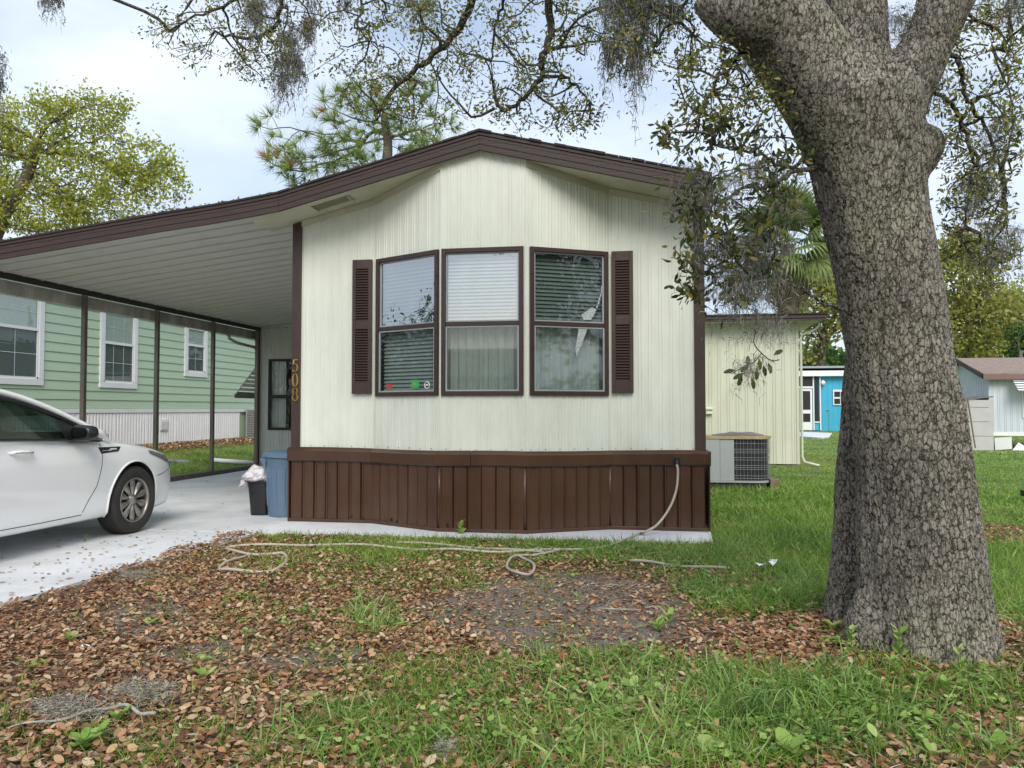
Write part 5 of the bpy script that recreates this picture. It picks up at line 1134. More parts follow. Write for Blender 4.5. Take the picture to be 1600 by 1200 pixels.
def skeleton_tubes(P, par, nseed, r0, pw, rmin, sides=5, rscale=None):
    n = len(P); cnt = np.ones(n)
    for i in range(n-1, -1, -1):
        if par[i] >= 0: cnt[par[i]] += cnt[i]*1.0
    rad = np.maximum(rmin, r0*cnt**pw)
    kids = [[] for _ in range(n)]
    for i in range(n):
        if par[i] >= 0: kids[par[i]].append(i)
    V = []; F = []; base = 0
    starts = [(i, k) for i in range(nseed) for k in kids[i]]
    stack = list(starts)
    while stack:
        a, b = stack.pop(); chain = [a, b]; cur = b
        while kids[cur]:
            ks = sorted(kids[cur], key=lambda q: -cnt[q]); 
            for o in ks[1:]: stack.append((cur, o))
            cur = ks[0]; chain.append(cur)
        pts = P[chain].copy(); rr = rad[chain].copy(); rr[0] = min(rr[0], rr[1]*1.3)
        if len(pts) > 3: pts[1:-1] = pts[1:-1]*.5+(pts[:-2]+pts[2:])*.25
        d = np.gradient(pts, axis=0); d /= np.maximum(np.linalg.norm(d, axis=1, keepdims=True), 1e-9)
        ref = np.array([.31, .22, .92]); x = np.cross(d, ref); x /= np.maximum(np.linalg.norm(x, axis=1, keepdims=True), 1e-6); y = np.cross(d, x)
        s = sides if rr[1] > rmin*2.5 else 3
        t = np.linspace(0, 2*PI, s, endpoint=False); m = len(pts)
        ring = pts[:, None, :]+(x[:, None, :]*np.cos(t)[None, :, None]+y[:, None, :]*np.sin(t)[None, :, None])*rr[:, None, None]
        V.append(ring.reshape(-1, 3)); i_, k_ = np.meshgrid(np.arange(m-1), np.arange(s), indexing='ij'); k2 = (k_+1) % s
        F.append(np.stack([i_*s+k_, i_*s+k2, (i_+1)*s+k2, (i_+1)*s+k_], -1).reshape(-1, 4)+base); base += m*s
    return np.concatenate(V), np.concatenate(F), cnt, rad
def leaves_at(P, par, cnt, maxcnt, per, spread, droop=0.2, outw=None):
    idx = np.where((cnt <= maxcnt) & (par >= 0))[0]; idx = np.repeat(idx, per)
    t = rng.random(len(idx))[:, None]; pos = P[idx]*(1-t)+P[par[idx]]*t + rng.normal(size=(len(idx), 3))*spread
    d = (P[idx]-P[par[idx]]); d /= np.maximum(np.linalg.norm(d, axis=1, keepdims=True), 1e-6); d = d*0.7+rng.normal(size=d.shape)*0.7; d[:, 2] -= droop
    return pos, d
def moss(name, tops, lens, parent, m, width=.0035, per=14, spread=.05, curl=.02):
    """hanging strands of Spanish moss: each a ribbon that wanders as it falls, with short curled side hairs"""
    V = []; F = []; base = 0; K = 14
    tops = np.repeat(np.asarray(tops, float), per, axis=0); lens = np.repeat(np.asarray(lens, float), per)*(.12+.9*rng.random(len(tops))**2.2); n = len(tops)
    tops = tops+rng.normal(size=(n, 3))*np.array([spread, spread, spread*.6])
    t = np.linspace(0, 1, K); w = np.cumsum(rng.normal(size=(n, K, 3))*curl, axis=1); w[:, :, 2] *= .6
    path = tops[:, None, :]+w; path[:, :, 2] -= (lens[:, None]*t[None]); conv = (1-.5*t)[None, :, None]
    a = rng.random((n, 1))*2*PI+np.linspace(0, 4, K)[None]; side = np.stack([np.cos(a), np.sin(a), 0.3*np.sin(a*2)], -1)*width*(1-.75*t)[None, :, None]
    L_ = path-side; R2 = path+side; V1 = np.stack([L_, R2], 2).reshape(n, K*2, 3)
    f = np.array([(2*i, 2*i+1, 2*i+3, 2*i+2) for i in range(K-1)]); F1 = (f[None]+(np.arange(n)*K*2)[:, None, None]).reshape(-1, 4)
    # side hairs
    h = rng.integers(0, K, size=(n*16)); si = np.repeat(np.arange(n), 16); p = path[si, h]; d = rng.normal(size=(len(si), 3)); d[:, 2] -= .5; d /= np.linalg.norm(d, axis=1, keepdims=True); l = rng.uniform(.012, .04, (len(si), 1)); sd = rng.normal(size=(len(si), 3))*width*.7
    q = p+d*l; e = q+(d*.2+np.array([0, 0, -1]))*l*.7
    V2 = np.stack([p-sd, p+sd, q+sd, q-sd, e+sd*.4, e-sd*.4], 1); f2 = np.array([(0, 1, 2, 3), (3, 2, 4, 5)]); o = n*K*2
    F2 = (f2[None]+(np.arange(len(si))*6)[:, None, None]).reshape(-1, 4)+o
    rnd = np.concatenate([np.repeat(rng.random(n), K*2), np.repeat(rng.random(len(si)), 6)])
    return npmesh(name, np.concatenate([V1.reshape(-1, 3), V2.reshape(-1, 3)]), np.concatenate([F1, F2]), m, parent, rnd, kind='stuff')
M['moss'] = leafmat('spanish_moss', [(.09, .088, .075), (.20, .195, .17), (.34, .335, .30)], trans=.25, rough=.9)
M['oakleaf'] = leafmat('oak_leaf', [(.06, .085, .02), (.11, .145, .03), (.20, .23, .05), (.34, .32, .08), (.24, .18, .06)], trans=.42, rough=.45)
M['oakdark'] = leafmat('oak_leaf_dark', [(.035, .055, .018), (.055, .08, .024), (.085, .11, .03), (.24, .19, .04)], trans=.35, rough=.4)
M['fargold'] = leafmat('spring_foliage', [(.17, .20, .05), (.31, .33, .09), (.46, .44, .13), (.37, .37, .12)], trans=.5, rough=.6)
M['farlime'] = leafmat('lime_foliage', [(.20, .26, .035), (.36, .42, .06), (.50, .54, .10), (.55, .50, .16)], trans=.5, rough=.6)
M['fargreen'] = leafmat('green_foliage', [(.03, .075, .015), (.055, .12, .025), (.09, .17, .03)], trans=.4, rough=.6)
M['needle'] = leafmat('pine_needle', [(.15, .22, .05), (.26, .36, .08), (.42, .50, .17), (.50, .28, .14)], trans=.35, rough=.5)
M['palmleaf'] = leafmat('palm_leaf', [(.06, .10, .03), (.14, .20, .055), (.28, .33, .12), (.42, .36, .17)], trans=.4, rough=.45)
M['palmdead'] = leafmat('dead_palm_leaf', [(.16, .12, .085), (.28, .225, .165), (.40, .34, .26)], trans=.2, rough=.8)
# ---------------------------------------------------------------- the big oak: trunk grown from limbs and fused into one skin
oak = thing('oak_tree', (1.25, 4.3, 0), 'massive twin stemmed live oak with cracked grey bark, moss and overhanging boughs', 'tree')
TD = 4.02   # distance of the main stem
def tp_(px, py, d=TD): return at(px, py, d)
def wpx(w, d=TD): return w*d/1200/2
bm = G()
def limb(pts, widths, d, n=28, squash=1.0):
    widths = [a*.94 for a in widths]
    ds = d if hasattr(d, '__len__') else [d]*len(pts)
    P = cr([tp_(x, y, q) for (x, y), q in zip(pts, ds)], 5); w = [wpx(a, q) for a, q in zip(widths, ds)]; tt = np.linspace(0, len(w)-1, len(P)); rr = np.interp(tt, range(len(w)), w)
    bm.tube(P, list(rr), n); return P, rr
# main stem
limb([(1462, 1110), (1455, 1035), (1443, 930), (1432, 800), (1424, 690), (1404, 560), (1388, 440), (1366, 330), (1350, 235), (1338, 160)], [248, 230, 203, 180, 163, 156, 158, 162, 176, 196], [3.95, 4.0, 4.02, 4.03, 4.03, 4.03, 4.03, 4.03, 4.03, 4.03])
# rear stem, fused along its right side
limb([(1352, 1010), (1351, 955), (1351, 880), (1354, 780), (1360, 670), (1367, 570), (1374, 470), (1378, 380)], [138, 122, 106, 98, 92, 86, 84, 80], [4.55, 4.5, 4.45, 4.4, 4.36, 4.32, 4.25, 4.15])
# left limb
Lp, _ = limb([(1345, 250), (1300, 165), (1246, 80), (1192, 6), (1120, -90), (1010, -190), (850, -300), (650, -380)], [150, 150, 138, 140, 130, 112, 92, 60], [4.03, 4.0, 3.96, 3.95, 4.0, 4.15, 4.5, 5.0])
# stub knuckle on the left limb at the top
limb([(1200, 30), (1150, 22), (1118, 8), (1100, -8)], [110, 86, 60, 44], 3.85)
# middle limb
Mp, _ = limb([(1345, 210), (1338, 110), (1335, 20), (1330, -90), (1300, -240), (1290, -420)], [140, 100, 94, 94, 90, 60], [4.05, 4.15, 4.2, 4.3, 4.5, 4.8])
# right limb
Rp, _ = limb([(1370, 230), (1412, 140), (1452, 62), (1482, -10), (1530, -110), (1620, -230)], [130, 88, 76, 84, 84, 66], [4.03, 4.05, 4.08, 4.1, 4.3, 4.7])
# broken knot on the right
limb([(1385, 252), (1428, 236), (1455, 222), (1472, 216)], [135, 100, 66, 38], [4.0, 3.98, 3.96, 3.95], 18)
# root flare
for (x, y, w) in ((1362, 1038, 84), (1415, 1078, 92), (1482, 1088, 90), (1518, 1060, 74), (1310, 985, 70)):
    d0 = 4.0 if x > 1340 else 4.5
    limb([(1440+(x-1440)*.6 if x > 1340 else 1345, y-130), (1440+(x-1440)*.85 if x > 1340 else 1335, y-50), (x, y+10)], [w*1.0, w*1.3, w*.85], [d0+.03, d0, d0-.06], 14)
tk = bm.out('trunk', M['bark'], oak, smooth=True)
rm = tk.modifiers.new('r', 'REMESH'); rm.mode = 'VOXEL'; rm.voxel_size = 0.02; rm.use_smooth_shade = True
sm = tk.modifiers.new('s', 'SMOOTH'); sm.factor = .5; sm.iterations = 3
sb_ = tk.modifiers.new('d', 'SUBSURF'); sb_.levels = sb_.render_levels = 1; sb_.subdivision_type = 'CATMULL_CLARK'
dg = bpy.context.evaluated_depsgraph_get(); dg.update(); me = bpy.data.meshes.new_from_object(tk.evaluated_get(dg)); tk.modifiers.clear(); tk.data = me
co = np.empty(len(me.vertices)*3, np.float32); me.vertices.foreach_get('co', co); co = co.reshape(-1, 3); nn = np.empty_like(co); me.vertices.foreach_get('normal', nn.reshape(-1)) if False else None
no = np.empty(len(me.vertices)*3, np.float32); me.vertex_normals.foreach_get('vector', no); no = no.reshape(-1, 3)
ang = np.arctan2(co[:, 1], co[:, 0]-.2)
b_ = (noise2(ang*1.6+10, co[:, 2]*.8+5, 1.0, 21, 3)-.5)*.05 + (noise2(ang*6+10, co[:, 2]*4+5, 1.0, 22, 2)-.5)*.018
me.vertices.foreach_set('co', (co+no*b_[:, None]).ravel()); me.update(); me.polygons.foreach_set('use_smooth', [True]*len(me.polygons)); me.materials.clear(); me.materials.append(M['bark'])
# limb seeds for the thin boughs
seeds = []
def seedpath(P): 
    for p in P: seeds.append(tuple(p))
seedpath(Lp[3:]); seedpath(Mp[3:]); seedpath(Rp[3:])
# visible boughs, traced: (pixel path, distances)
boughs = [([(850, -300), (800, -140), (745, -20), (722, 40), (685, 78), (645, 112), (606, 150), (585, 190)], [4.6, 4.8, 5.2, 5.4, 5.5, 5.6, 5.7, 5.8], .030),
          ([(900, -260), (870, -100), (858, 0), (862, 55), (846, 95), (848, 118), (818, 152), (786, 172)], [4.5, 4.8, 5.0, 5.1, 5.1, 5.15, 5.2, 5.3], .030),
          ([(848, 118), (880, 122), (905, 138), (925, 165)], [5.15, 5.15, 5.2, 5.25], .012),
          ([(900, -260), (820, -120), (790, -10), (775, 40), (768, 95)], [4.6, 5.0, 5.4, 5.5, 5.6], .016),
          ([(650, -380), (540, -200), (470, -60), (440, 0), (430, 40), (385, 60), (330, 52)], [5.0, 5.2, 5.4, 5.5, 5.55, 5.6, 5.7], .022),
          ([(470, -60), (400, -20), (350, 10), (300, 28), (262, 48)], [5.4, 5.6, 5.7, 5.8, 5.9], .014),
          ([(540, -200), (560, -60), (565, 10), (560, 40), (590, 70)], [5.2, 5.4, 5.5, 5.5, 5.5], .012),
          ([(1165, 68), (1158, 85), (1135, 102), (1118, 132), (1100, 168), (1090, 200)], [3.95, 3.93, 3.9, 3.88, 3.85, 3.85], .014),
          ([(1275, 262), (1240, 270), (1205, 290), (1150, 300), (1100, 330)], [4.0, 3.9, 3.8, 3.75, 3.7], .013),
          ([(1270, 250), (1225, 262), (1190, 240), (1150, 232), (1100, 225)], [4.0, 3.9, 3.8, 3.7, 3.7], .010),
          ([(1330, 492), (1302, 480), (1272, 462), (1240, 447), (1205, 445), (1165, 432), (1120, 440)], [3.84, 3.75, 3.7, 3.68, 3.66, 3.66, 3.68], .007),
          ([(1468, 75), (1490, 88), (1503, 112), (1506, 140), (1522, 170), (1545, 215), (1560, 262), (1572, 300)], [4.1, 4.05, 4.05, 4.1, 4.1, 4.15, 4.2, 4.25], .014),
          ([(1457, 85), (1458, 130), (1480, 158), (1500, 185), (1514, 225), (1519, 260), (1512, 320), (1510, 360)], [4.1, 4.05, 4.05, 4.1, 4.1, 4.15, 4.2, 4.2], .013),
          ([(1620, -230), (1590, -80), (1580, 20), (1570, 90)], [4.7, 4.7, 4.7, 4.7], .014),
          ([(1010, -190), (990, -90), (1005, -20), (1000, 30)], [4.15, 4.3, 4.4, 4.4], .016),
          ([(1130, -90), (1090, -40), (1070, 10), (1062, 40)], [4.0, 4.1, 4.2, 4.2], .012)]
for pth_, ds, r_ in boughs:
    P = cr([at(x, y, d) for (x, y), d in zip(pth_, ds)], 5); n = len(P)
    P = [p+Vector(rng.normal(size=3)*.008) for p in P]
    G().tube(P, [r_*(1.15-.75*i/(n-1)) for i in range(n)], 8).out('branch', M['bark_small'], oak, smooth=True); seedpath(P[::2])
# attractors for the twigs: (px, py, rx, ry, distance, depth spread, count)
REG = [(330, 50, 95, 60, 5.8, .5, 150), (430, 20, 80, 50, 5.6, .4, 90), (500, 70, 60, 60, 5.5, .3, 26), (405, 95, 40, 30, 5.7, .3, 40), (560, 15, 60, 40, 5.5, .4, 60), (640, 60, 70, 70, 5.6, .6, 130), (600, 140, 60, 45, 5.8, .5, 120), (640, 190, 60, 25, 5.9, .4, 35),
       (720, 40, 80, 55, 5.4, .6, 120), (760, 130, 75, 55, 5.4, .5, 120), (850, 50, 70, 60, 5.2, .6, 110), (850, 160, 70, 45, 5.2, .4, 100), (905, 180, 35, 28, 5.25, .3, 45), (920, 30, 60, 50, 5.0, .5, 60), (1000, 40, 60, 50, 4.5, .5, 90), (975, 80, 22, 40, 4.6, .3, 26), (1060, 60, 40, 60, 4.3, .4, 50),
       (1115, 130, 60, 60, 3.9, .4, 100), (1090, 210, 60, 35, 3.8, .3, 80), (1170, 180, 60, 50, 3.9, .3, 60), (1210, 240, 50, 30, 3.9, .3, 40), (1180, 120, 40, 40, 3.95, .3, 26),
       (1150, 320, 80, 60, 3.7, .35, 190), (1105, 380, 45, 50, 3.65, .3, 80), (1170, 390, 45, 55, 3.7, .3, 80), (1140, 450, 60, 40, 3.7, .25, 70), (1075, 300, 30, 40, 3.7, .2, 26), (1215, 290, 30, 25, 3.8, .3, 26), (1075, 420, 20, 40, 3.65, .2, 22),
       (1535, 80, 60, 70, 4.4, .5, 110), (1480, 200, 30, 60, 4.1, .3, 34), (1545, 220, 50, 70, 4.2, .4, 120), (1520, 330, 50, 50, 4.2, .35, 110), (1560, 400, 35, 30, 4.3, .3, 40), (1580, 150, 30, 60, 4.3, .4, 50), (1500, 400, 30, 18, 4.3, .3, 26), (1590, 20, 40, 50, 4.6, .4, 50), (1430, 60, 25, 40, 4.3, .3, 26),
       (20, -60, 60, 40, 5.6, .5, 26)]
att = []
for (cx, cy, rx, ry, d, sp_, n) in REG:
    for _ in range(int(n*(1.15 if not (cy > 260 and cx < 1300) else .72))):
        while True:
            a, b = rng.uniform(-1.15, 1.15, 2)
            if a*a+b*b < 1.3: break
        att.append(at(cx+a*rx, cy+b*ry, d+rng.uniform(-1, 1)*sp_))
# the crown above the picture
crown = []
for _ in range(620):
    a = rng.random()*2*PI; r_ = 5.2*math.sqrt(rng.random()); x = .7+r_*math.cos(a); y = 4.2+r_*math.sin(a)*.9; z = 4.6+rng.random()*3.4*(1-.5*(r_/5.2)**2)
    p = Vector((x, y, z)); q = p-CAM; zc = q.dot(_f)
    if zc > 0.2:
        sx, sy = 800+1200*q.dot(_r)/zc, 600-1200*q.dot(_u)/zc
        if -60 < sx < 1660 and sy > -50: continue
    crown.append((x, y, z))
att = np.array([tuple(a) for a in att]); ns = len(seeds)
P, par = grow(np.concatenate([att, np.array(crown)]), seeds, .22)
V, F, cnt, rad = skeleton_tubes(P, par, ns, .0016, .50, .0021, 5)
npmesh('twigs', V, F, M['bark_small'], oak, kind='stuff', smooth=True)
pos, d = leaves_at(P, par, np.where(np.arange(len(P)) < ns, 1e9, cnt), 4, 12, .032, .1)
zc = (pos-np.array(CAM))@np.array(_f); sx = 800+1200*((pos-np.array(CAM))@np.array(_r))/np.maximum(zc, .1); sy = 600-1200*((pos-np.array(CAM))@np.array(_u))/np.maximum(zc, .1)
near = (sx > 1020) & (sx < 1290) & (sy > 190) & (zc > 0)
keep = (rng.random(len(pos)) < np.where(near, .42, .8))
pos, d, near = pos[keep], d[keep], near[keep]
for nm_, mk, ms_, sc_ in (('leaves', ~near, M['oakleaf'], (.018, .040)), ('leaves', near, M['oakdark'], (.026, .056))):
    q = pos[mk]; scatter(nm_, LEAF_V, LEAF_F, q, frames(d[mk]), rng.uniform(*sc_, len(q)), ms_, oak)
# dangling sprig with big leaves below the moss
sp = cr([at(x, y, 3.66) for x, y in ((1178, 440), (1180, 480), (1182, 510), (1178, 535), (1190, 552), (1205, 563), (1218, 562))], 5)
G().tube(sp, .0028, 5).out('twig', M['bark_small'], oak)
sp2 = cr([at(x, y, 3.66) for x, y in ((1190, 552), (1178, 566), (1160, 574), (1143, 584))], 5); G().tube(sp2, .0024, 5).out('twig', M['bark_small'], oak)
pl = [(1150, 578, -.9, -.2), (1160, 585, -.3, -.9), (1168, 574, .1, .9), (1175, 590, .2, -.9), (1185, 560, .2, -.8), (1192, 570, .3, -1), (1172, 568, -.5, -.5), (1208, 555, .8, .4), (1200, 566, .3, -.9), (1163, 583, -.9, -.5), (1183, 575, 0, -1)]
q = np.array([at(x, y, 3.65) for x, y, *_ in pl]); dd_ = np.array([tuple(_r*a+Vector((0, 0, b))+_f*.2) for _, _, a, b in pl])
for i in range(len(pl)):
    o = scatter('leaf', LEAF_V, LEAF_F, q[i:i+1], frames(dd_[i:i+1], up=np.array([-tuple(_f)[0], -tuple(_f)[1], .3])), np.array([.06]), M['oakdark'], oak, kind=None)
# moss
tops = []; lens = []
def mz(cx, cy, rx, ry, d, n, l0, l1):
    for _ in range(n): tops.append(tuple(at(cx+rng.uniform(-rx, rx), cy+rng.uniform(-ry, ry), d+rng.uniform(-.25, .25)))); lens.append(rng.uniform(l0, l1))
mz(442, 55, 22, 35, 5.6, 8, .25, .5); mz(475, 60, 10, 40, 5.6, 4, .25, .45); mz(412, 20, 18, 25, 5.6, 6, .15, .35); mz(435, 110, 8, 20, 5.6, 3, .25, .35); mz(645, -10, 30, 20, 5.5, 4, .15, .3)
mz(990, -5, 45, 20, 4.5, 13, .25, .6); mz(960, 70, 8, 12, 4.6, 3, .2, .36); mz(992, 60, 8, 30, 4.5, 5, .25, .5); mz(1045, -5, 14, 10, 4.3, 5, .15, .3); mz(1180, 90, 12, 12, 3.9, 3, .1, .2)
mz(1130, 400, 55, 45, 3.7, 18, .18, .42); mz(1160, 440, 45, 40, 3.7, 12, .15, .40); mz(1150, 330, 75, 50, 3.7, 12, .10, .30); mz(1200, 260, 40, 25, 3.85, 7, .08, .18); mz(1100, 290, 40, 30, 3.7, 8, .1, .2); mz(1178, 570, 10, 6, 3.66, 2, .1, .17); mz(1205, 500, 14, 8, 3.7, 3, .12, .22)
mz(1445, 110, 8, 14, 4.1, 8, .2, .32); mz(1575, 10, 40, 20, 4.6, 9, .12, .28); mz(1560, 230, 14, 40, 4.2, 8, .15, .3); mz(1520, 300, 20, 30, 4.2, 9, .15, .32); mz(1555, 370, 22, 30, 4.25, 12, .12, .3); mz(-6, 80, 10, 40, 5.5, 8, .3, .5); mz(1410, 20, 14, 30, 4.2, 7, .1, .2); mz(80, -4, 14, 6, 5.5, 2, .1, .2); mz(510, 0, 30, 10, 5.6, 2, .1, .25)
far_ = [i for i, t in enumerate(tops) if (Vector(t)-CAM).dot(_f) > 4.22 and (Vector(t)-CAM).dot(_r)/(Vector(t)-CAM).dot(_f) < .33]; near_ = [i for i in range(len(tops)) if i not in set(far_)]
moss('spanish_moss', [tops[i] for i in far_], [lens[i]*1.25 for i in far_], oak, M['moss'], width=.0019, per=14, spread=.022, curl=.007)
moss('spanish_moss', [tops[i] for i in near_], [lens[i] for i in near_], oak, M['moss'], width=.0010, per=9, spread=.035, curl=.014)
# ---------------------------------------------------------------- other trees
def simple_tree(name, base, h0, blobs, natt, lm, lsize, per, label, cat, trunk_r, spread=.12, tw=.003, droop=.1, bf=.5, group=None, maxcnt=6, trunkpath=None, mossn=0):
    root = thing(name, base, label, cat, group); b = Vector(base); rows = []
    w = np.array([q[3]*q[4]*q[5] for q in blobs])**(2/3); w = w/w.sum()
    for (cx, cy, cz, rx, ry, rz), k in zip(blobs, w):
        for _ in range(int(natt*k)):
            v = rng.normal(size=3); v /= np.linalg.norm(v); rr = rng.uniform(.35, 1.0)**.6; rows.append((cx+v[0]*rx*rr, cy+v[1]*ry*rr, cz+v[2]*rz*rr))
    tpth = trunkpath or [b, b+Vector((.1, 0, h0*.5)), b+Vector((-.05, .1, h0))]
    tpth = cr([Vector(p) for p in tpth], 5); G().tube(tpth, [trunk_r*(1.2-.6*i/(len(tpth)-1)) for i in range(len(tpth))], 12).out('trunk', M['farbark'], root, smooth=True)
    sd = [tuple(p) for p in tpth[len(tpth)//2:]]
    P, par = grow(np.array(rows), sd, bf)
    V, F, cnt, rad = skeleton_tubes(P, par, len(sd), tw, .48, tw*1.6, 5); npmesh('branches', V, F, M['farbark'], root, kind='stuff', smooth=True)
    pos, d = leaves_at(P, par, np.where(np.arange(len(P)) < len(sd), 1e9, cnt), maxcnt, per, spread, droop)
    if lm is not None: scatter('crown', [(0, 0, 0), (.28, .5, .07), (0, 1, -.05), (-.28, .5, .07)], [(0, 1, 2, 3)], pos, frames(d), rng.uniform(.6, 1.2, len(pos))*lsize, lm, root)
    if mossn:
        ii = rng.choice(len(P), mossn); moss('spanish_moss', P[ii], rng.uniform(.3, .9, mossn), root, M['moss'], width=.008, per=6, spread=.08, curl=.03)
    return root, P, par, cnt, len(sd)
def PB(px, py, d, rx, ry, rz=None):     # blob from pixels: radii in px
    p = at(px, py, d); k = d/1200; return (p.x, p.y, p.z, rx*k, (rx+ry)*.4*k if rz is None else rz, ry*k)
D1 = 25
b0 = at(-30, 640, D1); 
simple_tree('oak_tree', (b0.x, b0.y, 0), 4.0, [PB(55, 200, D1, 75, 60), PB(140, 185, D1, 60, 45), PB(125, 275, D1, 95, 50), PB(215, 250, D1, 70, 35), PB(250, 290, D1, 42, 38), PB(60, 330, D1, 95, 45), PB(165, 335, D1, 75, 30), PB(185, 165, D1, 22, 14), PB(-60, 260, D1, 100, 140)], 2000, M['farlime'], .14, 16,
            'spreading live oak with fresh yellow green leaves behind the carport roof', 'tree', .24, spread=.15, mossn=60, tw=.0045,
            trunkpath=[(b0.x, b0.y, 0), tuple(at(-40, 480, D1)), tuple(at(0, 350, D1)), tuple(at(40, 280, D1)), tuple(at(60, 220, D1))])
# pine
D2 = 19
b0 = at(600, 640, D2)
root, P, par, cnt, nsd = simple_tree('pine_tree', (b0.x, b0.y, 0), 5.0, [PB(480, 235, D2, 70, 45), PB(440, 240, D2, 36, 30), PB(560, 180, D2, 75, 50), PB(600, 240, D2, 120, 50), PB(520, 270, D2, 90, 35), PB(650, 200, D2, 60, 40), PB(690, 215, D2, 32, 30), PB(640, 150, D2, 40, 30), PB(420, 200, D2, 22, 20), PB(560, 150, D2, 45, 22), PB(620, 300, D2, 90, 50)], 520, None, 0, 1,
            'long needled pine rising behind the left roof slope', 'tree', .15, tw=.005, bf=.45, trunkpath=[(b0.x, b0.y, 0), tuple(at(603, 400, D2)), tuple(at(604, 270, D2)), tuple(at(606, 225, D2)), tuple(at(600, 180, D2))])
tips = np.where((cnt <= 5) & (np.arange(len(P)) >= nsd))[0]; tips = np.repeat(tips, 1)
nn_ = 46; c = np.repeat(P[tips], nn_, axis=0); dd_ = rng.normal(size=c.shape); ax = np.repeat((P[tips]-P[par[tips]]), nn_, axis=0); ax /= np.maximum(np.linalg.norm(ax, axis=1, keepdims=True), 1e-6); dd_ = dd_*.5+ax*.8+np.array([0, 0, .25])
rn = np.clip(np.repeat(rng.random(len(tips)), nn_)**1.6*.8+rng.random(len(c))*.2, 0, 1); rn = np.where(np.repeat(rng.random(len(tips)) < .03, nn_), 1.0, rn*.72)
scatter('needles', [(-.022, 0, 0), (.022, 0, 0), (.012, .6, .02), (-.012, .6, .02), (.004, 1, -.06), (-.004, 1, -.06)], [(0, 1, 2, 3), (3, 2, 4, 5)], c, frames(dd_), rng.uniform(.20, .36, len(c)), M['needle'], root, rn)
# trees on the right, far
D3 = 62
for (lab, bl, m_, tx, nat, per, ls) in (
    ('yellow green oak behind the turquoise house, left of the big trunk', [PB(1285, 470, D3, 60, 60), PB(1340, 440, D3, 80, 70), PB(1260, 530, D3, 40, 35), PB(1390, 500, D3, 60, 50)], M['fargold'], 1282, 700, 12, .42),
    ('tall yellow green oak just right of the big trunk', [PB(1490, 440, D3-6, 60, 60), PB(1540, 500, D3-6, 60, 55), PB(1470, 520, D3-6, 60, 50), PB(1500, 390, D3-6, 30, 30)], M['fargold'], 1500, 800, 12, .40),
    ('olive oak at the right edge behind the pale grey home', [PB(1580, 500, D3+4, 55, 50), PB(1640, 480, D3+4, 60, 60), PB(1560, 540, D3+4, 50, 30)], M['farlime'], 1590, 500, 11, .42)):
    b0 = at(tx, 640, D3); simple_tree('oak_tree', (b0.x, b0.y, 0), 3.5, bl, nat, m_, ls, per, lab, 'tree', .45, spread=.42, tw=.012, bf=.4, mossn=20)
b0 = at(1600, 640, 40); simple_tree('shrub_tree', (b0.x, b0.y, 0), 1.5, [PB(1600, 540, 50, 26, 34), PB(1625, 560, 50, 30, 30)], 160, M['fargreen'], .30, 14, 'bright green bushy tree at the right edge behind the shingle roof', 'tree', .2, spread=.3, tw=.01)
simple_tree('oak_tree', (-17, 2.9, 0), 2.0, [(-17, 3.3, 2.4, 1.9, 1.8, 1.5), (-17.5, 1.0, 3.2, 1.5, 1.5, 1.7)], 420, M['oakdark'], .20, 12, 'round oak beyond the left side of the driveway, seen only mirrored', 'tree', .2, spread=.2, tw=.01)
# distant wood closing the view
rows = []
for _ in range(5200):
    px = rng.uniform(-500, 2300); d = rng.uniform(80, 100); h = 5.5+3.0*noise2(np.array([px*.01]), np.array([3.0]), 1.0, 9, 3)[0]
    p = at(px, 640, d); rows.append((p.x, p.y, rng.uniform(0, 1)**.7*h))
for _ in range(2600):
    a = rng.uniform(0, 2*PI); d = rng.uniform(70, 90); x, y = d*math.sin(a), d*math.cos(a)
    if y < 30: rows.append((x, y, rng.uniform(0, 1)**.7*(3.5+3*noise2(np.array([a*6]), np.array([1.0]), 1.0, 8, 3)[0])))
rows = np.repeat(np.array(rows), 7, axis=0)+rng.normal(size=(len(rows)*7, 3))*.7
scatter('distant_wood', [(0, 0, 0), (.4, .5, .07), (0, 1, -.05), (-.4, .5, .07)], [(0, 1, 2, 3)], rows, frames(rng.normal(size=rows.shape)), rng.uniform(.6, 1.3, len(rows)), M['fargreen'], None)
# trees behind the camera (mirrored in the panes, shading the yard)
for i, (x, y, lab) in enumerate(((-19, -9, 'broad oak across the road to the left, seen mirrored in the window'), (15, -10, 'tall oak across the road to the right, seen only mirrored'), (12, -1, 'leafy oak beyond the right edge of the yard, seen only mirrored'))):
    simple_tree('oak_tree', (x, y, 0), 3.0, [(x, y, 5.4, 3.6, 3.2, 2.4), (x+1.5, y, 7, 2, 2, 1.3)], 160, M['oakdark'], .30, 12, lab, 'tree', .3, spread=.3, tw=.012)
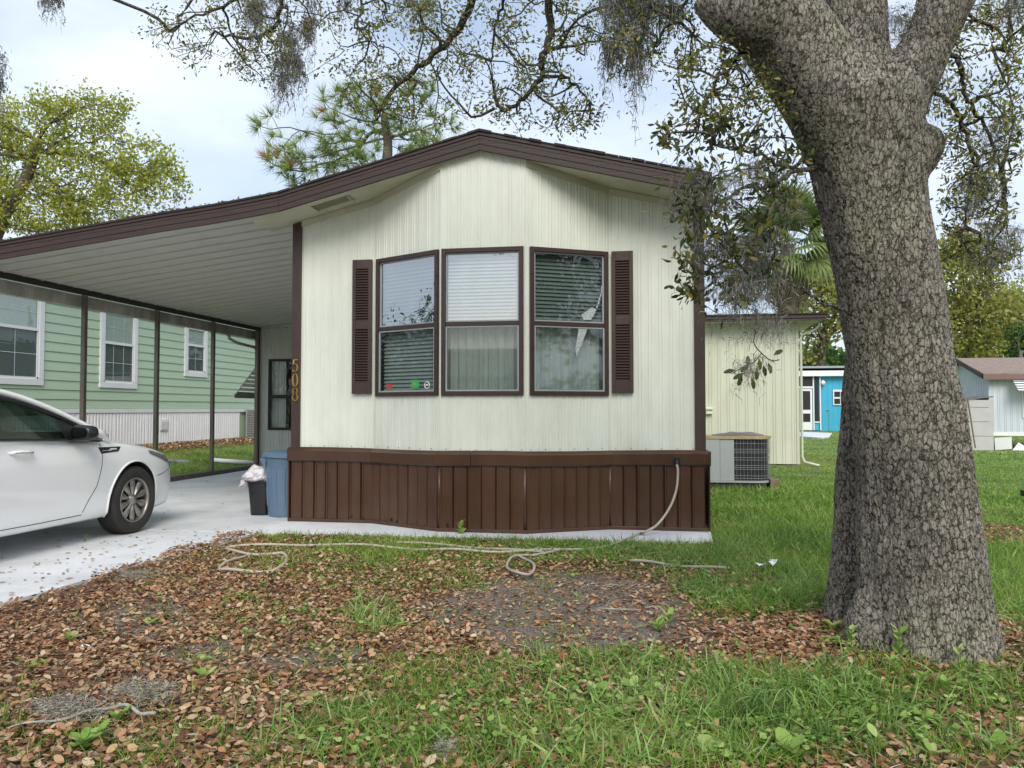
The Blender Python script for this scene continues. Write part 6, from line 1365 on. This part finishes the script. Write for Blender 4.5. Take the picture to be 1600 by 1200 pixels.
# ---------------------------------------------------------------- fan palm
D4 = 24
pb = at(1226, 640, D4); ctr = at(1230, 382, D4)
pt = thing('fan_palm', (pb.x, pb.y, 0), 'fan palm with a skirt of dead tan fronds behind the side addition', 'palm')
G().tube([(pb.x, pb.y, 0), (pb.x+.05, pb.y, ctr.z*.5), tuple(ctr)], [.26, .24, .2], 12).out('trunk', M['farbark'], pt, smooth=True)
def fan_mesh(seed, droop):
    r = np.random.default_rng(seed); V = []; F = []
    def q(a, b, c, d): k = len(V); V.extend([a, b, c, d]); F.append((k, k+1, k+2, k+3))
    L0 = 1.0
    for i in range(4):     # petiole
        t0, t1 = i/4*L0, (i+1)/4*L0; f = lambda t: np.array([0, t, .10*t-.10*t*t]); w = .02
        q(f(t0)+[-w, 0, 0], f(t0)+[w, 0, 0], f(t1)+[w, 0, 0], f(t1)+[-w, 0, 0])
    c = np.array([0, L0, 0.0]); nL = 30
    for k in range(nL):
        a = (k/(nL-1)-.5)*R_(250); l = (.95+.15*r.random())*(1-.22*abs(a)/2.2); dirv = np.array([math.sin(a), math.cos(a), 0]); side = np.array([math.cos(a), -math.sin(a), 0])
        pts = []
        for j, t in enumerate((0, .35, .65, .85, 1.0)):
            w = (.004, .045, .034, .018, .003)[j]; z = -droop*max(0, t-.45)**1.5*l*1.6 + .05*t; z0_ = .022 if k % 2 else -.0
            rt = l*(t if t < .6 else .6+(t-.6)*(1-droop*.3)); pts.append((c+dirv*rt+np.array([0, 0, z+(z0_ if 0 < j < 4 else 0)]), side*w))
        for (p0, s0), (p1, s1) in zip(pts, pts[1:]): q(p0-s0, p0+s0, p1+s1, p1-s1)
    return np.array(V, float), np.array(F)
fans = []
for i in range(4):
    V, F = fan_mesh(i, .25+.22*i); o = npmesh('frond', V, F, M['palmleaf'], None, rnd=np.clip(rng.normal(.45, .16, len(V)), 0, 1)); fans.append(o.data); bpy.data.objects.remove(o)
for V_, i in ((None, 0),):
    V, F = fan_mesh(9, .9); o = npmesh('frond', V, F, M['palmdead'], None, rnd=rng.random(len(V))); dead = o.data; bpy.data.objects.remove(o)
r = random.Random(12)
for k in range(34):
    az = k*2.39996+r.uniform(-.2, .2); el = R_(78-k*3.0+r.uniform(-8, 8)); o = bpy.data.objects.new('frond', fans[min(3, k//9)]); COL.objects.link(o); o.parent = pt
    o.location = ctr-Vector((pb.x, pb.y, 0))+Vector((0, 0, .1-k*.012)); s = r.uniform(.95, 1.15); o.scale = (s, s, s); o.rotation_euler = (Matrix.Rotation(az, 3, 'Z') @ Matrix.Rotation(el, 3, 'X') @ Matrix.Rotation(r.uniform(-.5, .5), 3, 'Y')).to_euler()
for k in range(46):
    az = k*2.39996; o = bpy.data.objects.new('dead_frond', dead); COL.objects.link(o); o.parent = pt; t = k/45
    o.location = ctr-Vector((pb.x, pb.y, 0))+Vector((0, 0, -.1-t*1.35)); s = r.uniform(.75, 1.0)*(1-.25*t); o.scale = (s*.55, s, s); o.rotation_euler = (Matrix.Rotation(az, 3, 'Z') @ Matrix.Rotation(R_(-62-20*t+r.uniform(-6, 6)), 3, 'X')).to_euler()
# ================================================================ GROUND COVER
def samples(n, x0=-4.6, x1=6.0, y0=1.6, y1=9.0, pw=1.3):
    """positions thinned with distance from the camera"""
    out = []
    tot = 0
    while tot < n:
        x = rng.uniform(x0, x1, n); y = rng.uniform(y0, y1, n); d = np.hypot(x, y)
        k = rng.random(n) < np.minimum(1, (2.6/d)**pw); px, py = g2p(x, y); k &= (px > -220) & (px < 2250)
        k &= ~((y > 7.33+(x > -1.0)*.08) & (x < .70)) & ~((x < -4.14+.42*noise2(x, y, 3.5, 31, 3)) & (x > -7.9)) & ~((y > 7.18+.10*(x+3.8)/4.5) & (x < .6))
        tr = (((x-1.44)/.30)**2+((y-4.3)/.30)**2 < 1) | (((x-1.28)/.18)**2+((y-4.77)/.2)**2 < 1)
        k &= ~tr; out.append(np.stack([x[k], y[k]], 1)); tot += int(k.sum())
    return np.concatenate(out)[:n]
# ---- fallen oak leaves
M['litter'] = leafmat('fallen_leaf', [(.09, .045, .026), (.24, .105, .048), (.38, .19, .085), (.48, .30, .16), (.15, .078, .045), (.30, .15, .075), (.56, .44, .29), (.12, .06, .035)], trans=.08, rough=.6, spec=.35)
LV = [(0,0,0),(.17,.22,.05),(.24,.55,.07),(.15,.85,.05),(0,1,0),(-.15,.85,.05),(-.24,.55,.07),(-.17,.22,.05),(0,.5,-.01)]
LF = [(0,1,2,8),(8,2,3,4),(8,4,5,6),(0,8,6,7)]
xy = samples(250000, pw=.6); g_, l_, s_ = masks(xy[:, 0], xy[:, 1]); k = rng.random(len(xy)) < l_*.95+.015; xy = xy[k]
z = gz(xy[:, 0], xy[:, 1]); z = np.where(xy[:, 0] < -3.76, np.maximum(z, .024), z); n = len(xy); thick = l_[k]
pos = np.stack([xy[:, 0], xy[:, 1], z+.004+rng.random(n)**1.5*.032*np.clip(thick*1.4, .15, 1)], 1)
a = rng.random(n)*2*PI; d = np.stack([np.cos(a), np.sin(a), rng.normal(size=n)*.34], 1); up = np.stack([rng.normal(size=n)*.5, rng.normal(size=n)*.5, np.ones(n)], 1)
def upframes(d, up):
    d = d/np.linalg.norm(d, axis=1, keepdims=True); x = np.cross(d, up); x /= np.linalg.norm(x, axis=1, keepdims=True); zz = np.cross(x, d); return np.stack([x, d, zz], 2)
sc3 = rng.uniform(.016, .046, n)[:, None]*np.stack([rng.uniform(.8, 1.35, n), np.ones(n), rng.uniform(-1.5, 2.2, n)], 1)
big = rng.random(n) < .03; sc3[big] *= 1.4
scatter('fallen_leaves', LV, LF, pos, upframes(d, up), sc3, M['litter'], None)
# strays on the driveway, roof edge and mulch bed
n = 330; x = np.concatenate([rng.uniform(-4.9, -3.85, 200), rng.uniform(-7.8, -3.9, 130)]); y = rng.uniform(3.2, 13, n); y[:200] = rng.uniform(3.4, 7.4, 200)
pos = np.stack([x, y, np.full(n, .028)], 1); a = rng.random(n)*2*PI; d = np.stack([np.cos(a), np.sin(a), rng.normal(size=n)*.05], 1)
scatter('scattered_leaves', LV, LF, pos, upframes(d, np.tile([0, 0, 1.0], (n, 1))), rng.uniform(.02, .05, n), M['litter'], None)
n = 9000; x = rng.uniform(-12.1, -10.6, n); y = rng.uniform(10, 23, n); k = rng.random(n) < np.clip((-x-10.3)/1.0, .1, 1); x, y = x[k], y[k]; n = len(x); a = rng.random(n)*2*PI
scatter('mulch', LV, LF, np.stack([x, y, gz(x, y)+.01+rng.random(n)*.03], 1), upframes(np.stack([np.cos(a), np.sin(a), rng.normal(size=n)*.3], 1), np.tile([0.1, 0, 1.0], (n, 1))), rng.uniform(.05, .11, n), M['litter'], None)
n = 1200; x = rng.uniform(-8.1, -3.75, n); x = np.where(rng.random(n) < .55, rng.normal(-5.2, .55, n), x); x = np.clip(x, -8.1, -3.8); a = rng.random(n)*2*PI; zz = np.array([kf(q) for q in x])
scatter('roof_leaves', LV, LF, np.stack([x, YE+rng.random(n)**2*.5-.01, zz+.208+rng.random(n)*.015], 1), upframes(np.stack([np.cos(a), np.sin(a), rng.normal(size=n)*.3], 1), np.tile([0, 0, 1.0], (n, 1))), rng.uniform(.02, .05, n), M['litter'], None)
# ---- grass
M['grass'] = leafmat('grass_blade', [(.06, .13, .015), (.13, .26, .03), (.22, .36, .05), (.33, .45, .09), (.44, .39, .17)], trans=.35, rough=.45)
M['lawn'] = leafmat('lawn_blade', [(.08, .17, .02), (.16, .30, .04), (.25, .40, .07), (.36, .47, .11), (.46, .42, .19)], trans=.4, rough=.5)
M['broad'] = leafmat('broad_grass', [(.09, .18, .035), (.18, .30, .07), (.30, .43, .13), (.40, .50, .19)], trans=.35, rough=.4)
def blade(segs=4, bend=.5, w=.5):
    V = []; 
    for i in range(segs+1):
        t = i/segs; z = t-bend*.35*t*t; y = bend*t*t*.75; ww = w*(1-t**1.8)*(.8+.4*t)*.5 if i < segs else .0
        V += [(-ww, y, z), (ww, y, z)]
    return V, [(2*i, 2*i+1, 2*i+3, 2*i+2) for i in range(segs)]
def grass(name, xy, h, w, m, lean=.35, segs=3, bend=.8, dry=0):
    n = len(xy); bv, bf = blade(segs, bend, 1.0); a = rng.random(n)*2*PI
    up = np.stack([rng.normal(size=n)*lean, rng.normal(size=n)*lean, np.ones(n)], 1); up /= np.linalg.norm(up, axis=1, keepdims=True)
    f = np.stack([np.cos(a), np.sin(a), np.zeros(n)], 1); x = np.cross(f, up); x /= np.linalg.norm(x, axis=1, keepdims=True); y = np.cross(up, x)
    R = np.stack([x, y, up], 2); hh = h; sc = np.stack([w*(.7+.6*rng.random(n)), hh, hh], 1)
    patch_ = noise2(xy[:, 0], xy[:, 1], 1.3, 41, 3); rnd = np.clip(rng.normal(.42, .22, n)+(patch_-.5)*.8, 0, .84); rnd = np.where(rng.random(n) < .04+dry, 1.0, rnd)
    return scatter(name, bv, bf, np.stack([xy[:, 0], xy[:, 1], gz(xy[:, 0], xy[:, 1])-.003], 1), R, sc, m, None, rnd)
def clump(xy, k, r): xy = np.repeat(xy, k, axis=0); return xy+rng.normal(size=xy.shape)*r
def ok(xy):
    x, y = xy[:, 0], xy[:, 1]; k = ~((y > 7.19+.1*(x+3.8)/4.5) & (y < 21) & (x < .72)) & ~((x < -3.9) & (x > -8.05)); tr = (((x-1.44)/.31)**2+((y-4.3)/.31)**2 < 1) | (((x-1.28)/.18)**2+((y-4.77)/.2)**2 < 1)
    return k & ~tr
# near yard: clumped thin grass
xy = samples(70000, pw=1.0); g_, *_ = masks(xy[:, 0], xy[:, 1]); xy = xy[rng.random(len(xy)) < g_**1.1*1.0*np.clip(noise2(xy[:, 0], xy[:, 1], 2.1, 52)*2.6-.55, .12, 1)]; xy = clump(xy, 4, .016); xy = xy[ok(xy)]
px, py = g2p(xy[:, 0], xy[:, 1]); tall = .055+.085*np.clip((px-1080)/150, 0, 1)*(py < 965)+.02*(py > 1020)
n = len(xy); grass('grass', xy, tall*rng.uniform(.45, 1.5, n), np.full(n, .0042), M['grass'], .45, 3, .9)
# patchy grass along the front of the slab
n = 16000; xy = np.stack([rng.uniform(-3.5, 1.3, n), rng.uniform(5.3, 7.35, n)], 1); px, py = g2p(xy[:, 0], xy[:, 1])
w_ = ell(px, py, [(600, 862, 190, 24, 1), (1010, 862, 150, 28, 1), (820, 850, 160, 14, 1), (640, 905, 110, 24, .8), (500, 895, 110, 16, .6), (575, 968, 50, 24, .9), (470, 845, 60, 8, .8)])
k = rng.random(n) < w_*np.clip(noise2(xy[:, 0], xy[:, 1], 1.9, 55)*3.4-1.35, 0, 1)*.75; xy = clump(xy[k], 6, .024); xy = xy[ok(xy)]; n = len(xy)
grass('patch_grass', xy, rng.uniform(.04, .12, n), np.full(n, .006), M['grass'], .6, 3, .9)
# broad bladed grass, bottom right and right of the slab
xy = samples(60000, pw=.8); px, py = g2p(xy[:, 0], xy[:, 1]); w_ = ell(px, py, [(1230, 870, 200, 85, 1), (860, 1150, 420, 60, .8), (1250, 1110, 260, 70, .7), (1560, 930, 80, 80, 1), (1550, 1120, 120, 60, .6), (960, 1065, 200, 40, .5), (590, 960, 50, 26, .7), (860, 850, 90, 16, .7), (1020, 862, 120, 20, .7), (700, 1140, 100, 50, .4)])
g_, *_ = masks(xy[:, 0], xy[:, 1]); k = rng.random(len(xy)) < w_*g_*np.clip(noise2(xy[:, 0], xy[:, 1], 2.6, 51)*2.6-.75, 0, 1)*.75; xy = clump(xy[k], 3, .02); xy = xy[ok(xy)]; n = len(xy)
grass('broad_grass', xy, rng.uniform(.06, .17, n), np.full(n, .0085), M['broad'], .75, 4, 1.0)
# mid and far lawn
def lawn_pts(n, y0, y1, xr):
    y = y0*(y1/y0)**rng.random(n); x = rng.uniform(*xr, n)*y; return np.stack([x, y], 1)
xy = lawn_pts(90000, 7.2, 22, (-.05, .56)); g_, *_ = masks(xy[:, 0], xy[:, 1]); xy = xy[(xy[:, 0] > .72) & (rng.random(len(xy)) < g_) & ~((xy[:, 1] > 17.95) & (xy[:, 0] < 3.6)) & ~((xy[:, 1] > 12.6) & (xy[:, 1] < 13.5) & (xy[:, 0] < 2.1))]
n = len(xy); dd_ = xy[:, 1]; grass('lawn_grass', xy, rng.uniform(.05, .15, n)*np.where(dd_ > 13, .6, 1.0)*np.where(xy[:, 0] > 3.0, .65, 1), (.004+.0009*dd_)*rng.uniform(.5, 1.2, n), M['lawn'], .55, 2, .8, dry=.03)
xy = lawn_pts(45000, 22, 50, (.0, .56)); xy = xy[~((xy[:, 1] > 25.4) & (xy[:, 0] > 9.6) & (xy[:, 1] < 31)) & (xy[:, 1] < 47)]; n = len(xy)
grass('far_lawn_grass', xy, rng.uniform(.03, .07, n), .012+.0012*xy[:, 1]*rng.random(n), M['broad'], .6, 2, .8, dry=.12)
# lawn beyond the carport
y = rng.uniform(8.5, 24, 42000); x = rng.uniform(-11.2, -8.0, 42000); k = rng.random(42000) < np.clip((x+11.0)/.8, .05, 1)*np.clip(noise2(x, y, 1.2, 61)*1.9-.15, 0.1, 1); xy = np.stack([x[k], y[k]], 1); n = len(xy)
grass('side_lawn_grass', xy, rng.uniform(.03, .09, n), np.full(n, .010), M['grass'], .6, 2, .8)
# tufts poking through at the foot of the slab
ux = rng.uniform(-3.7, .75, 60); xy = clump(np.stack([ux, 7.17+.1*(ux+3.8)/4.5-rng.random(60)*.08], 1), 26, .03); xy = xy[ok(xy)]; n = len(xy); grass('edge_grass', xy, rng.uniform(.05, .13, n), np.full(n, .0045), M['grass'], .5, 3, .8)
# ---- clover-like ground cover
M['clover'] = leafmat('low_weed', [(.09, .20, .035), (.18, .32, .06), (.30, .44, .10), (.46, .54, .20)], trans=.35, rough=.5)
RV = [(0,0,0),(.42,.3,.04),(.5,.7,.02),(0,1,.0),(-.5,.7,.02),(-.42,.3,.04)]; RF = [(0,1,2,3),(0,3,4,5)]
xy = samples(12000, pw=.8); px, py = g2p(xy[:, 0], xy[:, 1]); g_, *_ = masks(xy[:, 0], xy[:, 1]); w_ = ell(px, py, [(1120, 1110, 300, 80, .9), (860, 1150, 300, 60, .5), (1250, 930, 150, 45, .9), (1320, 1010, 100, 40, .8), (1480, 1110, 140, 60, .7), (560, 1120, 200, 60, .25), (960, 880, 200, 25, .4), (300, 960, 300, 90, .10)])
k = rng.random(len(xy)) < w_*.6*(.25+g_)*np.clip(noise2(xy[:, 0], xy[:, 1], 3.1, 71)*2.4-.6, 0, 1.2); xy = clump(xy[k], 9, .028); xy = xy[ok(xy)]; n = len(xy); a = rng.random(n)*2*PI
scatter('low_weeds', RV, RF, np.stack([xy[:, 0], xy[:, 1], gz(xy[:, 0], xy[:, 1])+rng.uniform(.01, .055, n)], 1), upframes(np.stack([np.cos(a), np.sin(a), rng.normal(size=n)*.25+.1], 1), np.stack([rng.normal(size=n)*.3, rng.normal(size=n)*.3, np.ones(n)], 1)), rng.uniform(.014, .034, n), M['clover'], None)
# bits of twig and straw
n = 6500; xy = samples(n, pw=.6); a = rng.random(n)*2*PI
M['straw'] = leafmat('straw_bits', [(.20, .15, .10), (.36, .29, .20), (.50, .44, .34), (.12, .09, .07)], trans=0, rough=.9)
scatter('twig_litter', [(-.03, 0, 0), (.03, 0, 0), (.03, .5, .05), (-.03, .5, .05), (.02, 1, -.02), (-.02, 1, -.02)], [(0, 1, 2, 3), (3, 2, 4, 5)], np.stack([xy[:, 0], xy[:, 1], gz(xy[:, 0], xy[:, 1])+.012], 1), upframes(np.stack([np.cos(a), np.sin(a), rng.normal(size=n)*.08], 1), np.stack([rng.normal(size=n)*.2, rng.normal(size=n)*.2, np.ones(n)], 1)), rng.uniform(.02, .10, n), M['straw'], None)
# ---- single weeds one can point to
def weed(px, py, nl, ln, label, up_=.55, m='clover', rows=1, wide=1.0, group=None, stem=0.0, name='weed_plant'):
    p = onZ(px, py, 0); p.z = float(gz(p.x, p.y)); root = thing(name, p, label, 'weed', group)
    for i in range(nl):
        a = i*2.39996+random.uniform(-.2, .2); tilt = up_*random.uniform(.6, 1.3); zz = stem*(i/nl); dv = np.array([[math.cos(a), math.sin(a), tilt]]); l = ln*random.uniform(.7, 1.15)
        q = p+Vector((0, 0, zz+.004)); scatter('leaf', LV, LF, np.array([tuple(q)]), upframes(dv, np.array([[0, 0, 1.0]])+dv*[-.2, -.2, 0]), np.array([[l*1.1*wide, l, l*.8]]), M[m], root, rnd=np.array([random.uniform(.35, 1)]), kind=None)
    if stem: G().tube([p, p+Vector((.004, 0, stem))], .002, 5).out('stem', M['clover'], root)
for (x, y, nl, ln, lab, up_, wd, st) in (
    (112, 968, 4, .055, 'small pale green seedling on leaves near the driveway edge', .9, 1, 0), (110, 1008, 5, .06, 'thin upright seedling on leaves at the far left', 1.2, .8, .03),
    (232, 978, 4, .07, 'flat pale leaf standing on the grey sandy patch at left', .5, 1.3, 0), (60, 1045, 5, .07, 'dull green broad leaved seedling at the left edge', .3, 1.5, 0),
    (320, 1062, 6, .06, 'bright green rosette at the edge of the brown leaves', .8, 1.1, .02), (130, 1175, 16, .07, 'dark green leafy weed patch at the lower left corner', .5, 1, .05),
    (150, 1165, 14, .07, 'mid green weed growing just right of the lower left weed patch', .6, 1, .05), (185, 1130, 6, .07, 'yellow green leaves growing through the fallen stick', .8, 1.1, .03),
    (448, 985, 5, .06, 'lone pale weed in the middle of the brown leaves', .7, 1, .03), (385, 1000, 4, .05, 'tiny green sprout left of the pale weed', .8, 1, 0),
    (1028, 988, 6, .085, 'light green broad leaved sprig beside the bare sandy patch', .8, 1.2, .05), (1045, 975, 5, .08, 'upper leaf cluster of sprigs right of the bare patch', 1.0, 1, .05),
    (932, 1098, 5, .075, 'pale three leaved seedling left of the sedge clump', .9, 1.3, .03), (985, 1088, 5, .07, 'pale seedling between the three leaved one and the sedge', .9, 1.3, .02),
    (1235, 1190, 9, .085, 'yellow green broad leaved weed at the bottom edge', .9, 1.3, .04), (1130, 1190, 4, .11, 'large dull leaf pair at the bottom edge', .35, 1.6, 0),
    (1560, 1172, 5, .08, 'bright lime leaves near the lower right corner', .5, 1.3, .04), (1455, 1185, 7, .07, 'lime star shaped weed at the bottom right', .7, 1, .03), (1370, 1175, 7, .055, 'small olive weed among brown leaves at the bottom right', .7, 1, .06),
    (1358, 1000, 12, .06, 'leafy green weed climbing the left foot of the trunk', 1.2, .9, .22), (1405, 1040, 10, .06, 'round leaved weed in front of the trunk foot', 1.0, 1.2, .14), (1500, 1060, 9, .05, 'small green weed against the right foot of the trunk', 1.2, 1, .12),
    (1250, 880, 10, .04, 'upright pale weed in the tall grass left of the trunk', 1.4, .8, .16), (1215, 950, 9, .05, 'bluish seedling weed at the edge of the leaf patch', 1.2, .8, .10), (720, 838, 14, .07, 'leafy weed growing against the skirting by the house slab', 1.1, 1.1, .13),
    (1280, 1095, 8, .06, 'fresh green weed right of the sedge clump', .9, 1.1, .10), (1300, 1000, 10, .06, 'low trailing weed between leaf patch and trunk', .7, 1.1, .05), (560, 1145, 6, .06, 'small green weed in the sparse grass at bottom centre left', .8, 1.1, .03)):
    weed(x, y, nl, ln, lab, up_, wide=wd, stem=st)
# umbrella sedge: stems carrying a star of long bracts and round green heads
def sedge(px, py, label, heads):
    p = onZ(px, py, 0); p.z = float(gz(p.x, p.y)); root = thing('umbrella_sedge', p, label, 'sedge')
    for (hx, hy) in heads:
        top = at(hx, hy, (onZ(hx, py, 0)-CAM).dot(_f)); G().tube([p+Vector((random.uniform(-.02, .02), random.uniform(-.02, .02), 0)), (p+top)/2+Vector((0, 0, .02)), top], .0022, 5).out('stem', M['clover'], root)
        bv, bf = blade(4, 1.0, 1.0); n = 9; a = rng.random(n)*2*PI; dv = np.stack([np.cos(a), np.sin(a), rng.uniform(-.1, .5, n)], 1); R = upframes(dv, np.tile([0, 0, 1.0], (n, 1))); R = np.stack([R[:, :, 0], -R[:, :, 2], R[:, :, 1]], 2)
        scatter('bract', bv, bf, np.tile(tuple(top), (n, 1)), R, np.stack([np.full(n, .0065), rng.uniform(.08, .15, n), rng.uniform(.09, .16, n)], 1), M['broad'], root)
        g = G()
        for k in range(7):
            c = top+Vector((random.uniform(-.018, .018), random.uniform(-.018, .018), random.uniform(.0, .026))); g.lathe([(0, -.006), (.005, -.003), (.0065, 0), (.005, .004), (0, .006)], 6, fr(c))
        g.out('flower_head', M['clover'], root)['kind'] = 'stuff'
    g = np.tile([p.x, p.y], (60, 1))+rng.normal(size=(60, 2))*.03; bv, bf = blade(3, .9, 1.0)
    o = grass('basal_leaves', g, rng.uniform(.10, .2, 60), np.full(60, .005), M['grass'], .5, 3, .9); o.data.transform(Matrix.Translation(-p)); o.parent = root
for i_, (x, y, l_, st_, lab) in enumerate(((1395, 1058, .05, .07, 'low creeping weed touching the front of the trunk'), (1440, 1078, .045, .06, 'pale creeping weed at the middle of the trunk foot'), (1330, 1030, .055, .12, 'leafy weed between the trunk foot and the leaf patch'), (1475, 1085, .05, .05, 'dark green low weed at the right of the trunk foot'))):
    weed(x, y, 14, l_, lab, .9, stem=st_)
sedge(1180, 1135, 'umbrella sedge with green star heads in the middle of the front grass', [(1166, 1113), (1182, 1090), (1215, 1125), (1196, 1078), (1225, 1075), (1098, 1115)])
sedge(1240, 1105, 'smaller umbrella sedge behind and right of the star headed one', [(1245, 1072), (1222, 1080), (1222, 1052), (1262, 1060)])
weed(133, 850, 12, .035, 'dry little weed growing in a crack of the driveway', .7, wide=.6, stem=.08)
# ---- fallen stick wrapped in moss, moss on the ground
st = thing('fallen_stick', onZ(150, 1115, 0), 'pale lichened stick lying on brown leaves at the lower left, tangled in moss', 'stick')
P = cr([Vector(onZ(x, y, .045)) for x, y in ((14, 1137), (60, 1128), (110, 1120), (150, 1110), (185, 1102), (205, 1106), (222, 1114), (243, 1117))], 6); P = [p+Vector((0, 0, .006*math.sin(i*.5))) for i, p in enumerate(P)]
G().tube(P, [.003+.0045*math.sin(min(1, i/len(P)*1.3)*1.6) for i in range(len(P))], 7).out('stick', M['stick'], st, smooth=True)
def tangle(cx, cy, rx, ry, n, name, label, parent=None, hh=.05, w=.0011):
    V = []; K = 12
    c = np.array([tuple(onZ(cx+rng.normal()*rx*.45, cy+rng.normal()*ry*.45, 0)) for _ in range(n)]); c[:, 2] = rng.random(n)*hh+.01
    wd_ = np.cumsum(rng.normal(size=(n, K, 3))*np.array([.012, .012, .006]), 1); wd_ -= wd_.mean(1, keepdims=True); path = c[:, None]+wd_; path[:, :, 2] = np.maximum(path[:, :, 2], .006); s = rng.normal(size=(n, K, 3)); s = s/np.linalg.norm(s, axis=2, keepdims=True)*w
    V = np.stack([path-s, path+s], 2).reshape(-1, 3); f = np.array([(2*i, 2*i+1, 2*i+3, 2*i+2) for i in range(K-1)]); F = (f[None]+(np.arange(n)*K*2)[:, None, None]).reshape(-1, 4)
    o = npmesh(name, V, F, M['drymoss'], parent, np.repeat(rng.random(n), K*2), kind='stuff')
    return o
M['drymoss'] = leafmat('dry_moss', [(.26, .24, .19), (.42, .39, .32), (.56, .53, .45)], trans=.1, rough=.9)
tangle(105, 1122, 60, 20, 420, 'moss_tangle', '', st); tangle(225, 1092, 70, 18, 280, 'moss_tangle', '', st)
tangle(205, 905, 45, 12, 260, 'moss_clump', ''); tangle(1345, 1000, 25, 12, 60, 'moss_clump', ''); tangle(695, 1188, 16, 12, 70, 'moss_clump', '')
# white scraps on the grass
r = random.Random(8)
for i in range(9):
    p = onZ(1205+r.uniform(-18, 18), 878+r.uniform(-5, 5), .09); 
    if i == 0: sc_ = thing('white_scraps', p, 'small heap of white paper scraps in the grass left of the trunk', 'litter')
    X = Matrix.Translation(p) @ Matrix.Rotation(r.uniform(-.5, .5), 4, 'X') @ Matrix.Rotation(r.uniform(0, 3), 4, 'Z'); s = r.uniform(.02, .045)
    G().add([(-s, -s*.6, 0), (s, -s*.5, .008), (s*.8, s*.6, .0), (-s*.7, s*.7, .014)], [(0, 1, 2, 3)], X).out('scrap', M['white'], sc_)
p = onZ(137, 1010, .02); o = G().tube([p+Vector((-.03, .0, 0)), p, p+Vector((.035, -.01, 0))], [.012, .009, .006], 7).out('bleached_twig', M['white'], None); tag(o, 'short bleached white twig among the brown leaves at the left', 'twig')
p = onZ(965, 952, .012); G0 = G().tube([p+Vector((-.12, .01, 0)), p, p+Vector((.13, .0, .005))], [.004, .006, .003], 6).out('bleached_twig', M['stick'], None); tag(G0, 'thin pale twig lying across the bare sandy patch', 'twig')
